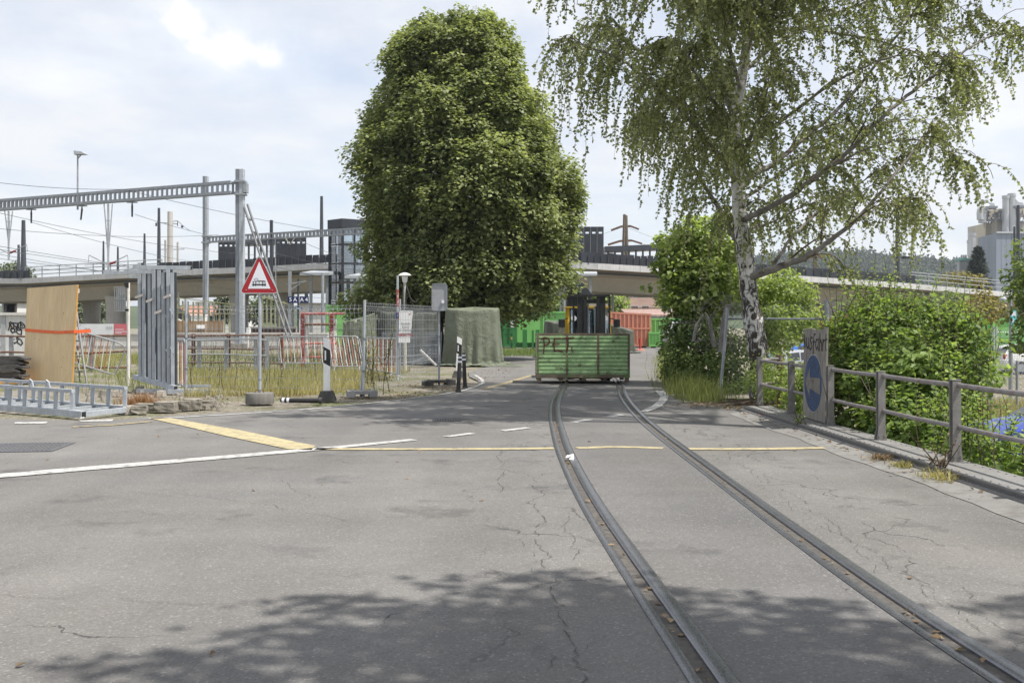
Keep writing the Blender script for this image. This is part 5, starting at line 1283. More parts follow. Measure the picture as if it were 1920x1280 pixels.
# ------------------------------------------------------------------ Ausfahrt board with blue arrow sign
def wood_grey():
    m, nt = _nodes('weathered_board'); b = NB(nt); P = b.coord('Object')
    g = b.noise(b.mapping(P, (30, 30, 1.0)), 1.0, 6, .65, .5); n = b.noise(P, 3, 4)
    col = b.mix(b.rng(g, .3, .7), (.17, .155, .135), (.30, .285, .255)); col = b.mix(1.0, col, b.rng(n, .3, .7, .8, 1.15), 'MULTIPLY')
    run = b.noise(b.mapping(P, (1, 9, .6)), 2.0, 4); col = b.mix(b.rng(run, .56, .66, 0, .6), col, (.07, .062, .05))
    b.out(b.principled(col, .85, 0, .2, b.bump(g, .005, .5)).outputs[0]); return m
def exit_board():
    x = 4.165; ya, yb = 14.27, 13.25; z0, z1 = .115, 1.36
    root = thing('exit_board', 'weathered board hand lettered Ausfahrt with a blue round arrow sign', 'exit sign', (x, (ya+yb)/2, z0)); W = ya-yb; H = z1-z0; lx = .02
    # local: +y is away, board leans towards the railing
    T = lambda s, z, o=0: Vector((lx*z/H - o, W/2 - s*W, z))
    for i in range(3):
        s0, s1 = i/3 + .003, (i+1)/3 - .003
        put('plank', MB().prism([T(s0, 0), T(s1, 0), T(s1, H + (.015, -.01, .02)[i]), T(s0, H + (.0, .01, -.012)[i])], (.028, 0, 0)), M['board'], root)
    put('batten', MB().prism([T(.05, .2, -.03), T(.95, .2, -.03), T(.95, .28, -.03), T(.05, .28, -.03)], (.03, 0, 0)), M['board'], root)
    ux = (T(1, 0) - T(0, 0)).normalized(); uz = (T(0, 1) - T(0, 0)).normalized()
    mb = MB()
    U = [[(.02, .02), (.05, .19), (.09, .03)], [(.04, .09), (.08, .09)],
         [(.14, .16), (.14, .05), (.18, .02), (.23, .04), (.24, .16)], [(.24, .10), (.25, .01)],
         [(.40, .16), (.33, .17), (.30, .13), (.37, .09), (.39, .04), (.33, .0), (.29, .02)],
         [(.53, .21), (.47, .21), (.455, .12), (.45, -.05)], [(.42, .11), (.52, .11)],
         [(.66, .14), (.58, .14), (.55, .07), (.59, .01), (.65, .05)], [(.665, .15), (.66, .06), (.68, .0)],
         [(.73, .22), (.725, .1), (.72, 0)], [(.725, .09), (.77, .14), (.81, .10), (.81, .0)],
         [(.86, .14), (.865, .0)], [(.865, .08), (.90, .14), (.94, .13)], [(.99, .21), (.985, .03), (1.01, .01)], [(.96, .14), (1.03, .15)]]
    strokes(mb, [[(p[0]*W*1.0, p[1]*1.05) for p in l] for l in U], T(0, H*.77, .0), ux, uz, .022, .004)
    put('lettering', mb, mat('black_brush_paint', (.025, .022, .02), .8, 0, bump=.1), root)
    ctr = T(.47, .50); R = .405
    def disc(r0, o, m, name, sc=1.0):
        P = [ctr + ux*(r0*math.cos(a)) + uz*(r0*math.sin(a)) + Vector((-o, 0, 0)) for a in np.linspace(0, 2*math.pi, 49)[:-1]]
        return put(name, MB().prism(P, (.003, 0, 0)), m, root)
    disc(R, .004, mat('sign_edge_white', (.34, .34, .32), .5, 0, var=.12, vs=6), 'white_rim'); disc(R*.965, .0075, mat('faded_blue_sign', (.022, .055, .14), .5, 0, var=.25, vs=4, col2=(.05, .05, .055), c2s=3, c2=(.5, .72)), 'blue_disc')
    ar = mat('dirty_arrow_white', (.19, .175, .15), .7, 0, var=.2, vs=6, col2=(.07, .06, .05), c2s=6, c2=(.5, .7))
    pt = lambda a, c: ctr + ux*a + uz*c + Vector((-.0105, 0, 0))
    put('arrow', MB().prism([pt(-.34, 0), pt(-.13, .22), pt(-.13, .075), pt(.33, .085), pt(.33, -.14), pt(-.13, -.075), pt(-.13, -.22)], (.0025, 0, 0)), ar, root)
    put('bolt', MB().cyl(pt(-.2, 0) + Vector((-.006, 0, 0)), pt(-.2, 0), .015, n=8).cyl(pt(-.14, .05) + Vector((-.006, 0, 0)), pt(-.14, .05), .01, n=8), M['galv'], root)
M['board'] = wood_grey()
exit_board()

# ------------------------------------------------------------------ chain link fence near the birch and along the lower yard
def chain_link(root, a, c, z0, z1, s=.06, r=.0035):
    a, c = Vector(a), Vector(c); u = c-a; L = u.length; u.normalize(); mb = MB(); H = z1-z0; k = -H
    while k < L:
        for sg in (1, -1):
            p0, p1 = max(0, k), min(L, k+H)
            if p1 > p0:
                h0, h1 = (p0-k), (p1-k)
                if sg < 0: h0, h1 = H-h0, H-h1
                mb.bar(a + u*p0 + Vector((0, 0, z0+h0)), a + u*p1 + Vector((0, 0, z0+h1)), r)
        k += s*1.414
    return put('chain_link', mb, WIRE, root, world=True, kind='stuff')
def yard_fence():
    Y = 19.6; a, c = Vector((X_(1376, Y), Y+.6, 0)), Vector((X_(1550, Y), Y, 0))
    root = thing('chain_link_fence', 'grey chain link fence with pipe top rail behind the birch trunk', 'chain link fence', a, group='chain link fences on the low yard side')
    put('post', MB().tube([Vector((X_(1362, Y), Y+.6, 0)), Vector((X_(1377, Y), Y+.6, Z_(576, Y)))], .030, 10), M['steel_mid'], root, world=True, smooth=True); put('post', MB().tube([c + Vector((0, 0, -1.2)), c + Vector((0, 0, Z_(566, Y)))], .05, 10), M['galv'], root, world=True, smooth=True)
    put('post_cap', MB().lathe([(.055, 0), (.05, .03), (.02, .05)], c + Vector((0, 0, Z_(566, Y))), 10), M['galv'], root, world=True, smooth=True)
    put('top_rail', MB().tube([Vector((a.x, a.y, Z_(597, Y))), Vector((c.x, c.y, Z_(598, Y)))], .021, 8), M['steel_grey'], root, world=True, smooth=True)
    chain_link(root, a, c, -.6, Z_(563, Y), .075, .002)
yard_fence()
def low_fence():
    a, c = Vector((6.8, 15.2, 0)), Vector((12.5, 13.4, 0)); root = thing('chain_link_fence', 'low chain link fence in front of the blue car', 'chain link fence', a, group='chain link fences on the low yard side')
    for t in (0, .34, .67, 1): p = a.lerp(c, t); put('post', MB().tube([p + Vector((0, 0, -1.3)), p + Vector((0, 0, .3))], .03, 8), M['galv'], root, world=True, smooth=True)
    chain_link(root, a, c, -1.15, .22, .06, .0035)
low_fence()
def right_fence():
    Y = 50; root = thing('mesh_fence', 'thin posted mesh fence between the young tree and white car', 'mesh fence', (X_(1865, Y), Y, -1.2), group='welded mesh site fence panels')
    pts = [1700, 1780, 1863, 1868, 1960]
    for px in pts: put('post', MB().cyl((X_(px, Y), Y, -1.25), (X_(px, Y), Y, Z_(612, Y)), .05), M['galv_pale'], root, world=True, smooth=True)
    mesh_panel(root, (X_(1690, Y), Y, 0), (X_(1960, Y), Y, 0), -1.1, Z_(617, Y), step=.12, r=.005)
    Y2 = 30; root = thing('chain_link_fence', 'chain link fence with short grey posts in front of the white car', 'chain link fence', (X_(1907, Y2), Y2, -1.2), group='chain link fences on the low yard side')
    for px in (1858, 1907, 1960): put('post', MB().cyl((X_(px, Y2), Y2, -1.2), (X_(px, Y2), Y2, Z_(676, Y2)), .04), M['galv'], root, world=True, smooth=True)
    chain_link(root, (X_(1858, Y2), Y2, 0), (X_(1975, Y2), Y2, 0), -1.15, Z_(679, Y2), .1, .006)
right_fence()
def yard_lamp():
    Y = 34; root = thing('yard_lamp', 'grey lamp post with domed shade and turquoise notice at right', 'street lamp', (X_(1895, Y), Y, -1.2)); x = X_(1895, Y)
    put('pole', MB().tube([(x, Y, -1.2), (x, Y, Z_(553, Y))], .05, 10), M['galv'], root, world=True, smooth=True); put('pole_sleeve', MB().cyl((x, Y, -1.2), (x, Y, Z_(657, Y)), .07), M['galv'], root, world=True, smooth=True)
    put('arm', MB().tube([(x, Y, Z_(554, Y)), (x-.25, Y, Z_(553, Y))], .03, 8), M['galv'], root, world=True)
    put('shade', MB().lathe([(.12, -.05), (.13, 0), (.11, .09), (.04, .14)], (X_(1881, Y), Y, Z_(564, Y)), 16), M['galv_pale'], root, world=True, smooth=True)
    put('notice', MB().bx(X_(1893, Y), X_(1904, Y), Y-.08, Y-.06, Z_(607, Y), Z_(581, Y)), mat('turquoise', (.10, .46, .52), .5, 0), root, world=True)
    put('notice_print', MB().bx(X_(1894.5, Y), X_(1902, Y), Y-.084, Y-.0805, Z_(593, Y), Z_(584, Y)).bx(X_(1894.5, Y), X_(1899, Y), Y-.084, Y-.0805, Z_(604, Y), Z_(598, Y)), M['sign_white'], root, world=True)
yard_lamp()

# ------------------------------------------------------------------ cars
def car(name, label, loc, rz, L, W, H, m, profile, wheel_r=.33, suv=False):
    """body lofted along the length; profile: list of (x, z_belt, z_roof or None, half width factor)"""
    root = thing(name, label, 'car', loc, rz, group='cars parked in the low yard')
    vs = []; fs = []; n = 10
    for (x, zb, zr, wf) in profile:
        w = W/2*wf; g = .24; top = zr if zr else zb + .03; wr = w*(.74 if zr else .86)
        half = [(w*.86, g), (w*.98, g+.14), (w, (g+zb)/2), (w*.97, zb), (wr, top), (wr*.4, top+.02)]
        ring = half + [(-a, b) for a, b in reversed(half)]; n = len(ring)
        vs += [(x*L, a, b) for a, b in ring]
    for i in range(len(profile)-1):
        for k in range(n): fs.append((i*n+k, i*n+(k+1) % n, (i+1)*n+(k+1) % n, (i+1)*n+k))
    fs += [tuple(reversed(range(n))), tuple(range((len(profile)-1)*n, len(profile)*n))]
    put('body', MB().add(vs, fs), m, root, smooth=True)
    # side windows as thin panes, screens
    cabin = [p for p in profile if p[2]]
    for s in (-1, 1):
        for a, c in zip(cabin[:-1], cabin[1:]):
            if c[0]-a[0] < .05: continue
            def q(p, t): w = W/2*p[3]; return Vector((p[0]*L, s*(w*.975*(1-t) + w*.755*t + .012), p[1]*(1-t) + p[2]*t))
            A, B, Cc, D = q(a, .10).lerp(q(c, .10), .04), q(c, .10).lerp(q(a, .10), .04), q(c, .84).lerp(q(a, .84), .05), q(a, .84).lerp(q(c, .84), .05)
            put('side_window', MB().prism([A, B, Cc, D], (0, s*.006, 0)), M['dark_glass'], root)
        for xx in (.19, .80):
            y = s*W/2*.97; w = put('wheel', MB().cyl((xx*L, y-.1*s-.0, wheel_r), (xx*L, y+.02*s, wheel_r), wheel_r, n=22), M['black_rubber'], root, smooth=True)
            put('rim', MB().cyl((xx*L, y, wheel_r), (xx*L, y+.03*s, wheel_r), wheel_r*.62, n=10), M['galv_pale'], w)
        p0, p1 = profile[1], profile[-2]
        put('headlight', MB().bx(.02*L-.03, .05*L, s*W*.36-.14, s*W*.36+.14, .62, .78), M['sign_white'], root, bevel=.03)
        put('tail_light', MB().bx(.955*L, .985*L+.02, s*W*.40-.11, s*W*.40+.11, .82 if suv else .72, 1.12 if suv else .92), M['red'], root, bevel=.03)
        put('mirror', MB().bx(.33*L, .36*L, s*(W/2+.10)-.08, s*(W/2+.10)+.08, profile[3][1]+.02, profile[3][1]+.16), m, root, bevel=.03)
    a, c = [p for p in profile if not p[2]][-1 if False else 0], cabin[0]
    fr = [p for p in profile if not p[2] and p[0] < cabin[0][0]][-1]; rr = [p for p in profile if not p[2] and p[0] > cabin[-1][0]][0]
    for nm, a, c, o in (('windscreen', fr, cabin[0], -.01), ('rear_window', rr, cabin[-1], .01)):
        wa, wc = W/2*a[3]*.8, W/2*c[3]*.66
        P = [Vector((a[0]*L, -wa, a[1]+.05)), Vector((a[0]*L, wa, a[1]+.05)), Vector((c[0]*L, wc, c[2]-.03)), Vector((c[0]*L, -wc, c[2]-.03))]
        P = [p + Vector((o, 0, .012)) for p in P]; P = [P[0].lerp(P[3], .08), P[1].lerp(P[2], .08), P[2].lerp(P[1], .05), P[3].lerp(P[0], .05)]
        put(nm, MB().prism(P, (o*.4, 0, .004)), M['dark_glass'], root)
    put('plate', MB().bx(L*1.0+.005, L*1.0+.015, -.25, .25, .5, .61), M['sign_white'], root)
    return root
hatch = [(0, .55, None, .80), (.02, .70, None, .90), (.10, .84, None, .97), (.25, .95, None, 1), (.40, .98, 1.40, 1), (.55, .99, 1.48, 1), (.75, 1.0, 1.46, .99), (.88, 1.02, 1.34, .96), (.97, .98, None, .93), (1.0, .60, None, .88)]
suvp = [(0, .65, None, .84), (.02, .85, None, .93), (.10, 1.0, None, .98), (.26, 1.08, None, 1), (.38, 1.10, 1.58, 1), (.55, 1.10, 1.66, 1), (.78, 1.12, 1.65, .99), (.91, 1.14, 1.54, .96), (.975, 1.10, None, .94), (1.0, .65, None, .90)]
def carpaint(name, c, rough=.25, metal=.0): return mat(name, c, rough, metal, var=.03, vs=1, fine=.01, bump=0, spec=.6)
car('hatchback', 'silver hatchback half hidden behind the birch and the shrub', (X_(1402, 48), 48, -1.22), 0, 4.2, 1.75, 1.48, carpaint('silver_car_paint', (.52, .53, .55), .28, .5), hatch)
car('hatchback', 'bright blue car parked beyond the silver one', (X_(1425, 54), 54, -1.0), 0, 4.6, 1.8, 1.5, carpaint('blue_car_paint', (.03, .14, .50)), hatch)
car('estate_car', 'white car at the right edge with its red tail light to the left', (X_(1878, 55)+4.7, 55.6, -1.24), math.pi, 4.7, 1.85, 1.68, carpaint('white_car_paint', (.70, .70, .69)), suvp, .36, True)
car('hatchback', 'deep blue car low behind the shrub at the right edge', (X_(1800, 18.4), 18.0, -1.26), 0, 4.3, 1.78, 1.5, carpaint('deep_blue_car_paint', (.012, .045, .36)), hatch)

# ------------------------------------------------------------------ litter
def can():
    p = G(1430, 783); root = thing('drink_can', 'crushed red drink can lying by the gutter', 'drink can', (p.x, p.y, .033), .4)
    put('can', MB().tube([(-.06, 0, 0), (-.05, 0, 0), (.045, 0, 0), (.055, 0, 0)], [.024, .032, .032, .025], 14), M['red'], root, smooth=True)
    put('lid', MB().tube([(-.066, 0, 0), (-.060, 0, 0)], [.024, .024], 14), M['galv_pale'], root, smooth=True)
can()
mb = MB(); p = G(1069, 864)
for i in range(5): a = i*1.3; mb.prism([(p.x-.03+.02*math.cos(a), p.y+.02*math.sin(a)-.03, .02+.008*i), (p.x+.04, p.y-.02+.01*i, .024+.008*i), (p.x+.03*math.cos(a+1), p.y+.04, .04+.006*i)], (.0, .004, .006))
tag(put('crumpled_paper', mb, M['white_plastic']), 'crumpled white paper in the groove of the left rail', 'litter')
# ------------------------------------------------------------------ foliage materials
M['linden'] = leaf_mat('round_tree_leaf', (.100, .128, .058), (.305, .340, .150), (.48, .49, .28), trans=.42, clump=.3, cscale=.8, rough=.5, spec=.3)
M['birch_leaf'] = leaf_mat('birch_leaf', (.12, .145, .07), (.35, .38, .19), (.54, .54, .31), trans=.42, clump=.3, cscale=.9, rough=.5, spec=.35)
M['shrub_leaf'] = leaf_mat('shrub_leaf', (.075, .125, .032), (.29, .385, .11), (.50, .56, .22), trans=.46, clump=.5, cscale=2.0, rough=.5, spec=.3)
M['maple_leaf'] = leaf_mat('maple_leaf', (.13, .18, .05), (.36, .44, .15), (.52, .55, .24), trans=.50, clump=.4, cscale=1.5, rough=.42, spec=.4)
M['ivy_leaf'] = leaf_mat('ivy_leaf', (.075, .112, .042), (.25, .315, .115), (.42, .45, .2), trans=.42, clump=.5, cscale=2.0, rough=.6, spec=.15)
M['dry_tree_leaf'] = leaf_mat('yellowing_leaf', (.12, .115, .03), (.30, .25, .07), (.42, .30, .12), trans=.35, clump=.4, cscale=2.0)
M['grey_leaf'] = leaf_mat('grey_green_leaf', (.07, .095, .05), (.19, .22, .12), None, trans=.25, clump=.5, cscale=.8)
M['conifer'] = leaf_mat('conifer_needles', (.014, .026, .018), (.045, .068, .040), None, trans=.1, clump=.5, cscale=.6, rough=.6)
M['grass_dry'] = leaf_mat('dry_grass_blade', (.24, .22, .085), (.44, .38, .18), (.58, .51, .32), trans=.3, clump=.6, cscale=.9, rough=.6)
M['grass_green'] = leaf_mat('green_grass_blade', (.12, .15, .045), (.29, .31, .10), (.46, .43, .2), trans=.35, clump=.5, cscale=1.2, rough=.6)
M['tuft_red'] = leaf_mat('reddish_dry_stalk', (.20, .10, .05), (.38, .22, .12), (.5, .36, .22), trans=.3, clump=.3)
M['dead_leaf'] = leaf_mat('fallen_dry_leaf', (.13, .09, .05), (.27, .19, .11), (.40, .32, .2), trans=.15, clump=.3, rough=.7)
M['bark'] = mat('grey_brown_bark', (.10, .085, .068), .9, 0, var=.3, vs=6, fine=.2, bump=.8, bs=30)
M['twig'] = mat('brown_twig', (.085, .06, .045), .8, 0, var=.2, vs=6, bump=.2)
def birch_bark():
    m, nt = _nodes('birch_bark'); b = NB(nt); P = b.coord('Object'); sp = b.n('ShaderNodeSeparateXYZ'); b.L.new(b.pos(), sp.inputs[0])
    n = b.noise(P, 5, 6, .65); band = b.noise(b.mapping(P, (2.2, 2.2, 16)), 1.3, 5, .65, .6); plate = b.noise(b.mapping(P, (7, 7, 3.2)), 1.1, 6, .7, 1.2)
    white = b.mix(b.rng(n, .3, .7), (.46, .445, .42), (.70, .685, .66))
    low = b.rng(sp.outputs[2], .0, 4.5, .17, -.03)
    d1 = b.rng(b.math('ADD', plate, low), .565, .62); d2 = b.rng(band, .62, .68)
    f = b.math('MAXIMUM', d1, b.math('MULTIPLY', d2, .85))
    col = b.mix(f, white, b.mix(n, (.022, .018, .015), (.09, .075, .06)))
    b.out(b.principled(col, .75, 0, .3, b.bump(b.math('SUBTRACT', n, b.math('MULTIPLY', f, .9)), .05, .8)).outputs[0]); return m
M['birch_bark'] = birch_bark()
M['birch_limb'] = mat('grey_birch_limb_bark', (.20, .185, .165), .8, 0, var=.25, vs=5, bump=.4, col2=(.06, .05, .042), c2s=4, c2=(.5, .62))

def R_(n): return rng.normal(size=(n, 3))
# ------------------------------------------------------------------ the big round tree
def round_tree():
    Yt = 42.0; k = Yt/FPX
    prof = [(16, 815, 880), (28, 790, 908), (50, 757, 935), (75, 738, 955), (100, 722, 968), (150, 706, 990), (200, 700, 1022), (225, 682, 1036), (250, 671, 1036), (300, 660, 1060), (330, 662, 1090), (360, 664, 1104), (400, 668, 1102), (450, 676, 1088), (490, 684, 1080), (520, 676, 1074), (550, 660, 1060), (575, 655, 1030), (590, 668, 985), (604, 720, 930)]
    py = np.array([p[0] for p in prof], float); zl = CAMH + (HZ-py)*k; xl = (np.array([p[1] for p in prof])-CX)*k; xr = (np.array([p[2] for p in prof])-CX)*k
    o = np.argsort(zl); zl, xl, xr = zl[o], xl[o], xr[o]
    cx = lambda z: (np.interp(z, zl, xl)+np.interp(z, zl, xr))/2
    rx = lambda z: (np.interp(z, zl, xr)-np.interp(z, zl, xl))/2
    root = thing('round_tree', 'big dense round crowned leafy tree standing behind the tarpaulins', 'tree', (-1.0, Yt, 0))
    put('trunk', MB().tube([(0, 0, -.1), (.05, 0, .5), (.02, .05, 2.2), (-.2, 0, 5.5), (-.4, .1, 10), (-.6, 0, 13)], [.52, .38, .33, .26, .14, .04], 12), M['bark'], root, smooth=True)
    for i in range(12):
        a = i*2.4; z = 1.9 + i*.75; r = float(rx(np.array(z+2)))*.75
        put('limb', MB().tube([(0, 0, z), (math.cos(a)*r*.4-.1, math.sin(a)*r*.4, z+.9), (math.cos(a)*r-.3, math.sin(a)*r, z+2.4)], [.15, .10, .03], 7), M['bark'], root, smooth=True)
    # clumps of leaves on a lobed shell
    nC = 860; zt, zb = zl[-1], zl[0]
    zs = rng.uniform(zb+.1, zt-.75, nC*3); keep = rng.uniform(size=nC*3) < (rx(zs)/rx(zs).max())**.8*1.0 + .1; zs = zs[keep][:nC]; nC = len(zs)
    th = rng.uniform(0, 2*np.pi, nC); fr = .985 - np.abs(rng.normal(0, .10, nC)) - np.where(rng.uniform(size=nC) < .25, .10, 0)
    lob = .05*np.sin(th*5+zs*1.1) + .045*np.sin(th*3-zs*1.9+1) + .035*np.sin(th*9+zs*2.7+2)
    R = rx(zs)*(fr+lob*.8) - .48
    C = np.stack([cx(zs)+R*np.cos(th), Yt+R*.95*np.sin(th), zs], 1)
    slope = np.gradient(np.interp(np.linspace(zb, zt, 60), zl, (xr-xl)/2), np.linspace(zb, zt, 60)); sl = np.interp(zs, np.linspace(zb, zt, 60), slope)
    N = unit(np.stack([np.cos(th), np.sin(th), np.clip(-sl, -.6, 1.5)], 1))
    cr = rng.uniform(.40, .92, nC); cnt = (255*(cr/.7)**2).astype(int)
    idx = np.repeat(np.arange(nC), cnt); n = len(idx); q = R_(n); q /= np.linalg.norm(q, axis=1, keepdims=True)
    flip = (q*(N[idx]*.5+np.array([0, 0, .8]))).sum(1) < -.25; q[flip & (rng.uniform(size=n) < .75)] *= -1
    ruff = 1 + .22*np.sin(q[:, 0]*6+C[idx, 0]*5) + .22*np.sin(q[:, 2]*7+C[idx, 1]*3+q[:, 1]*4)
    pos = C[idx] + q*(cr[idx]*rng.uniform(.72, 1.06, n)*ruff)[:, None]*np.array([1, 1, .8])
    nr = q*.35 + N[idx]*.15 + np.array([0, 0, .95]) + R_(n)*.42
    dr = q*.7 + N[idx]*.4 + np.array([0, 0, -.5]) + R_(n)*.4
    L = rng.uniform(.10, .20, n)
    v1, f1 = leaves(pos, nr, dr, L, L*.92, .10); var1 = np.repeat(np.clip(rng.normal(.48, .26, n) + .12*q[:, 2] + np.repeat(rng.normal(0, .10, nC), cnt), 0, 1), 2)  # tone raised on clump tops, imitating sunlight on the leaves
    # sparser inner leaves that close the view through the crown
    m = 26000; z2 = rng.uniform(zb+.2, zt-.8, m); t2 = rng.uniform(0, 2*np.pi, m); r2 = rx(z2)*rng.uniform(.3, .80, m)**.7
    p2 = np.stack([cx(z2)+r2*np.cos(t2), Yt+r2*np.sin(t2)*.95, z2], 1); L2 = rng.uniform(.16, .30, m)
    v2, f2 = leaves(p2, R_(m)*.7 + np.array([0, 0, .5]), R_(m), L2, L2*.95, .1); var2 = np.repeat(np.clip(rng.normal(.35, .2, m), 0, 1), 2)  # inner leaves toned darker, imitating shade inside the crown
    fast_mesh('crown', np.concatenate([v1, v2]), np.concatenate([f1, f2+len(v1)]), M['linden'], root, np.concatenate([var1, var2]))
round_tree()

# ------------------------------------------------------------------ the weeping birch
def catmull(P, R, step):
    P = [Vector(p) for p in P]; pts = spline(P, max(4, int(sum((b-a).length for a, b in zip(P[:-1], P[1:]))/step))); n = len(pts)
    ts = np.linspace(0, len(R)-1, n); return pts, list(np.interp(ts, range(len(R)), R))
def birch():
    Y0 = 19.5
    B = lambda L: [At(px, py, Y0+dy) for px, py, dy in L]
    root = thing('birch_tree', 'white barked weeping birch growing at the end of the bridge railing', 'tree', At(1430, 735, Y0))
    T = B([(1434, 748, 0), (1427, 700, 0), (1419, 640, 0), (1407, 570, 0), (1399, 500, 0), (1392, 440, 0), (1385, 380, 0), (1382, 310, 0), (1379, 230, 0), (1390, 150, 0), (1402, 70, 0), (1406, 0, 0), (1400, -120, 0), (1390, -240, 0), (1385, -330, 0)])
    Tr = [.29, .215, .195, .175, .165, .145, .13, .115, .105, .105, .095, .08, .055, .035, .015]
    pts, rs = catmull(T, Tr, .12)
    rs = [r*(1+.05*math.sin(i*1.3)+.04*math.sin(i*.53)) for i, r in enumerate(rs)]
    put('trunk', MB().tube(pts, rs, 16), M['birch_bark'], root, world=True, smooth=True)
    limbs = [
     ([(1408, 520, -.1), (1440, 508, -.3), (1475, 495, -.5), (1510, 482, -.7), (1548, 458, -.8), (1590, 425, -1), (1640, 375, -1), (1690, 310, -.8), (1735, 255, -.5)], .10, .02),
     ([(1390, 350, 0), (1415, 325, .2), (1450, 308, .5), (1500, 265, .8), (1560, 215, 1), (1620, 150, 1.2), (1680, 70, 1.2), (1730, 0, 1)], .09, .02),
     ([(1383, 345, 0), (1362, 310, -.3), (1320, 255, -.8), (1270, 200, -1.2), (1220, 155, -1.5), (1160, 110, -1.6), (1095, 85, -1.5)], .08, .015),
     ([(1378, 225, 0), (1352, 150, .2), (1336, 80, .3), (1325, 0, .3), (1300, -100, .2), (1280, -200, .2)], .09, .02),
     ([(1396, 475, 0), (1372, 435, .6), (1350, 395, 1.2), (1310, 330, 1.5), (1270, 270, 1.8), (1230, 225, 2)], .09, .02),
     ([(1402, 70, 0), (1450, 20, -.5), (1520, -40, -1), (1600, -90, -1.2), (1700, -120, -1)], .07, .015),
     ([(1388, 415, 0), (1450, 385, -1), (1520, 340, -1.8), (1590, 285, -2.2), (1660, 215, -2.4), (1740, 150, -2.2), (1810, 95, -2), (1865, 66, -1.8), (1902, 62, -1.8)], .075, .008),
     ([(1335, 75, .3), (1280, 0, -.8), (1200, -60, -1.2), (1130, -80, -1.3), (1070, -60, -1.3)], .06, .015),
     ([(1380, 260, 0), (1330, 215, 1.5), (1260, 150, 2.2), (1190, 90, 2.5), (1130, 50, 2.5)], .06, .015),
     ([(1392, 135, 0), (1460, 80, 1.5), (1540, 35, 2.2), (1620, 5, 2.5), (1700, -25, 2.5)], .06, .015),
     ([(1382, 310, 0), (1402, 270, -1.5), (1425, 215, -2.5), (1445, 150, -3)], .06, .015),
     ([(1384, 330, 0), (1365, 280, 1.4), (1345, 220, 2.3), (1340, 150, 3)], .06, .015),
     ([(1378, 240, 0), (1350, 205, -1.6), (1310, 150, -2.6), (1275, 90, -3)], .05, .012),
     ([(1404, 30, 0), (1370, -40, 1.5), (1320, -120, 2.3), (1260, -160, 2.6)], .05, .012),
     ([(1404, 40, 0), (1440, -60, -1.4), (1480, -150, -2.2), (1530, -200, -2.6)], .05, .012),
     ([(1440, 510, -.3), (1490, 440, .2), (1545, 390, .6), (1610, 345, .8), (1680, 300, 1)], .045, .01),
     ([(1392, 430, 0), (1440, 420, 1.5), (1500, 390, 2.2), (1560, 370, 2.6)], .045, .01),
     ([(1400, -60, 0), (1340, -150, -.6), (1230, -190, -1), (1140, -170, -1)], .04, .01),
     ([(1400, -80, 0), (1500, -160, .4), (1620, -190, .6), (1760, -150, .6), (1850, -90, .5)], .05, .01),
    ]
    limbs += [([(1400, 20, 0), (1380, -60, -1.6), (1340, -160, -3.2), (1290, -300, -5.0)], .05, .012), ([(1400, 60, 0), (1450, -60, -2), (1490, -180, -3.8), (1520, -330, -5.6)], .05, .012), ([(1388, 170, 0), (1360, 60, -2.2), (1310, -80, -4.2), (1280, -260, -6.0)], .05, .012), ([(1392, 130, 0), (1430, 0, -2.5), (1440, -160, -4.5)], .04, .012)]  # limbs rising out of view towards the camera, added to shade the road
    limbs += [([(1385, 380, 0), (1450, 335, 1.5), (1530, 285, 2.5), (1610, 245, 3), (1690, 225, 3.2), (1750, 235, 3.2)], .05, .01), ([(1380, 290, 0), (1440, 245, -1), (1520, 185, -1.8), (1600, 135, -2.2), (1680, 105, -2.4), (1760, 110, -2.4)], .05, .01), ([(1400, 90, 0), (1480, 55, 1), (1570, 62, 1.6), (1660, 80, 2), (1740, 110, 2), (1790, 150, 2)], .045, .01),
      ([(1560, 310, -2), (1640, 275, -2), (1720, 262, -2), (1780, 285, -2)], .025, .008), ([(1404, 0, 0), (1500, -40, .6), (1600, -55, 1), (1720, -30, 1), (1810, 20, 1)], .04, .01), ([(1545, 240, .9), (1600, 270, 1.2), (1660, 320, 1.3), (1700, 380, 1.3)], .02, .007), ([(1600, 420, -1), (1650, 385, -.4), (1690, 375, 0)], .02, .007)]
    for k in range(9):  # high limbs added to thicken the shade on the road
        a = k*2.4; q = At(1398, -60-28*k, Y0); p_ = []
        for t in (0, .35, .7, 1): w_ = q + Vector((math.cos(a)*2.7*t, math.sin(a)*4.6*t - 1.2*t, 1.1*t-.7*t*t)); p_.append(((w_.x/w_.y)*FPX + CX, HZ - (w_.z-CAMH)/w_.y*FPX, w_.y - Y0))
        limbs.append((p_, .04, .01))
    tw = MB(); LP, LN, LD, LL = [], [], [], []
    r = random.Random(5)
    def twig(p, length, drift):
        px = p.x/p.y*FPX + CX; py = HZ - (p.z-CAMH)/p.y*FPX
        thin = .5 if (px > 1640 and py > 120) or px > 1760 else (.62 if px < 1150 else (.25 if px > 1450 else .12))   # the crown thins out towards its edges
        if r.random() < thin: return
        pts = [p]; d = Vector((drift.x, drift.y, drift.z)).normalized(); n = max(3, int(length/.16))
        for i in range(n):
            d = (d + Vector((r.uniform(-.10, .10), r.uniform(-.10, .10), -.42))).normalized(); pts.append(pts[-1] + d*(length/n))
        tw.tube(pts, list(np.linspace(.0055, .0022, len(pts))), 3, cap=False)
        s = .1
        for a, c in zip(pts[:-1], pts[1:]):
            m = max(1, int((c-a).length/.026))
            for j in range(m):
                if r.random() < .12: continue
                q = a.lerp(c, (j+r.random())/m); out = Vector((r.gauss(0, 1), r.gauss(0, 1), -.55 + r.gauss(0, .4)))
                LP.append(q); LD.append(out); LN.append((out.y*.6 + r.gauss(0, .6), -out.x*.6 + r.gauss(0, .6), r.gauss(.35, .5))); LL.append(r.uniform(.048, .084))
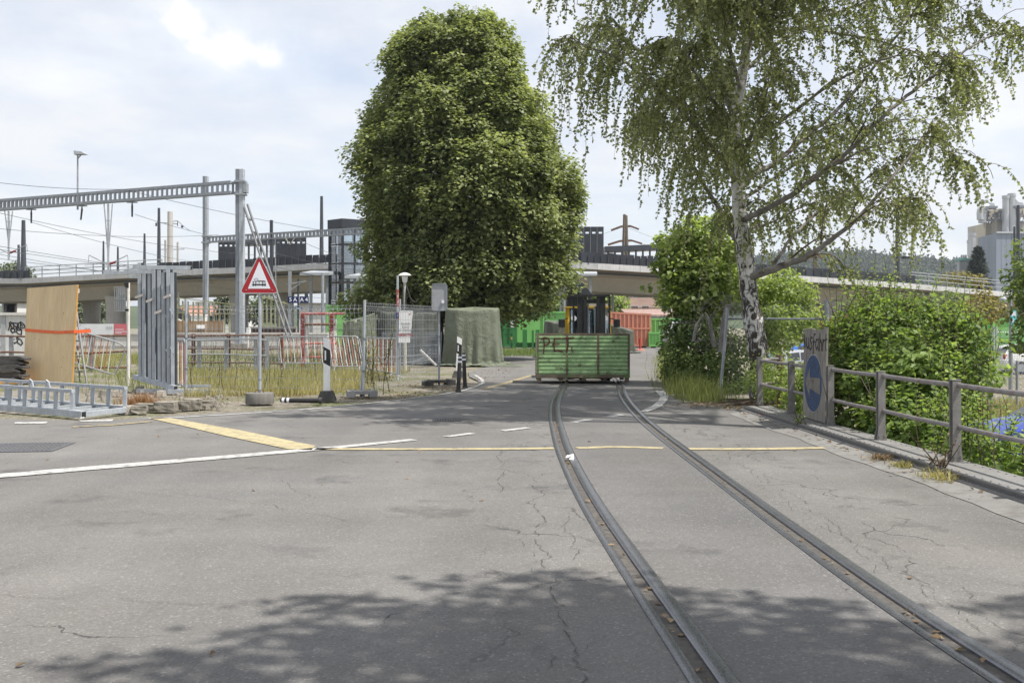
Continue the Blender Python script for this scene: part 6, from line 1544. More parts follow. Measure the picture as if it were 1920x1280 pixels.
    def side(p, d, length, rr, hang, dens):
        """a side branch that rises a little, then arches over; weeping twigs hang from it"""
        pts = [p]; d = d.normalized(); n = 7
        for i in range(n):
            d = (d + Vector((r.uniform(-.18, .18), r.uniform(-.18, .18), .10 - .11*i))).normalized(); pts.append(pts[-1] + d*length/n)
        tw.tube(pts, list(np.linspace(rr, .005, len(pts))), 4, cap=False)
        for i in range(2, len(pts)):
            for j in range(dens):
                q = pts[i-1].lerp(pts[i], r.random()); twig(q, hang*r.uniform(.25, 1.15)*(.6+.5*i/n), Vector((d.x*.6 + r.uniform(-.5, .5), d.y*.5 + r.uniform(-.5, .5), r.uniform(-.4, .2))))
    for li, (L, r0, r1) in enumerate(limbs):
        pts, rs = catmull(B(L), list(np.linspace(r0*.8, r1*.8, len(L))), .14)
        pts = [p + Vector((r.uniform(-.012, .012), 0, r.uniform(-.012, .012))) for p in pts]
        put('limb', MB().tube(pts, rs, 8), M['birch_limb'], root, world=True, smooth=True)
        n = len(pts); i = int(n*.22)
        leftish = pts[-1].x < pts[0].x
        hang = {0: .75, 1: 1.0, 2: 1.9, 3: 1.1, 4: 1.7, 6: .95, 8: 1.5, 12: 1.3, 15: .6, 16: .8}.get(li, 1.15)
        while i < n:
            d = (pts[min(i+1, n-1)] - pts[max(i-1, 0)]).normalized()
            for _ in range(1 if r.random() < (.5 if li in (0, 15) else .3) else 2):
                lat = Vector((r.gauss(0, .5), r.gauss(0, 1), r.gauss(.25, .5))); f = 1 - .5*i/n
                side(pts[i], d*.7 + lat*.8, r.uniform(.7, 2.3 if li in (0, 1, 6, 9, 15, 16, 18) else 1.9)*f, max(.006, rs[i]*.35), hang, 1 if 23 <= li <= 29 else (3 if 19 <= li <= 22 else 2))
            i += 3 if li not in (0, 15, 6) else 4
        for _ in range(5): side(pts[-1], (pts[-1]-pts[-3]) + Vector((r.gauss(0, .1), r.gauss(0, .2), 0)), r.uniform(.3, .8), .006, hang*.8, 2)
    P = np.array([tuple(p) for p in LP]); n = len(P); LL_ = np.array(LL)
    # thin the leaves inside a few irregular gaps so that sky shows through
    v, f = leaves(P, np.array([tuple(x) for x in LN]), np.array([tuple(x) for x in LD]), LL_, LL_*.80, .12)
    fast_mesh('crown', v, f, M['birch_leaf'], root, np.repeat(np.clip(rng.normal(.5, .24, n), 0, 1), 2))
    put('twigs', tw, M['twig'], root, world=True, kind='stuff')
    print('birch leaves', n)
birch()

# ------------------------------------------------------------------ generic shrubs
def blob_leaves(blobs, per_m3, size, aspect=.6, up=.5, seed=1, shell=.55, droop=-.2):
    """blobs: (centre, radii); leaves fill the outer shell of each ellipsoid"""
    r = np.random.default_rng(seed); P, N = [], []
    for c, rad in blobs:
        rad = np.array(rad, float); n = int(per_m3*rad[0]*rad[1]*rad[2]*4.19); q = r.normal(size=(n, 3)); q /= np.linalg.norm(q, axis=1, keepdims=True)
        ruff = 1 + .20*np.sin(q[:, 0]*7+c[0]*3) + .20*np.sin(q[:, 2]*8+q[:, 1]*5+c[1]) + .08*r.normal(size=n)
        P.append(np.array(c) + q*rad*(shell + (1-shell)*r.uniform(size=n)**.6)[:, None]*ruff[:, None]); N.append(q)
    P, N = np.concatenate(P), np.concatenate(N); n = len(P)
    L = r.uniform(size[0], size[1], n); nr = N*.6 + np.array([0, 0, up]) + r.normal(size=(n, 3))*.45; dr = N + np.array([0, 0, droop]) + r.normal(size=(n, 3))*.6
    v, f = leaves(P, nr, dr, L, L*aspect, .12); return v, f, np.repeat(np.clip(r.normal(.5, .23, n), 0, 1), 2)
def shoots(bases, seed, size, hgt, lean=.25, leafs=16, aspect=.6):
    """upright leafy shoots: stems and their alternating leaves"""
    r = random.Random(seed); mb = MB(); P, D, Nn, S = [], [], [], []
    for b in bases:
        h = r.uniform(*hgt); d = Vector((r.gauss(0, lean), r.gauss(0, lean), 1)).normalized(); pts = [Vector(b)]
        for i in range(5): d = (d + Vector((r.gauss(0, .10), r.gauss(0, .10), .02))).normalized(); pts.append(pts[-1] + d*h/5)
        mb.tube(pts, list(np.linspace(.008, .003, 6)), 3, cap=False)
        for k in range(leafs):
            t = (k+.5)/leafs*4.99; i = int(t); q = pts[i].lerp(pts[i+1], t-i); a = k*2.4 + r.uniform(-.4, .4); o = Vector((math.cos(a), math.sin(a), r.uniform(-.1, .5)))
            P.append(tuple(q)); D.append(tuple(o)); Nn.append((-o.x*.3 + r.gauss(0, .25), -o.y*.3 + r.gauss(0, .25), 1)); S.append(r.uniform(*size)*(1.1 - .5*t/5))
    S = np.array(S); v, f = leaves(np.array(P), np.array(Nn), np.array(D), S, S*aspect, .14)
    return mb, v, f, np.repeat(np.clip(np.random.default_rng(seed).normal(.6, .22, len(P)), 0, 1), 2)
def merge(*vf):
    V, F, A, o = [], [], [], 0
    for v, f, a in vf: V.append(v); F.append(f+o); A.append(a); o += len(v)
    return np.concatenate(V), np.concatenate(F), np.concatenate(A)

def behind_kerb(V, F, A, nv=4, nf=2):
    c = V.reshape(-1, nv, 3)[:, 0]; ok = (c[:, 0] > KX(c[:, 1]) + .52 + .0*c[:, 1]) | (c[:, 1] > 17)
    idx = np.nonzero(ok)[0]; V2 = V.reshape(-1, nv, 3)[idx].reshape(-1, 3); n = len(idx); b = np.arange(n)[:, None]*4
    F2 = np.concatenate([b + np.array([[0, 1, 2]]), b + np.array([[0, 2, 3]])], 1).reshape(-1, 3); return V2, F2, A.reshape(-1, nf)[idx].ravel()
def big_shrub():
    root = thing('roadside_shrub', 'big bright green leafy shrub behind the bridge railing', 'shrub', (6.2, 13.5, -1.2)); r = random.Random(3)
    bl = []
    for px, py, Y, rr in ((1575, 640, 14.5, .55), (1600, 700, 13.8, .7), (1640, 650, 14.2, .75), (1690, 625, 14.5, .8), (1740, 630, 14.5, .75), (1790, 655, 14.2, .65), (1825, 700, 13.8, .5), (1660, 730, 13.2, .75), (1720, 720, 13.0, .8), (1780, 740, 12.8, .6), (1600, 780, 13.4, .6), (1680, 800, 12.4, .65), (1740, 820, 11.8, .55), (1630, 600, 14.8, .5), (1690, 590, 15, .45), (1560, 720, 14.6, .5), (1770, 860, 10.8, .42), (1830, 850, 10.4, .38), (1880, 860, 9.9, .34), (1845, 905, 9.6, .32), (1900, 900, 9.2, .3), (1520, 750, 15.0, .4), (1640, 850, 13.0, .5), (1730, 850, 12.0, .5), (1790, 870, 11.2, .4)):
        p = At(px, py, Y); bl.append((p, (rr, rr*.9, rr*.75)))
    bl = [(c, tuple(x*.86 for x in rr)) for c, rr in bl]; a = blob_leaves(bl, 2900, (.06, .125), .64, .7, 21, .35)
    bases = []
    for k in range(70):
        px = r.choice([1570, 1600, 1620, 1650, 1680, 1700, 1730, 1760, 1790, 1815]) + r.uniform(-15, 15); bases.append(At(px, r.uniform(600, 660), r.uniform(13.6, 15)))
    for c, rr in bl:
        for _ in range(9):
            q = Vector((r.gauss(0, 1), r.gauss(-.6, .8), abs(r.gauss(.2, .6)))).normalized(); bases.append(Vector(c) + Vector((q.x*rr[0], q.y*rr[1], q.z*rr[2]))*.75)
    mb, v, f, w = shoots(bases, 4, (.065, .12), (.3, .85), .30, 17, .64)
    bases2 = [At(r.uniform(1780, 1915), r.uniform(800, 900), r.uniform(9.6, 11)) for _ in range(40)]
    mb2, v2, f2, w2 = shoots(bases2, 5, (.04, .07), (.25, .6), .5, 14, .6)
    V, F, A = behind_kerb(*merge(a, (v, f, w), (v2, f2, w2))); fast_mesh('foliage', V, F, M['shrub_leaf'], root, A)
    put('stems', mb, M['twig'], root, world=True, kind='stuff')
    for k in range(9): put('branch', MB().tube([(5.2+.3*k, 13.8-.25*k*(k > 4), -1.25), (5.3+.28*k, 13.9-.2*k*(k > 4), -.3), (5.25+.32*k, 14-.2*k*(k > 4), .8 if k < 6 else .1)], [.04, .03, .012], 6), M['twig'], root, world=True, smooth=True)
big_shrub()
def railing_shrub():
    root = thing('railing_shrub', 'low dark green shrub between birch trunk and hand painted board', 'shrub', (4.9, 16.5, -1.0))
    bl = [(At(px, py, Y), (rr, rr, rr*.8)) for px, py, Y, rr in ((1450, 690, 17.2, .35), (1480, 715, 16.6, .36), (1500, 745, 15.8, .32), (1455, 730, 17.6, .35), (1520, 700, 15.6, .28), (1430, 715, 18.4, .35), (1475, 760, 15.8, .3))]
    V, F, A = behind_kerb(*blob_leaves(bl, 5200, (.045, .08), .65, .6, 23, .4)); fast_mesh('foliage', V, F, M['maple_leaf'], root, A)
    put('branch', MB().tube([(4.9, 16.5, -1), (4.8, 16.6, .2), (4.7, 16.9, .7)], [.04, .03, .01], 6), M['twig'], root, world=True, smooth=True)
railing_shrub()
def thicket():
    root = thing('maple_sapling', 'bright green maple sapling growing left of the birch trunk', 'tree', (4.9, 24, 0)); r = random.Random(8)
    bl = [(At(px, py, Y), (rr, rr, rr*.75)) for px, py, Y, rr in ((1262, 475, 23.6, .42), (1300, 450, 23.8, .55), (1340, 470, 24, .55), (1275, 520, 23.6, .5), (1320, 520, 23.5, .6), (1360, 520, 24.2, .5), (1290, 565, 23.4, .5), (1345, 565, 23.6, .5), (1310, 480, 24.6, .6), (1330, 430, 24.5, .4), (1255, 545, 23.8, .3), (1370, 470, 24.6, .45), (1380, 560, 24.5, .4), (1295, 425, 24.2, .3))]
    V, F, A = merge(blob_leaves(bl, 1700, (.07, .16), .9, .75, 31, .3), blob_leaves([(c + Vector((r.gauss(0, .35), r.gauss(0, .3), r.gauss(0, .25))), tuple(x*.45 for x in rr)) for c, rr in bl for _ in range(3)], 2600, (.08, .15), .9, .8, 32, .2)); fast_mesh('crown', V, F, M['maple_leaf'], root, A)
    put('trunk', MB().tube([(4.9, 24, -.1), (4.75, 24.1, 1.4), (4.6, 24.0, 2.8), (4.65, 24, 3.6)], [.09, .07, .045, .015], 8), M['bark'], root, world=True, smooth=True)
    for k in range(8): a = k*.8; put('limb', MB().tube([(4.75, 24.05, 1.2+.25*k), (4.7+.5*math.cos(a), 24+.4*math.sin(a), 1.7+.25*k)], [.03, .01], 5), M['bark'], root, world=True)
    root = thing('ivy_thicket', 'dark ivy covered thicket at the foot of the birch', 'thicket', (5.0, 23, 0))
    bl = [(At(px, py, Y), (rr, rr, rr*.8)) for px, py, Y, rr in ((1270, 610, 23.5, .42), (1310, 620, 23.2, .5), (1350, 640, 22.8, .45), (1285, 665, 23.2, .5), (1330, 690, 22.6, .5), (1370, 700, 22.2, .42), (1300, 720, 22.4, .38), (1345, 725, 21.8, .35), (1265, 690, 23.6, .38), (1385, 660, 22.6, .32), (1380, 735, 21.2, .26), (1262, 650, 24, .38), (1395, 720, 21.6, .25))]
    V, F, A = blob_leaves(bl, 3600, (.05, .10), .8, .6, 33, .45); fast_mesh('foliage', V, F, M['ivy_leaf'], root, A)
    dead = mat('dead_grey_wood', (.23, .22, .21), .9, 0, var=.25, vs=8, bump=.6, streak=.3)
    for pts, rr in (([At(1352, 660, 22), At(1358, 600, 22), At(1362, 570, 22)], .08), ([At(1340, 650, 22), At(1330, 600, 22), At(1322, 585, 22)], .05), ([At(1300, 640, 22.4), At(1305, 610, 22.4), At(1318, 590, 22.4)], .04)): put('dead_stem', MB().tube(pts, [rr, rr*.8, rr*.3], 9), dead, root, world=True, smooth=True)
    rt = random.Random(4); tb = MB()
    for k in range(160):
        p = At(rt.uniform(1300, 1400), rt.uniform(560, 660), 22.0 + rt.uniform(-.3, .3)); tb.tube([p, p + Vector((rt.gauss(0, .2), rt.gauss(0, .1), rt.uniform(-.1, .35)))], .004, 3, cap=False)
    put('dry_twigs', tb, dead, root, world=True, kind='stuff')
    root = thing('bush', 'leafy bush right of the birch trunk behind the chain link fence', 'shrub', (6.6, 25, -.5))
    bl = [(At(px, py, Y), (rr, rr, rr*.75)) for px, py, Y, rr in ((1450, 545, 24.5, .5), (1490, 550, 25, .5), (1440, 600, 24, .5), (1480, 605, 24.5, .55), (1510, 590, 25, .4), (1460, 640, 24, .45), (1420, 560, 25, .4), (1470, 520, 25, .35), (1420, 640, 24, .4), (1500, 625, 25, .35))]
    V, F, A = blob_leaves(bl, 3000, (.06, .11), .75, .6, 37, .5); fast_mesh('foliage', V, F, M['maple_leaf'], root, A)
    put('branch', MB().tube([(6.5, 25, -1.2), (6.4, 25, .8), (6.5, 25, 2.2)], [.07, .05, .02], 6), M['bark'], root, world=True, smooth=True)
thicket()
def simple_tree(name, label, base, trunk_h, r0, bl, lm, per, size, aspect, seed, cat='tree', shell=.5, grp=None):
    root = thing(name, label, cat, base, 0, grp); b = Vector(base); top = sum((Vector(c) for c, _ in bl), Vector())/len(bl)
    put('trunk', MB().tube([b - Vector((0, 0, .1)), b.lerp(top, .5), top], [r0, r0*.75, r0*.3], 8), M['bark'], root, world=True, smooth=True)
    for i, (c, rr) in enumerate(bl[:8]): put('limb', MB().tube([b.lerp(top, .55), b.lerp(top, .75).lerp(Vector(c), .5), Vector(c)], [r0*.5, r0*.3, r0*.1], 5), M['bark'], root, world=True)
    V, F, A = blob_leaves(bl, per, size, aspect, .6, seed, shell); fast_mesh('crown', V, F, lm, root, A)
def bl_px(L, Y, sp=1.0): return [(At(px, py, Y + dy), (rr, rr*.9, rr*.75)) for px, py, dy, rr in L]
simple_tree('young_tree', 'young tree with yellowing leaves and thin trunk at right', (X_(1852, 44), 44, -1.2), 3, .07, bl_px([(1820, 580, 0, .5), (1845, 565, .4, .6), (1875, 575, 0, .5), (1850, 590, -.4, .55), (1830, 598, .3, .4), (1872, 595, .2, .4), (1845, 545, 0, .35), (1810, 570, .2, .35), (1885, 588, 0, .3)], 44), M['dry_tree_leaf'], 420, (.10, .18), .8, 41)
simple_tree('grey_green_tree', 'grey green bushy tree under the viaduct right end', (X_(1772, 72), 72, -.9), 3, .12, bl_px([(1750, 570, 0, 1.0), (1775, 565, .4, 1.1), (1800, 575, 0, .9), (1735, 585, 0, .7), (1785, 590, 0, 1.0), (1760, 590, 0, .9)], 72), M['grey_leaf'], 160, (.16, .28), .6, 43)
simple_tree('edge_tree', 'dark leafed tree cut off by the right edge of the photo', (13.6, 25, -1.2), 4, .16, [(Vector((14.0, 25, 2.6)), (1.6, 1.2, 1.0)), (Vector((13.5, 24.7, 1.6)), (1.0, .9, .6)), (Vector((13.0, 24.8, 1.0)), (.55, .6, .35)), (Vector((14.4, 25, 1.2)), (1.2, 1.0, .8)), (Vector((13.2, 24.6, 2.3)), (.7, .6, .5)), (Vector((12.65, 24.6, .92)), (.30, .4, .16)), (Vector((14.6, 25, 3.4)), (1.2, 1, .7))], M['ivy_leaf'], 760, (.09, .16), .7, 45)
simple_tree('tree', 'tree behind the platform between mast and warning sign', (X_(440, 118), 118, 0), 4, .2, bl_px([(432, 560, 0, 1.6), (445, 575, 0, 1.8), (425, 585, 0, 1.5), (500, 570, 3, 1.7), (515, 585, 3, 1.6), (488, 590, 3, 1.5)], 118), M['grey_leaf'], 60, (.3, .5), .7, 47)
simple_tree('tree', 'trees seen under the viaduct between two concrete pillars at left', (X_(150, 140), 140, 0), 4, .2, bl_px([(150, 575, 0, 2.2), (140, 590, 0, 2), (195, 580, 0, 1.6), (160, 600, 0, 2)], 140), M['grey_leaf'], 50, (.3, .55), .7, 48)
simple_tree('tree', 'light green tree right of the dark metal hood under the viaduct', (X_(1120, 130), 130, 0), 4, .25, bl_px([(1110, 560, 0, 2.6), (1135, 565, 0, 2.4), (1100, 575, 0, 2), (1150, 575, 0, 1.8), (1125, 548, 0, 1.6), (1040, 590, 2, 2.4), (1020, 600, 2, 2), (1050, 575, 2, 1.8)], 130), M['maple_leaf'], 45, (.35, .6), .7, 49)
simple_tree('tree', 'small tree top above the viaduct at far left', (X_(25, 125), 125, 0), 6, .2, bl_px([(26, 503, 0, 1.1), (24, 510, 0, 1.5), (40, 512, 0, 1.2), (52, 515, 0, .9)], 125), M['grey_leaf'], 70, (.25, .45), .7, 50)
simple_tree('bush', 'clipped bushes on the viaduct ramp behind the handrail at right', (X_(1795, 125), 125, 3.5), 1, .1, bl_px([(1780, 523, 0, 1.0), (1800, 521, 0, 1.1), (1815, 524, 0, 1.0), (1835, 526, 0, 1)], 125), M['dry_tree_leaf'], 100, (.2, .35), .7, 51)
def conifer():
    Y = 190; b = Vector((X_(1834, Y), Y, 0)); zt = Z_(463, Y); root = thing('conifer', 'dark conifer in front of the grey factory', 'tree', b)
    put('trunk', MB().tube([b, Vector((b.x, Y, zt))], [.35, .04], 8), M['bark'], root, world=True, smooth=True)
    P, N, D = [], [], []; r = np.random.default_rng(3)
    for i in range(26):
        z = 4 + (zt-4.3)*i/25; R = (1-(i/25))**.8*4.2 + .25
        for k in range(13):
            a = r.uniform(0, 6.28); n = 34; t = r.uniform(.15, 1, n); rr = R*r.uniform(.7, 1.1)
            P.append(np.stack([b.x+rr*t*np.cos(a), Y+rr*t*np.sin(a), z - rr*t*.28 + rr*.15*t*t], 1) + r.normal(size=(n, 3))*.16); D.append(np.tile([math.cos(a), math.sin(a), -.3], (n, 1)) + r.normal(size=(n, 3))*.5); N.append(np.tile([0, 0, 1.], (n, 1)) + r.normal(size=(n, 3))*.4)
    P, N, D = map(np.concatenate, (P, N, D)); n = len(P); L = r.uniform(.35, .75, n); v, f = leaves(P, N, D, L, L*.35, .1)
    fast_mesh('crown', v, f, M['conifer'], root, np.repeat(r.uniform(0, 1, n), 2))
conifer()
def shade_tree():
    """street tree beside the camera, right of the frame; its crown hangs high over the road"""
    root = thing('street_tree', 'street tree beside the viewer whose crown shades the near road', 'tree', (8.5, -.5, -1.2)); r = random.Random(12)
    put('trunk', MB().tube([(8.5, -.5, -1.3), (8.4, -.3, 2), (7.6, .1, 5.5), (6.2, .6, 8.5)], [.32, .26, .2, .1], 10), M['bark'], root, world=True, smooth=True)
    bl = []
    # crown masses over the road (their shade falls just in front of the viewer)
    for sx, sy, z, rad in ((.30, 5.50, 8.0, (.45, .22, .2)), (-.35, 5.45, 8.2, (.3, .12, .15)), (.35, 5.1, 7.8, (.75, .28, .25)), (-.75, 4.98, 8.0, (.55, .2, .2)), (-.1, 4.75, 8.1, (.9, .3, .3)), (.75, 4.6, 7.9, (.8, .35, .3)), (-1.0, 4.55, 8.3, (.45, .16, .2)), (-.3, 4.3, 8.0, (1.0, .35, .35)), (.4, 4.2, 8.4, (1.1, .4, .35)), (1.35, 4.95, 8.2, (.40, .16, .2)), (1.45, 4.6, 8.0, (.5, .2, .2)), (1.0, 5.2, 8.2, (.28, .10, .12)), (-1.45, 4.15, 8.2, (.5, .16, .2)), (1.2, 4.1, 8.2, (.9, .35, .3)), (2.1, 4.15, 8.5, (.6, .2, .2)), (2.55, 5.0, 8.6, (.4, .18, .2)), (2.75, 4.5, 8.4, (.5, .25, .25)), (-.2, 3.7, 8.0, (1.8, .5, .4)), (1.6, 3.6, 8.2, (1.6, .5, .4)), (0, 2.7, 8.2, (2.4, .9, .7)), (2.4, 2.2, 8.6, (2.2, 1.2, .8)), (3.6, 3.2, 8.8, (1.4, .9, .6))): bl.append((Vector((sx + .48*z, sy - .18*z, z)), rad))
    V, F, A = blob_leaves(bl, 1100, (.09, .16), .8, .7, 61, .15); fast_mesh('crown', V, F, M['linden'], root, A)
    for c, rad in bl: put('limb', MB().tube([(6.2, .6, 8.3), tuple((Vector((6.2, .6, 8.3)) + Vector(c))/2 + Vector((random.uniform(-.4, .4), random.uniform(-.3, .3), .25))), c], [.045, .022, .008], 5), M['bark'], root, world=True)
shade_tree()
def tall_tree():
    """tall tree on the low ground right of the bridge, outside the frame; its high crown shades the road before the green box"""
    root = thing('street_tree', 'tall tree beyond the bridge railing whose high crown shades the road by the birch', 'tree', (13, 9, -1.2)); bl = []
    put('trunk', MB().tube([(13, 9, -1.3), (12.8, 9.3, 5), (11.8, 10.2, 11), (10, 11.6, 15)], [.42, .34, .24, .12], 10), M['bark'], root, world=True, smooth=True)
    for sx, sy, rx_, ry_ in ((-3.4, 15.6, 1.0, .30), (-2.3, 16.3, 1.2, .45), (-1.2, 15.4, 1.1, .35), (-.3, 16.6, 1.3, .6), (.9, 15.7, 1.0, .4), (1.8, 16.8, 1.0, .6), (-2.6, 17.6, 1.4, .5), (-1.0, 18.0, 1.5, .7), (.8, 18.2, 1.4, .7), (2.4, 18.4, 1.0, .7), (-3.6, 18.9, .8, .4), (-2.0, 19.6, 1.5, .7), (0, 20, 1.6, .9), (2.6, 15.6, .7, .3), (-.4, 14.9, .7, .18), (3.3, 17.2, .7, .5), (3.9, 19.0, .8, .8)):
        bl.append((Vector((sx + .48*15, sy - .18*15, 15)), (rx_, ry_, .45)))
    V, F, A = blob_leaves(bl, 330, (.12, .2), .8, .7, 66, .1); fast_mesh('crown', V, F, M['linden'], root, A)
    for c, rad in bl: put('limb', MB().tube([(10, 11.6, 14.8), tuple((Vector((10, 11.6, 14.9)) + c)/2), tuple(c)], [.06, .035, .012], 5), M['bark'], root, world=True)
tall_tree()

# ------------------------------------------------------------------ grass, weeds, fallen leaves
def blades(P, h, w, lean, m, name, label=None, seed=1, n_leaf=1, parent=None):
    r = np.random.default_rng(seed); n = len(P); H = r.uniform(h[0], h[1], n)*r.choice([1, 1, .6, 1.25], n); a = r.uniform(0, 2*np.pi, n); d = np.stack([np.cos(a), np.sin(a), np.zeros(n)], 1); ln = r.uniform(0, lean, n)
    s = np.stack([-np.sin(a+.6), np.cos(a+.6), np.zeros(n)], 1)*np.asarray(w)
    up = np.array([0, 0, 1.]); v = np.empty((n, 5, 3))
    v[:, 0] = P - s; v[:, 1] = P + s; m1 = P + up*(H*.55)[:, None] + d*(H*ln*.3)[:, None]; v[:, 2] = m1 - s*.7; v[:, 3] = m1 + s*.7; v[:, 4] = P + up*(H*(1-.25*ln))[:, None] + d*(H*ln)[:, None]
    b = np.arange(n)[:, None]*5; f = np.concatenate([b + np.array([[0, 1, 3]]), b + np.array([[0, 3, 2]]), b + np.array([[2, 3, 4]])], 1).reshape(-1, 3)
    o = fast_mesh(name, v.reshape(-1, 3), f, m, parent, np.repeat(np.clip(r.normal(.5, .25, n), 0, 1), 3), 'stuff')
    if label: tag(o, label, 'grass')
    return o
def scatter_px(n, px, py, seed, z=-.03, clump=0.0):
    """ground points inside a pixel rectangle (even over the ground)"""
    r = np.random.default_rng(seed); Y0, Y1 = G(0, py[1]).y, G(0, py[0]).y; out = []
    while len(out) < n:
        Y = r.uniform(Y0, Y1, n*2); X = r.uniform(X_(px[0], Y1), X_(px[1], Y1), n*2); xx = X/Y*FPX + CX; ok = (xx > px[0]) & (xx < px[1])
        if clump: ok &= (np.sin(X*2.1+np.sin(Y*1.7)*1.3)*np.sin(Y*1.4+X*.6)+r.normal(size=n*2)*.35) > clump - .6
        out += list(np.stack([X, Y, np.full(n*2, z)], 1)[ok])
    return np.array(out[:n])
blades(scatter_px(26000, (345, 770), (694, 742), 1, clump=.55), (.07, .24), .005, .7, M['grass_dry'], 'dry_grass', 'yellowish dry grass behind the mesh fence', 2)
blades(scatter_px(16000, (120, 800), (664, 735), 3, clump=.8), (.08, .36), .005, .6, M['grass_green'], 'green_weeds', 'green weeds among the dry grass and barriers', 4)
blades(scatter_px(9000, (-40, 420), (668, 768), 13, clump=.75), (.06, .28), .005, .7, M['grass_dry'], 'verge_grass', 'dry grass on the rubble verge at left', 14)
blades(scatter_px(3500, (900, 1010), (657, 668), 15), (.1, .3), .012, .5, M['ivy_leaf'], 'dark_ground_cover', 'dark ground cover before the green skips', 16)
# right verge below the thicket
def path_pts(n, pts, w, seed, z=0.0):
    r = np.random.default_rng(seed); pts = [Vector(p) for p in pts]; L = [(b-a).length for a, b in zip(pts[:-1], pts[1:])]; out = []
    for _ in range(n):
        t = r.uniform(0, sum(L)); i = 0
        while t > L[i] and i < len(L)-1: t -= L[i]; i += 1
        p = pts[i].lerp(pts[i+1], t/L[i]); d = (pts[i+1]-pts[i]).normalized(); o = Vector((-d.y, d.x, 0))
        q = p + o*r.normal(0, w); out.append((q.x, q.y, z))
    return np.array(out)
blades(path_pts(9000, [G(1248, 668) + Vector((.4, 0, 0)), G(1238, 690) + Vector((.5, 0, 0)), G(1240, 715) + Vector((.5, 0, 0)), G(1262, 740) + Vector((.45, 0, 0)), G(1300, 752) + Vector((.2, .3, 0)), G(1350, 756) + Vector((.1, .3, 0))], .28, 5), (.10, .50), .006, .8, M['grass_green'], 'verge_weeds', 'tall pale green weeds along the road below the thicket', 6)
blades(scatter_px(6000, (1690, 1960), (690, 745), 17, z=-1.22) + np.array([0, 0, 0]), (.1, .4), .01, .6, M['grass_dry'], 'yard_grass', 'dry grass in the low yard before the white car', 18)
# taller thin weed stalks in the meadow
r0 = np.random.default_rng(9); tb = scatter_px(240, (350, 760), (668, 738), 20); mbw, v, f, w = shoots([Vector(p) for p in tb], 7, (.04, .09), (.4, 1.15), .10, 12, .45)
rw = thing('weed_stalks', 'tall thin weeds standing between mesh fence and barriers', 'weeds', (-6, 25, 0)); rw['kind'] = 'stuff'
fast_mesh('foliage', v, f, M['grass_green'], rw, w); put('stems', mbw, M['twig'], rw, world=True, kind='stuff')
# climbing plant on the middle fence post
mbw, v, f, w = shoots([fB + Vector((random.uniform(.0, .5), random.uniform(.1, .4), random.uniform(.0, .9))) for _ in range(20)], 17, (.05, .10), (.5, 1.1), .12, 16, .7)
rw = thing('climbing_plant', 'pale climbing plant beside the middle fence post', 'plant', fB + Vector((.2, .2, 0)))
fast_mesh('foliage', v, f, M['grass_green'], rw, w); put('stems', mbw, M['twig'], rw, world=True, kind='stuff')
# reddish dry tuft at the kerb stones
tp = np.array([tuple(G(262, 766))]*900) + np.random.default_rng(4).normal(size=(900, 3))*np.array([.16, .10, 0])
t_ = blades(tp, (.10, .34), .004, .9, M['tuft_red'], 'dry_tuft', None, 8); tag(t_, 'reddish dry grass tuft beside the old kerb stones', 'grass tuft', kind='stuff')
# small dried weeds in the gutter
for i, (px, py, s, lab) in enumerate(((1657, 866, .11, 'dried weed in the gutter, farthest of three tufts'), (1694, 880, .10, 'dried weed in the gutter, middle one of three tufts'), (1768, 903, .16, 'yellow green weed in the gutter below the second post'))):
    c = G(px, py); tp = np.array([tuple(c)]*260) + np.random.default_rng(i).normal(size=(260, 3))*np.array([s*.55, s*.75, 0]); tp[:, 2] = .03
    o = blades(tp, (.02, s*.75), .005, 1.7, M['dead_leaf'] if i == 0 else M['grass_dry'], 'gutter_weed', None, 30+i); tag(o, lab, 'weed', kind='stuff')
mbw, v, f, w = shoots([Vector((KX(9.4)+.05, 9.35, .1)) + Vector((random.uniform(-.08, .08), random.uniform(-.25, .1), 0)) for _ in range(9)], 19, (.03, .06), (.15, .42), .9, 12, .6)
rw = thing('withered_plant', 'withered brown plant on the kerb below the second railing post', 'plant', (KX(9.4)+.05, 9.35, .1)); fast_mesh('foliage', v, f, M['dead_leaf'], rw, w); put('stems', mbw, M['twig'], rw, world=True, kind='stuff')
mbw, v, f, w = shoots([Vector((KX(13.4)+.02, 13.4, .08)) + Vector((random.uniform(-.05, .05), random.uniform(-.2, .2), 0)) for _ in range(8)], 29, (.03, .06), (.10, .3), .8, 9, .7)
rw = thing('small_weed', 'small green weed on the kerb below the arrow sign', 'plant', (KX(13.4)+.02, 13.4, .08)); fast_mesh('foliage', v, f, M['shrub_leaf'], rw, w); put('stems', mbw, M['twig'], rw, world=True, kind='stuff')
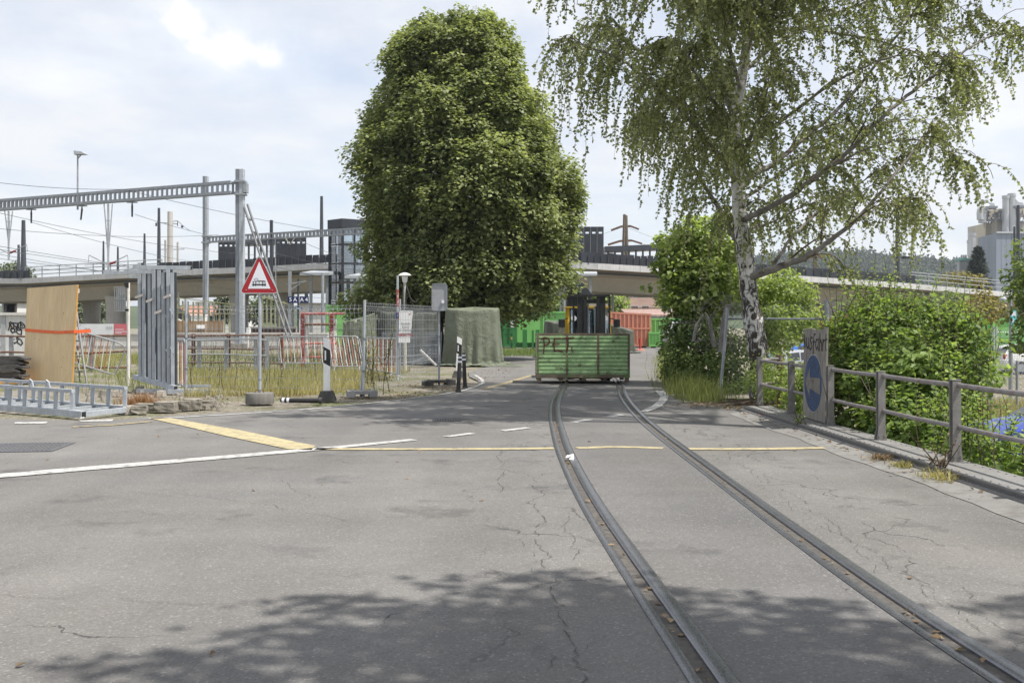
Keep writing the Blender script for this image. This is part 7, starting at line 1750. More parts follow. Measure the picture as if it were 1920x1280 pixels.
def litter_leaves():
    r = np.random.default_rng(77); P = [scatter_px(2600, (520, 880), (712, 748), 51, z=-.015, clump=.6), scatter_px(700, (200, 520), (735, 770), 52, z=-.01), path_pts(500, [G(1300, 757), G(1360, 763), G(1420, 765)], .35, 53, .012), path_pts(220, [G(893, 715), G(945, 690)], .3, 54, .012), path_pts(130, [(KX(y)-.14, y, .03) for y in (16, 12, 8)], .08, 55, .032)]
    for c, o in ((cL, -.02), (cR, -.02)):
        idx = r.integers(0, len(c), 46); P.append(np.array([(c[i].x+o+r.normal(0, .012), c[i].y+r.uniform(-.1, .1), .012) for i in idx]))
    rd = r.uniform(size=(36, 2))*np.array([9, 17]) + np.array([-5, 4]); P.append(np.concatenate([rd, np.full((36, 1), .006)], 1))
    P = np.concatenate(P); n = len(P); L = r.uniform(.022, .065, n); v, f = leaves(P, np.array([0, 0, 1.]) + r.normal(size=(n, 3))*.35, r.normal(size=(n, 3)), L, L*.65, .25)
    v[:, 2] = np.maximum(v[:, 2], P[:, 2].repeat(4)); tag(fast_mesh('fallen_leaves', v, f, M['dead_leaf'], None, np.repeat(r.uniform(0, 1, n), 2), 'stuff'), 'dry fallen leaves along the verge, gutter and rail grooves', 'fallen leaves')
litter_leaves()
# dead branches by the birch foot
mb = MB(); rr_ = random.Random(2)
for k in range(26):
    p = G(rr_.uniform(1345, 1420), rr_.uniform(752, 763)); a = rr_.uniform(-.5, .5); L = rr_.uniform(.15, .6); mb.tube([p + Vector((0, 0, .02)), p + Vector((L*.5*math.cos(a), L*.5*math.sin(a), .05)), p + Vector((L*math.cos(a), L*math.sin(a), .03))], [.014, .012, .005], 5)
tag(put('dead_branches', mb, M['twig'], kind='stuff'), 'dead branches piled at the foot of the birch', 'branches')
# ------------------------------------------------------------------ catenary portals
M['far_metal'] = mat('far_grey_metal', (.30, .32, .34), .5, .2, var=.08, vs=.4, bump=0)
M['stay_steel'] = mat('dull_stay_steel', (.17, .175, .18), .85, 0, var=.1, vs=1, spec=.1)
def girder(root, A, B, h, w, n, m, parts=True):
    """two-faced ladder girder from A to B (bottom chord ends)"""
    A, B = Vector(A), Vector(B); d = (B-A); u = d.normalized(); s = Vector((-u.y, u.x, 0)).normalized()*w; c = h*.2
    for o in (Vector(), s):
        for z in (0, h-c):
            put('chord', MB().bar(A + o + Vector((0, 0, z+c/2)), B + o + Vector((0, 0, z+c/2)), .10, c), m, root, world=True)
    bm_ = MB().bx(-.07, .07, -.03, .03, 0, h-2*c); me = mesh_of('batten', bm_, m); ang = math.atan2(u.y, u.x)
    for i in range(n):
        p = A + d*((i+.5)/n) + Vector((0, 0, c)) - wpos(root)
        link_mesh('batten', me, root, p, (0, 0, ang)); link_mesh('batten', me, root, p + s, (0, 0, ang))
def hbeam(root, p, h, w, m, name='mast'):
    p = Vector(p); f = w*.16; mb = MB()
    mb.bx(p.x-w/2, p.x+w/2, p.y-w/2, p.y-w/2+f, p.z, p.z+h); mb.bx(p.x-w/2, p.x+w/2, p.y+w/2-f, p.y+w/2, p.z, p.z+h); mb.bx(p.x-f/2, p.x+f/2, p.y-w/2+f, p.y+w/2-f, p.z, p.z+h)
    return put(name, mb, m, root, world=True)
def portal_one():
    Y = 62; mx = X_(450.5, Y); zt = Z_(318, Y); root = thing('catenary_portal', 'nearest steel overhead line portal with long ladder girder to the left', 'catenary portal', (mx, Y, 0), group='overhead line portals')
    m = M['steel_mid']
    mb = MB().bx(mx-.24, mx-.0, Y-.24, Y+.2, 0, zt); put('mast', mb, M['steel_grey'], root, world=True); put('mast', MB().bx(mx+.003, mx+.24, Y-.26, Y+.22, 0, zt), M['galv_pale'], root, world=True)  # darker left and paler right half imitate shade and sun on it
    put('foundation', MB().bx(mx-.6, mx+.6, Y-.6, Y+.6, -.1, .35), M['concrete_rough'], root, world=True)
    zb = Z_(365, Y); h = Z_(341, Y)-zb
    A = Vector((mx-.25, Y-.15, zb)); L = At(0, 396, 72); d = (L-A); B = A + d*1.35
    girder(root, A, B, h, .42, 70, m)
    put('girder_clamp', MB().bx(mx-.30, mx+.36, Y-.34, Y+.32, zb-.05, zb+.05).bx(mx-.30, mx+.36, Y-.34, Y+.32, zb+h-.05, zb+h+.06).bx(mx+.26, mx+.46, Y-.3, Y+.25, zb+.1, zb+h-.1), M['galv'], root, world=True)
    # triangular hangers with cantilever arms, insulators
    def on(px):
        f = (px-450.5)/(0-450.5); k = 72*f/(72*f+62*(1-f)) if False else f*62/(72-(72-62)*f); return A.lerp(L, min(1.3, k))
    for px, yb in ((205, 510), (14, 488)):
        p = on(px); zb2 = Z_(yb, p.y); mb = MB(); 
        for o in (-.28, .28): mb.bar(p + Vector((o, .2, 0)), Vector((p.x + o*.12, p.y+.2, zb2+1.4)), .06)
        mb.bar(p + Vector((0, .2, 0)), Vector((p.x, p.y+.2, zb2)), .11)
        for t in (.35, .6): zz = p.z*(1-t) + (zb2+1.4)*t; w2 = .28*(1-t*.88); mb.bar((p.x-w2, p.y+.2, zz), (p.x+w2, p.y+.2, zz), .05)
        put('hanger', mb, M['galv_pale'], root, world=True)
        arm = MB(); z0 = zb2+1.0
        for sx in (-1, 1):
            arm.bar((p.x, p.y+.2, z0-.5), (p.x+sx*1.3, p.y+.2, z0+.15), .05); arm.bar((p.x+sx*1.3, p.y+.2, z0+.15), (p.x+sx*1.35, p.y+.2, z0-.35), .03); arm.bar((p.x+sx*.3, p.y+.2, z0-.4), (p.x+sx*1.6, p.y+.2, z0-.55), .035)
        put('cantilever', arm, M['far_metal'], root, world=True)
        put('insulator', MB().tube([(p.x+.1, p.y+.2, z0-.45), (p.x+.5, p.y+.2, z0-.3)], .075, 8), M['dark_red'], root, world=True)
    for px in (60, 157, 253):
        p = on(px); put('insulator', MB().tube([p + Vector((0, 0, -.02)), p + Vector((.0, 0, -.3)), p + Vector((-.08 if px == 157 else 0, 0, -1.0))], [.03, .07, .06], 8), M['dark_steel'], root, world=True)
        put('insulator_clamp', MB().bx(p.x-.35, p.x+.35, p.y-.05, p.y+.05, p.z-.08, p.z-.01), M['steel_grey'], root, world=True)
    # raking stay
    s = MB()
    for o in (-.13, .13): s.bar(At(460, 383, Y) + Vector((o, 0, 0)), At(546, 640, 58) + Vector((o, 0, 0)), .10)
    put('stay', s, M['stay_steel'], root, world=True); r2 = MB()
    for t in np.linspace(.12, .9, 9): p = At(460, 383, Y).lerp(At(546, 640, 58), t); r2.bar(p + Vector((-.13, 0, 0)), p + Vector((.13, 0, 0)), .09, .12)
    put('stay_rung', r2, M['stay_steel'], root, world=True, kind='stuff')
    # floodlight on the girder
    p = on(150); fl = thing('floodlight', 'flat headed floodlight pole standing on the ladder girder', 'floodlight', p + Vector((0, 0, -.3)))
    zt2 = Z_(290, p.y); put('pole', MB().tube([p + Vector((0, -.1, -.3)), (p.x, p.y-.1, zt2)], [.07, .055], 8), M['galv'], fl, world=True, smooth=True)
    put('lamp_head', MB().prism([(p.x-.18, p.y-.3, zt2-.05), (p.x+.62, p.y-.3, zt2+.0), (p.x+.35, p.y-.3, zt2+.17), (p.x-.20, p.y-.3, zt2+.25)], (0, .5, 0)), M['galv_pale'], fl, world=True, bevel=.02)
    put('lamp_bracket', MB().bar((p.x, p.y-.1, zt2-.3), (p.x+.25, p.y-.1, zt2-.02), .06), M['steel_grey'], fl, world=True)
    return A, L, on
pA, pL, on_girder = portal_one()
def portal_two():
    Y = 80; mx = X_(386, Y); root = thing('catenary_portal', 'second overhead line portal running behind the warning sign to the glass tower', 'catenary portal', (mx, Y, 0), group='overhead line portals')
    put('mast', MB().bx(mx-.2, mx-.0, Y-.2, Y+.2, 0, Z_(331, Y)), M['steel_grey'], root, world=True); put('mast', MB().bx(mx+.003, mx+.18, Y-.21, Y+.21, 0, Z_(331, Y)), M['galv_pale'], root, world=True)  # two tones again: shade and sunlight put into the mast's colour
    A = Vector((mx+.2, Y-.1, Z_(455, Y))); B = At(712, 437, 73)
    girder(root, A, B, .50, .35, 46, M['steel_mid'])
    put('girder_clamp', MB().bx(mx-.28, mx+.3, Y-.3, Y+.3, A.z-.06, A.z+.05).bx(mx-.28, mx+.3, Y-.3, Y+.3, A.z+.45, A.z+.56), M['galv'], root, world=True)
    p = A.lerp(B, .50); put('insulator', MB().bar(p + Vector((-.35, 0, 0)), p + Vector((0, 0, -.5)), .06).bar(p + Vector((.35, 0, 0)), p + Vector((0, 0, -.5)), .06), M['cream_pole'], root, world=True)
    q = A.lerp(B, .385); put('hanger_mast', MB().bar((q.x, q.y+.3, 4.2), (q.x, q.y+.3, q.z+1.5), .22), M['dark_steel'], root, world=True)
    for k in (-.35, .35): put('hanger_bar', MB().bar((q.x+k, q.y+.3, 4.4), (q.x+k*.8, q.y+.3, q.z), .07), M['galv'], root, world=True)
portal_two()
def concrete_pole():
    Y = 115; root = thing('concrete_pole', 'round pale concrete pole with cantilever arms behind the viaduct', 'overhead line pole', (X_(319, Y), Y, 0)); x = X_(319, Y)
    put('pole', MB().tube([(x, Y, 0), (x, Y, Z_(397, Y))], [.42, .30], 12), M['concrete'], root, world=True, smooth=True)
    put('arm', MB().bar(At(294, 417, Y), At(332, 420, Y), .10), M['far_metal'], root, world=True); put('arm', MB().bar(At(320, 416, Y), At(333, 414, Y), .09).bar(At(333, 414, Y), At(345, 425, Y), .08).bar(At(345, 425, Y), At(357, 433, Y), .06), M['far_metal'], root, world=True)
    put('insulator', MB().bar(At(293, 418, Y), At(293, 424, Y), .16).bar(At(333, 414, Y), At(333, 424, Y), .07).bar(At(341, 423, Y), At(342, 427, Y), .2), M['dark_steel'], root, world=True)
concrete_pole()
for px, yt, lab in ((310, 450, 'small pole with short crossarm left of the concrete pole'), (333, 454, 'small pole with short crossarm right of the concrete pole')):
    Y = 150; root = thing('line_pole', lab, 'pole', (X_(px, Y), Y, 0), group='small line poles behind the viaduct'); put('pole', MB().bar((X_(px, Y), Y, 0), (X_(px, Y), Y, Z_(yt, Y)), .24), M['concrete'], root, world=True)
    put('crossarm', MB().bar(At(px-15, 468, Y), At(px+13, 467, Y), .12), M['far_metal'], root, world=True)
def a_pole(px, Y, yt, arms, lab, sp=7):
    root = thing('power_pole', lab, 'power pole', (X_(px, Y), Y, 0), group='power line poles'); w = mat('pole_wood', (.16, .13, .10), .9, 0, var=.2, vs=2)
    put('leg', MB().tube([At(px-sp, 612 + 1.4*FPX/Y, Y), At(px-1, yt, Y)], [.30, .20], 8), M['pole_wood'], root, world=True, smooth=True); put('leg', MB().tube([At(px+sp, 612 + 1.4*FPX/Y, Y), At(px+2, yt+2, Y)], [.30, .20], 8), M['pole_wood'], root, world=True, smooth=True)
    for (y, hw) in arms: put('crossarm', MB().bar(At(px-hw, y+7, Y), At(px-hw*.3, y, Y), .28).bar(At(px-hw*.3, y, Y), At(px+hw*.4, y-1, Y), .28).bar(At(px+hw*.4, y-1, Y), At(px+hw, y+5, Y), .22), M['rust'], root, world=True)
M['pole_wood'] = mat('tarred_pole_wood', (.15, .125, .10), .9, 0, var=.2, vs=2)
a_pole(1172, 135, 402, ((425, 26), (452, 32)), 'tall double legged power pole between round tree and birch')
a_pole(1528, 150, 462, ((480, 14),), 'distant power pole over the viaduct behind the birch limb', 1.5)

# ------------------------------------------------------------------ overhead wires
def wire(P, Q, sag, lab, r=.016):
    P, Q = Vector(P), Vector(Q); pts = [P.lerp(Q, t) - Vector((0, 0, 4*sag*t*(1-t))) for t in np.linspace(0, 1, 15)]
    o = put('overhead_wire', MB().tube(pts, r, 4, False), M['dark_steel']); tag(o, lab, 'overhead wire', 'overhead wires of the railway')
for (a, Ya, b, Yb, s, lab) in (((-60, 335), 60, (232, 355), 65, .2, 'topmost thin wire entering at the left edge and ending on the ladder girder'), ((232, 355), 65, (700, 445), 85, .3, 'thin wire running from the ladder girder across both masts towards the tree'), ((-40, 390), 66, (480, 478), 100, .5, 'wire dropping from below the ladder girder at left edge to the warning sign'),
    ((60, 417), 70, (440, 500), 110, .5, 'wire leaving the leftmost insulator of the ladder girder'), ((-40, 425), 66, (410, 440), 95, .4, 'nearly level wire below the ladder girder between left edge and slotted screen'), ((253, 402), 67, (480, 455), 100, .3, 'wire leaving the rightmost insulator of the ladder girder'), ((-40, 455), 66, (640, 545), 110, .4, 'contact wire passing the long triangular hanger, highest of the sloping bundle'),
    ((-40, 462), 68, (640, 540), 110, .4, 'contact wire passing the long triangular hanger, second of the sloping bundle'), ((-40, 470), 70, (620, 560), 110, .4, 'contact wire passing the long triangular hanger, third of the sloping bundle'), ((-40, 480), 72, (600, 545), 120, .3, 'contact wire passing the long triangular hanger, fourth of the sloping bundle'), ((-40, 497), 75, (500, 520), 130, .2, 'lowest wire just above the viaduct handrail at left'),
    ((500, 470), 80, (700, 510), 80, .2, 'wire crossing before the wide slotted screen to the glass tower'), ((560, 450), 78, (720, 505), 78, .2, 'wire from the second girder across the glass tower'), ((440, 480), 80, (700, 535), 80, .2, 'wire crossing behind the warning sign to the tower base'), ((1040, 455), 130, (1172, 424), 135, .4, 'power line wire between round tree and the double legged pole'), ((1180, 428), 135, (1530, 478), 150, 2.0, 'upper power line wire from the double legged pole towards the birch'), ((1188, 452), 135, (1530, 484), 150, 1.6, 'lower power line wire from the double legged pole towards the birch')):
    wire(At(*a, Ya), At(*b, Yb), s, lab)

# ------------------------------------------------------------------ glass lift tower
def lift_tower():
    Y = 82; k = Y/FPX; zt = Z_(412, Y); x0, x1 = X_(617, Y), X_(682, Y)
    root = thing('lift_tower', 'dark framed glass lift tower beside the round tree', 'lift tower', ((x0+x1)/2, Y, 0))
    W = 1.95; c = Vector((X_(646, Y), Y-.9, 0))       # nearest corner
    u = Vector((-.72, .69, 0)); v = Vector((.80, .60, 0)); lu, lv = 1.78, 2.2
    P = lambda a, b, z: c + u*(a*lu) + v*(b*lv) + Vector((0, 0, z))
    df = M['black_steel']; gl = glass_mat('tower_glass', (.62, .70, .74), .03, .35); gl2 = mat('cabin_wall_grey', (.30, .33, .35), .3, .2, var=.1, vs=1)  # one even grey for the lift cabin
    for a, b in ((0, 0), (1, 0), (0, 1), (1, 1)): put('corner_post', MB().bar(P(a, b, 0), P(a, b, zt-.9), .20), df, root)  if False else put('corner_post', MB().bar(P(a, b, 0), P(a, b, zt-.9), .20), df, root, world=True)
    put('roof_box', MB().prism([P(-.06, -.06, zt-.75), P(1.06, -.06, zt-.75), P(1.06, 1.06, zt-.75), P(-.06, 1.06, zt-.75)], (0, 0, .75)), df, root, world=True)
    zs = [.2] + [1.9 + 1.55*i for i in range(6)]; zs = [z for z in zs if z < zt-1] + [zt-.78]
    for i, z in enumerate(zs):
        for (a, b, a2, b2) in ((0, 0, 1, 0), (0, 0, 0, 1)): put('crossbar', MB().bar(P(a, b, z), P(a2, b2, z), .11, .13), df, root, world=True)
        if i:
            zl_ = zs[i-1]
            for j in range(2):
                o = .04; put('pane', MB().frame(P(j*.5+o, .012, zl_+.1), u*lu*(.5-2*o), v*.02, Vector((0, 0, z-zl_-.2))), gl, root, world=True); put('pane', MB().frame(P(.012, j*.5+o, zl_+.1), v*lv*(.5-2*o), u*.02, Vector((0, 0, z-zl_-.2))), gl, root, world=True)
            put('mullion', MB().bar(P(.5, 0, zl_), P(.5, 0, z), .07), df, root, world=True); put('mullion', MB().bar(P(0, .5, zl_), P(0, .5, z), .07), df, root, world=True)
            if i < 2: put('rear_wall', MB().frame(P(1, 0, zl_+.05), v*lv, u*.05, Vector((0, 0, z-zl_-.1))), df, root, world=True)
    put('cabin', MB().prism([P(.25, .25, 6.3), P(.8, .25, 6.3), P(.8, .8, 6.3), P(.25, .8, 6.3)], (0, 0, 2.1)), gl2, root, world=True)
    for a in (.3, .7): put('guide_rail', MB().bar(P(a, .9, .2), P(a, .9, zt-.9), .08), M['galv'], root, world=True)
lift_tower()
def canopy(x0, x1, yt, Y, lab, d=3.0, th=.22):
    root = thing('platform_canopy', lab, 'canopy', (X_((x0+x1)/2, Y), Y, 0), group='pale platform canopies')
    a, b = X_(x0, Y), X_(x1, Y); z = Z_(yt, Y)
    put('roof', MB().prism([(a, Y, z), (b, Y, z), (b+.2, Y+d, z+.35), (a+.6, Y+d, z+.35)], (0, 0, th)), M['canopy'], root, world=True)
    for t in (.25, .8): x = a*(1-t)+b*t; put('post', MB().bar((x, Y+d*.5, 0), (x, Y+d*.5, z+.15), .22), M['galv'], root, world=True)
M['canopy'] = mat('pale_canopy_metal', (.38, .40, .42), .4, .1, var=.06, vs=.5, bump=0)
canopy(562, 618, 516, 80, 'pale platform canopy left of the glass lift tower'); canopy(646, 700, 522, 79, 'pale platform canopy right of the glass tower behind the leaves'); canopy(1066, 1120, 517, 84, 'pale platform canopy under the viaduct right of the round tree', 3, .18)
# platform signs
def plat_sign():
    Y = 78; root = thing('platform_sign', 'blue platform sign reading 5 A and A 4 hanging on a pole', 'platform sign', (X_(560, Y), Y, 0))
    put('pole', MB().bar((X_(543, Y), Y+.1, 0), (X_(543, Y), Y+.1, Z_(508, Y)), .22), M['galv'], root, world=True); put('pole', MB().bar((X_(558, Y), Y+.2, 0), (X_(558, Y), Y+.2, Z_(522, Y)), .12), M['dark_steel'], root, world=True)
    put('arm', MB().bar(At(536, 533, Y+.1), At(574, 527, Y+.1), .09).bar(At(546, 543, Y+.1), At(562, 532, Y+.1), .07), M['galv'], root, world=True)
    for (x0, x1, s) in ((540, 560, '5 A'), (562, 579, 'A 4')):
        put('panel', MB().bx(X_(x0, Y), X_(x1, Y), Y-.1, Y, Z_(568, Y), Z_(556, Y)), M['blue_deep'], root, world=True)
        text_mesh('lettering', s, .42, M['sign_white'], root, Vector((X_((x0+x1)/2, Y), Y-.11, Z_(562, Y))) - wpos(root), bold=.008)
    put('lower_panel', MB().bx(X_(554, Y), X_(568, Y), Y-.3, Y-.25, Z_(580, Y), Z_(576, Y)), M['blue'], root, world=True)
    put('lower_print', MB().bx(X_(556, Y), X_(566, Y), Y-.306, Y-.301, Z_(579, Y), Z_(577.5, Y)), M['sign_white'], root, world=True)
    put('clock', MB().prism([At(571, 556, Y), At(577, 556, Y), At(577, 550, Y), At(574, 547, Y), At(571, 550, Y)], (0, .2, 0)), M['dark_steel'], root, world=True)
M['blue_deep'] = mat('platform_blue', (.008, .018, .09), .4, 0, var=.05)
plat_sign()
for px, yt, Y, r, lab in ((605, 512, 76, .12, 'grey platform pole left of the glass lift tower'), (1051, 540, 90, .10, 'pale thin mast left of the dark metal hood'), (1058, 542, 88, .11, 'pale thin mast just beside the dark metal hood'), (1149, 545, 95, .11, 'grey post under the viaduct right of the forklift'), (1240, 550, 100, .09, 'thin grey post before the brown roofed house'), (1251, 550, 104, .09, 'thinnest grey post at the thicket under the viaduct'), (335, 548, 100, .10, 'olive post under the viaduct above the slat fence'), (348, 560, 96, .12, 'dark post under the viaduct above the slat fence'), (1620, 570, 100, .09, 'grey post under the viaduct behind the shrub top'), (1645, 572, 100, .08, 'second grey post under the viaduct behind the shrub top')):
    o = put('platform_post', MB().tube([(X_(px, Y), Y, 0), (X_(px, Y), Y, Z_(yt, Y))], r, 8), M['galv'] if px not in (335, 348) else M['cream_pole'], smooth=True); tag(o, lab, 'post', 'slim posts around the station')
# ------------------------------------------------------------------ station edge: walls, fence, hoarding
def platform_wall():
    Y = 64; root = thing('platform_wall', 'low pale concrete platform wall behind the weeds', 'wall', (X_(250, Y), Y, 0)); z = Z_(627, Y)
    x = X_(-260, Y)
    while x < X_(575, Y): put('wall_slab', MB().bx(x+.015, x+2.985, Y, Y+.5, -.1, z), M['pale_conc'], root, world=True); x += 3
    put('coping', MB().bx(X_(-260, Y), x, Y-.08, Y+.58, z+.003, z+.12), M['pale_conc'], root, world=True)
    put('dark_base', MB().bx(X_(-260, Y), x, Y-.05, Y-.003, -.1, .16), M['concrete_rough'], root, world=True)
M['pale_conc'] = mat('pale_concrete', (.56, .55, .52), .85, 0, var=.08, vs=.4, bump=.1, streak=.12)
platform_wall()
def slat_fence():
    Y = 65.2; root = thing('slat_fence', 'brown wooden slat fence on the platform with a small white plate', 'wooden fence', (X_(370, Y), Y, Z_(626, Y))); z0, z1 = Z_(625, Y), Z_(601, Y)
    wood = mat('brown_slat_wood', (.26, .165, .085), .8, 0, var=.15, vs=3, rnd=.2); me = mesh_of('slat', MB().bx(-.036, .036, -.02, .02, 0, z1-z0), wood)
    x = X_(322, Y)
    while x < X_(418, Y): link_mesh('slat', me, root, Vector((x, Y, z0+random.uniform(-.02, .02))) - wpos(root)); x += .098
    for z in (z0+.12, z1-.15): put('rail', MB().bx(X_(322, Y), X_(418, Y), Y+.022, Y+.07, z, z+.06), wood, root, world=True)
    put('plate', MB().bx(X_(369, Y), X_(384, Y), Y-.06, Y-.03, Z_(616, Y), Z_(609, Y)), M['white_plastic'], root, world=True)
slat_fence()
def hoarding():
    Y = 60; root = thing('banner', 'white printed banner with grey letters and a red end panel', 'banner', (X_(190, Y), Y, 0)); z0, z1 = Z_(627, Y), Z_(607, Y)
    put('white_sheet', MB().bx(X_(120, Y), X_(213, Y), Y, Y+.05, z0, z1), mat('banner_white', (.60, .62, .63), .6, 0, var=.05), root, world=True); put('red_sheet', MB().bx(X_(213.4, Y), X_(241, Y), Y, Y+.05, z0, z1), mat('banner_red', (.48, .13, .15), .6, 0, var=.06), root, world=True)
    g = mat('banner_ink', (.28, .29, .31), .6, 0); o = wpos(root)
    text_mesh('lettering', 'ze', .40, g, root, Vector((X_(164, Y), Y-.01, Z_(617, Y))) - o); 
    mb = MB()
    for q in (201, 205, 209): mb.bar(At(q, 610, Y-.01), At(q+1.5, 615, Y-.01), .04, .01)
    put('logo', mb, g, root, world=True); ln = MB()
    for q, w in ((617, 16), (621, 22), (624, 12)): ln.bx(X_(216, Y), X_(216+w, Y), Y-.006, Y-.001, Z_(q+1, Y), Z_(q, Y))
    put('text_line', ln, M['sign_white'], root, world=True)
    for px in (122, 170, 212, 240): put('post', MB().bx(X_(px, Y)-.05, X_(px, Y)+.05, Y+.06, Y+.14, 0, z1), M['galv'], root, world=True)
hoarding()
def graffiti_box():
    Y = 43; root = thing('utility_kiosk', 'white utility kiosk with black graffiti left of the plywood', 'kiosk', (X_(40, Y), Y, 0)); x0, x1 = X_(4, Y), X_(86, Y); z = Z_(591, Y)
    wh = mat('kiosk_white', (.60, .60, .58), .6, 0, var=.06, vs=1.5, streak=.1); put('body', MB().bx(x0, x1, Y, Y+1.4, .1, z), wh, root, world=True); put('corner', MB().bx(x0-.04, x0+.16, Y-.05, Y+.0, .0, z-.02), M['plate_grey'], root, world=True)
    put('lid', MB().bx(x0-.1, x1+.1, Y-.12, Y+1.5, z+.003, z+.12), M['pale_conc'], root, world=True); put('plinth', MB().bx(x0-.02, x1+.02, Y-.02, Y+1.42, -.05, .1), M['concrete_rough'], root, world=True)
    r = random.Random(6); mb = MB(); L = []
    for (cx_, cy_, s) in ((22, 612, .32), (29, 610, .34), (36, 612, .34), (43, 611, .32), (26, 618, .3), (38, 621, .34), (30, 638, .28), (38, 640, .28), (20, 608, .2)):
        p = At(cx_, cy_, Y); n = 7; a0 = r.uniform(0, 6); L.append([(p.x + s*.55*math.cos(a0+i*r.uniform(.7, 1.3))*r.uniform(.4, 1), p.z + s*.6*math.sin(a0+i*1.0)*r.uniform(.4, 1)) for i in range(n)])
    strokes(mb, L, (0, Y-.004, 0), (1, 0, 0), (0, 0, 1), .055, .003); put('graffiti', mb, M['black'], root, world=True)
    put('yellow_spot', MB().bx(X_(19, Y), X_(23, Y), Y-.004, Y-.001, Z_(614, Y), Z_(611, Y)), M['edge_wood'], root, world=True)
graffiti_box()
def yellow_railing():
    Y = 74; root = thing('platform_railing', 'weathered olive post railing on the ramp under the viaduct', 'railing', (X_(370, Y), Y, 0)); m = mat('olive_rail', (.30, .30, .17), .7, 0, var=.12, vs=2)
    for i in range(11): px = 333 + 9.8*i; put('post', MB().bar((X_(px, Y), Y, .8), (X_(px, Y), Y, Z_(563 + i*.9, Y)), .10), m, root, world=True)
    for y0, y1 in ((558, 571), (577, 581), (586, 588)): put('rail', MB().bar(At(330, y0, Y-.08), At(442, y1, Y-.08), .07), m, root, world=True)
    for i in range(6): px = 492 + 8*i; put('post', MB().bar((X_(px, Y), Y, .8), (X_(px, Y), Y, Z_(560 + i, Y)), .10), m, root, world=True)
    put('rail', MB().bar(At(482, 553, Y-.08), At(540, 570, Y-.08), .09), m, root, world=True)
yellow_railing()
def dark_platform():
    Y = 70; root = thing('dark_parapet', 'dark brown parapet behind the warning sign pole', 'parapet', (X_(510, Y), Y, 0))
    for i in range(7): x0 = X_(470 + 12*i, Y); put('panel', MB().bx(x0+.02, X_(482 + 12*i, Y)-.02, Y, Y+.2, .5, Z_(615, Y)), M['rust_dark'], root, world=True)
    put('coping', MB().bx(X_(468, Y), X_(556, Y), Y-.1, Y+.3, Z_(615, Y)+.003, Z_(612.5, Y)), M['concrete_rough'], root, world=True); put('footing', MB().bx(X_(468, Y), X_(556, Y), Y-.05, Y+.25, -.1, .5), M['pale_conc'], root, world=True)
M['rust_dark'] = mat('dark_brown_sheet', (.085, .05, .04), .8, 0, var=.2, vs=1.5)
dark_platform()
def escalator():
    Y = 84; root = thing('stair_ramp', 'dark sloped stair ramp with white stringer under the viaduct', 'stairs', (X_(335, Y), Y, 0))
    put('stringer', MB().prism([At(318, 590, Y), At(318, 597, Y), At(346, 606, Y), At(352, 606, Y)], (0, .2, 0)), M['white_plastic'], root, world=True); put('flank', MB().prism([At(318, 573, Y+.3), At(318, 592, Y+.3), At(356, 606, Y+.3), At(360, 600, Y+.3)], (0, 1.8, 0)), M['black_steel'], root, world=True)
escalator()
o = put('meter_cabinet', MB().bx(X_(358, 78), X_(381, 78), 78, 79, 0, Z_(592, 78)).bx(X_(357, 78), X_(382, 78), 77.95, 79.05, Z_(592, 78)+.003, Z_(591, 78)+.05), M['white_plastic']); tag(o, 'white cabinet behind the brown slat fence', 'cabinet')
o = put('mast_marker', MB().bx(X_(462, 61), X_(468, 61), 61, 61.1, Z_(628, 61), Z_(614, 61)).bx(X_(464, 61), X_(466, 61), 61.02, 61.08, 0, Z_(628, 61)), M['white_plastic']); tag(o, 'small white marker plate at the foot of the nearest mast', 'marker')

# ------------------------------------------------------------------ houses and far buildings
def house(name, lab, x0, x1, ytop, yroof, Y, depth, wm, rm, wins, hip=True, cat='house', zb=0):
    a, c = X_(x0, Y), X_(x1, Y); z1, z2 = Z_(ytop, Y), Z_(yroof, Y); root = thing(name, lab, cat, ((a+c)/2, Y, zb))
    put('wall', MB().bx(a, c, Y, Y+depth, zb-.2, z1), wm, root, world=True); e = .35; ins = min((c-a)*.28, 3.5) if hip else 0; my = Y + depth/2
    if z2 > z1+.05:
        v = [(a-e, Y-e, z1), (c+e, Y-e, z1), (c+e, Y+depth+e, z1), (a-e, Y+depth+e, z1), (a+ins, my, z2), (c-ins, my, z2)]
        put('roof', MB().add(v, [(0, 1, 5, 4), (1, 2, 5), (2, 3, 4, 5), (3, 0, 4), (3, 2, 1, 0)]), rm, root, world=True)
    for (wx, wy, ww, wh) in wins:
        x, z = X_(wx, Y), Z_(wy, Y); w = put('window', MB().bx(x-ww/2-.06, x+ww/2+.06, Y-.05, Y+.0-.003, z-wh/2-.06, z+wh/2+.06), M['sign_white'], root, world=True); put('pane', MB().bx(x-ww/2, x+ww/2, Y-.07, Y-.053, z-wh/2, z+wh/2), M['dark_glass'], w, world=True)
    return root
tile = mat('roof_tile_brown', (.16, .105, .08), .85, 0, var=.15, vs=.8, bump=.2); tile2 = mat('roof_tile_dark', (.13, .085, .075), .85, 0, var=.15, vs=.6); cream = mat('cream_render', (.48, .42, .33), .85, 0, var=.06, vs=.3); whr = mat('white_render', (.60, .60, .58), .85, 0, var=.05, vs=.3)
house('house', 'brown roofed house under the viaduct right of the forklift', 1128, 1234, 577, 556, 145, 10, cream, tile, [(1145, 582, 1, 1.3), (1165, 582, 1, 1.3), (1190, 582, 1, 1.3), (1210, 582, 1, 1.3)], hip=False)
house('house', 'beige house with flat roof beside the thicket under the viaduct', 1230, 1262, 560, 559, 150, 10, mat('peach_render', (.52, .36, .25), .85, 0, var=.06), tile, [(1240, 575, 1, 1.4), (1252, 575, 1, 1.4)])
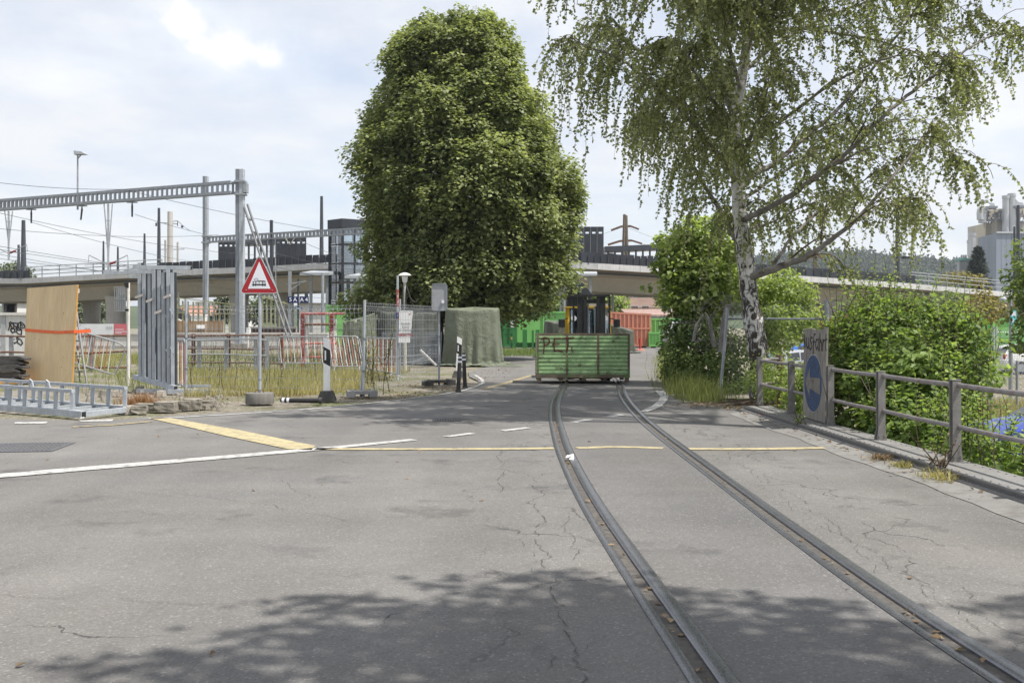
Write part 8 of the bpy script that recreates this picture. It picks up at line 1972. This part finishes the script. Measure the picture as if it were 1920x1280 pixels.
house('house', 'white house with hipped tile roof at far left under the viaduct', 3, 31, 567, 552, 130, 9, whr, tile2, [(12, 580, .7, 1.6), (18, 580, .7, 1.6), (22, 580, .7, 1.6), (26, 580, .7, 1.6)])
house('apartment_block', 'tall white block with narrow windows behind the hipped house', 33, 60, 530, 530, 160, 10, whr, tile2, [(36, 562, .6, 2.2), (40, 562, .6, 2.2), (44, 562, .6, 2.2), (36, 580, .6, 2.2), (40, 580, .6, 2.2), (44, 580, .6, 2.2)], cat='building')
house('warehouse', 'long low warehouse with faded red roof beyond the slat fence', 318, 445, 590, 572, 170, 14, whr, mat('faded_red_roof', (.40, .19, .14), .85, 0, var=.1), [(340, 598, 2, 1), (360, 598, 2, 1), (395, 598, 2, 1)], hip=False, cat='warehouse')
house('warehouse', 'white warehouse wall right of the blue platform sign', 560, 618, 568, 567, 120, 10, whr, tile2, [], cat='warehouse')
house('warehouse', 'blue banded store building above the red roof', 366, 400, 566, 565, 240, 14, whr, tile2, [], cat='warehouse')
house('warehouse', 'dark red brick building far behind the shrub top', 1560, 1650, 572, 571, 190, 14, mat('dark_brick', (.25, .09, .07), .85, 0, var=.1), tile2, [(1580, 580, 2.5, 1.4), (1600, 580, 2.5, 1.4), (1620, 580, 2.5, 1.4), (1640, 580, 2.5, 1.4)], cat='building')
Y = 230; root = thing('roof_sign', 'white roof sign with a round blue and red logo', 'sign', (X_(420, Y), Y, 0))
put('panel', MB().bx(X_(409, Y), X_(428, Y), Y, Y+.3, Z_(562, Y), Z_(556, Y)), M['sign_white'], root, world=True); put('logo', MB().cyl((X_(412.5, Y), Y-.01, Z_(557.5, Y)), (X_(412.5, Y), Y-.1, Z_(557.5, Y)), .36, n=14), M['blue'], root, world=True); put('logo', MB().cyl((X_(413.2, Y), Y-.11, Z_(559, Y)), (X_(413.2, Y), Y-.2, Z_(559, Y)), .22, n=14), M['red'], root, world=True)
for px in (411, 426): put('post', MB().bar((X_(px, Y), Y+.4, 0), (X_(px, Y), Y+.4, Z_(562, Y)), .25), M['far_metal'], root, world=True)
def low_roof():
    Y = 84; root = thing('corrugated_roof', 'pinkish grey corrugated shed roof behind the orange skip', 'shed', (X_(1215, Y), Y, 0)); n = 26; a, c = X_(1176, Y), X_(1262, Y)
    m = mat('pinkish_sheet', (.38, .27, .24), .6, .1, var=.1, vs=1)
    for i in range(n): x = a + (c-a)*i/n; put('roof_sheet', MB().prism([(x, Y, Z_(592, Y)), (x+(c-a)/n*.9, Y, Z_(592, Y)), (x+(c-a)/n*.9, Y+5, Z_(581, Y+5)), (x, Y+5, Z_(581, Y+5))], (0, 0, .09)), m, root, world=True)
    put('wall', MB().bx(a+.2, c-.2, Y+.3, Y+4.6, 0, Z_(592, Y)-.05), M['far_metal'], root, world=True)
low_roof()

# ------------------------------------------------------------------ factory at right
def factory():
    Y = 300; root = thing('factory', 'grey clad factory with silver pipes and twin chimneys at right', 'factory', (X_(1890, Y), Y, 0))
    clad = mat('grey_cladding', (.215, .245, .30), .5, .1, var=.05, vs=.1, bump=0, rnd=.07); bei = mat('beige_cladding', (.50, .45, .36), .7, 0, var=.05, vs=.1, bump=0); sil = mat('silver_duct', (.46, .47, .48), .35, .35, var=.08, vs=.3, bump=0)
    # facade turned a little: left face oblique, right face towards us
    zt = Z_(437, Y); c = Vector((X_(1868, Y), Y, 0)); L = Vector((X_(1833, Y+14), Y+14, 0)); Rr = Vector((X_(1990, Y+3), Y+3, 0))
    for A, B, n, z0 in ((L, c, 12, Z_(446, Y+14)), (c, Rr, 13, zt)):
        for i in range(n):
            p, q = A.lerp(B, i/n), A.lerp(B, (i+.94)/n); h0 = z0 + (zt-z0)*i/n if A is L else zt
            nrm = Vector(((q-p).y, -(q-p).x, 0)).normalized(); put('cladding_panel', MB().frame(p, q-p, -nrm*.3, Vector((0, 0, h0))), clad, root, world=True)
    put('core', MB().prism([L + Vector((.4, .8, 0)), c + Vector((.1, .8, 0)), Rr + Vector((0, .8, 0)), Rr + Vector((0, 8, 0)), L + Vector((9, 8, 0))], (0, 0, zt-1.5)), M['dark_steel'], root, world=True)
    put('roof_edge', MB().bar(c + Vector((0, -.2, zt+.2)), Rr + Vector((0, -.2, zt+.2)), .5), sil, root, world=True)
    put('beige_block', MB().prism([(X_(1829, 324), 324, 0), (X_(1848, 314), 314, 0), (X_(1869, 314), 314, 0), (X_(1869, 314), 324, 0)], (0, 0, Z_(416, 312))), bei, root, world=True)
    put('beige_block', MB().bx(X_(1869.5, 310), X_(2000, 310), 310, 330, 0, Z_(414, 310)), mat('pale_plant_wall', (.45, .42, .37), .7, 0, var=.1, vs=.15), root, world=True)
    fr = MB(); r = random.Random(9)
    for k in range(60):
        px, py = r.uniform(1845, 1925), r.uniform(392, 415); w = r.uniform(3, 16); fr.bar(At(px, py, 308+r.uniform(-2, 2)), At(px+w, py, 308), .3) if r.random() < .55 else fr.bar(At(px, py, 308+r.uniform(-2, 2)), At(px, py+r.uniform(4, 14), 308), .3)
    put('pipework', fr, M['steel_grey'], root, world=True, kind='stuff')
    for (x, y0, y1, r_) in ((1886, 437, 367, 1.0), (1897, 437, 363, 1.1), (1842, 418, 394, 1.2), (1823, 480, 437, 1.0), (1818, 480, 450, .7)):
        put('chimney' if x > 1880 else 'duct', MB().lathe([(r_, 0), (r_, Z_(y1, 306)-Z_(y0, 306)-1), (r_*1.15, Z_(y1, 306)-Z_(y0, 306)-.9), (r_*1.15, Z_(y1, 306)-Z_(y0, 306))], (X_(x, 306), 306, Z_(y0, 306)), 14), sil, root, world=True, smooth=True)
    put('duct', MB().tube(spline([At(1838, 412, 305), At(1838, 396, 305), At(1844, 389, 305), At(1852, 388, 305)], 16), 1.0, 10), sil, root, world=True, smooth=True)
    for (x, y) in ((1852, 381), (1906, 380)):
        put('roof_fan', MB().prism([At(x-3, y+6, 305), At(x-2, y-7, 305), At(x+4, y-1, 305), At(x+12, y, 305), At(x+14, y+5, 305)], (0, 3, 0)), sil, root, world=True)
        put('fan_frame', MB().bx(X_(x-6, 305), X_(x+16, 305), 304, 309, Z_(y+10, 305), Z_(y+6, 305)), M['steel_grey'], root, world=True)
    for (x0, x1, y0, y1) in ((1872, 1888, 398, 414), (1866, 1880, 392, 398), (1896, 1914, 400, 412), (1850, 1864, 395, 412), (1910, 1930, 390, 405)): put('machine_house', MB().bx(X_(x0, 309), X_(x1, 309), 309, 314, Z_(y1, 309), Z_(y0, 309)), bei if x0 % 4 else sil, root, world=True)
    put('dark_opening', MB().bx(X_(1884, 309.5), X_(1892, 309.5), 309.4, 309.9, Z_(432, 309), Z_(414, 309)), M['black_steel'], root, world=True)
    root = thing('pump_house', 'small teal edged building left of the dark conifer', 'building', (X_(1806, 320), 320, 0))
    put('wall', MB().bx(X_(1799, 320), X_(1822, 320), 320, 322, 0, Z_(488, 320)), M['far_metal'], root, world=True); put('roof', MB().bx(X_(1796, 320), X_(1822, 320), 319, 322.5, Z_(488, 320)+.01, Z_(485, 320)), mat('teal_trim', (.12, .36, .34), .5, 0), root, world=True)
    for px in (1803, 1807, 1811): put('vent', MB().bar((X_(px, 322), 322, Z_(486, 320)), (X_(px, 322), 322, Z_(474 + (px % 4), 320)), .4), M['far_metal'], root, world=True)
factory()

# ------------------------------------------------------------------ wooded hill
def hill():
    sk = [(-2500, 570), (600, 566), (900, 560), (1050, 556), (1200, 545), (1330, 515), (1450, 493), (1540, 488), (1600, 488), (1650, 496), (1700, 499), (1760, 504), (1800, 508), (1900, 515), (2050, 505), (2400, 520), (4000, 560)]
    Y0, Y1, n, mrow = 620, 980, 260, 14; xs_ = np.linspace(-2500, 4000, n); ytop = np.interp(xs_, [p[0] for p in sk], [p[1] for p in sk]); V = []
    for j in range(mrow):
        t = j/(mrow-1); Y = Y0 + (Y1-Y0)*t; s = t*t*(3-2*t); zt = (HZ-ytop-3)*Y1/FPX
        z = np.maximum(zt*s*(1+.03*np.sin(xs_*.02+j)), -2) - .5; V.append(np.stack([(xs_-CX)/FPX*Y1*(.75+.25*t), np.full(n, Y), z], 1))
    V.append(V[-1]*np.array([1, 1.25, .9])); V = np.concatenate(V); i = np.arange(mrow*n).reshape(mrow, n)[:, :-1].ravel()
    m, nt = _nodes('hill_forest_floor'); b = NB(nt); b.out(b.principled(b.mix(b.rng(b.noise(b.pos(), .02, 4), .35, .65), (.04, .06, .03), (.08, .10, .045)), .95, 0, .1).outputs[0])
    fast_mesh('hill', V, np.stack([i, i+1, i+1+n, i+n], 1), m, kind='structure', smooth=True)
    # trees of the far wood: conifer spires and round crowns, leaf clumps on both
    r = np.random.default_rng(15); N = 5200; px = r.uniform(850, 2250, N); t = r.uniform(.12, 1.02, N)**.7; Y = Y0 + (Y1-Y0)*t; s = t*t*(3-2*t)
    z = np.maximum((HZ-np.interp(px, [p[0] for p in sk], [p[1] for p in sk])-3)*Y1/FPX*s, -1) - 1; X = (px-CX)/FPX*Y1*(.75+.25*np.minimum(t, 1)); H = r.uniform(7, 14, N); con = r.uniform(size=N) < .5
    P, Nn, D, L, A = [], [], [], [], []
    q = r.normal(size=(N, 42, 3)); q /= np.linalg.norm(q, axis=2, keepdims=True); hh = r.uniform(size=(N, 42))
    rad = np.where(con[:, None], (1-hh)*2.6+.2, np.sqrt(np.clip(1-(hh*1.6-.7)**2, .05, 1))*3.8); a = r.uniform(0, 6.28, (N, 42))
    pos = np.stack([X[:, None]+rad*np.cos(a), Y[:, None]+rad*np.sin(a), z[:, None]+(.1+.9*hh)*H[:, None]*np.where(con, 1.2, 1)[:, None]], 2).reshape(-1, 3)
    nr = np.stack([np.cos(a), np.sin(a), .6+0*a], 2).reshape(-1, 3) + r.normal(size=(N*42, 3))*.4; dr = np.stack([np.cos(a)*.4, np.sin(a)*.4, np.where(con[:, None], .3, -.2)+0*a], 2).reshape(-1, 3) + r.normal(size=(N*42, 3))*.5
    Ls = np.where(np.repeat(con, 42), 2.0, 2.6)*r.uniform(.7, 1.3, N*42); v, f = leaves(pos, nr, dr, Ls, Ls*.75, .1)
    var = np.repeat(np.clip(np.repeat(np.where(con, .25, .6) + r.normal(0, .15, N), 42) + r.normal(0, .12, N*42), 0, 1), 2)
    o = fast_mesh('wooded_hillside', v, f, M['far_wood'], None, var, 'stuff'); tag(o, 'wooded hillside of mixed trees far beyond the viaduct', 'forest')
M['far_wood'] = leaf_mat('far_wood_leaf', (.020, .036, .022), (.085, .115, .05), None, trans=.15, clump=.3, cscale=.02, rough=.7)
hill()
# ------------------------------------------------------------------ summer haze
def haze():
    mb = MB().bx(-3400, 3400, -620, 3700, -4, 100); m, nt = _nodes('haze'); b = NB(nt)
    o = b.n('ShaderNodeOutputMaterial'); v = b.n('ShaderNodeVolumePrincipled'); v.inputs['Color'].default_value = (.86, .92, 1, 1); v.inputs['Density'].default_value = .00022; v.inputs['Anisotropy'].default_value = .3
    nt.links.new(v.outputs[0], o.inputs['Volume']); put('haze', mb, m, kind='stuff')
haze()
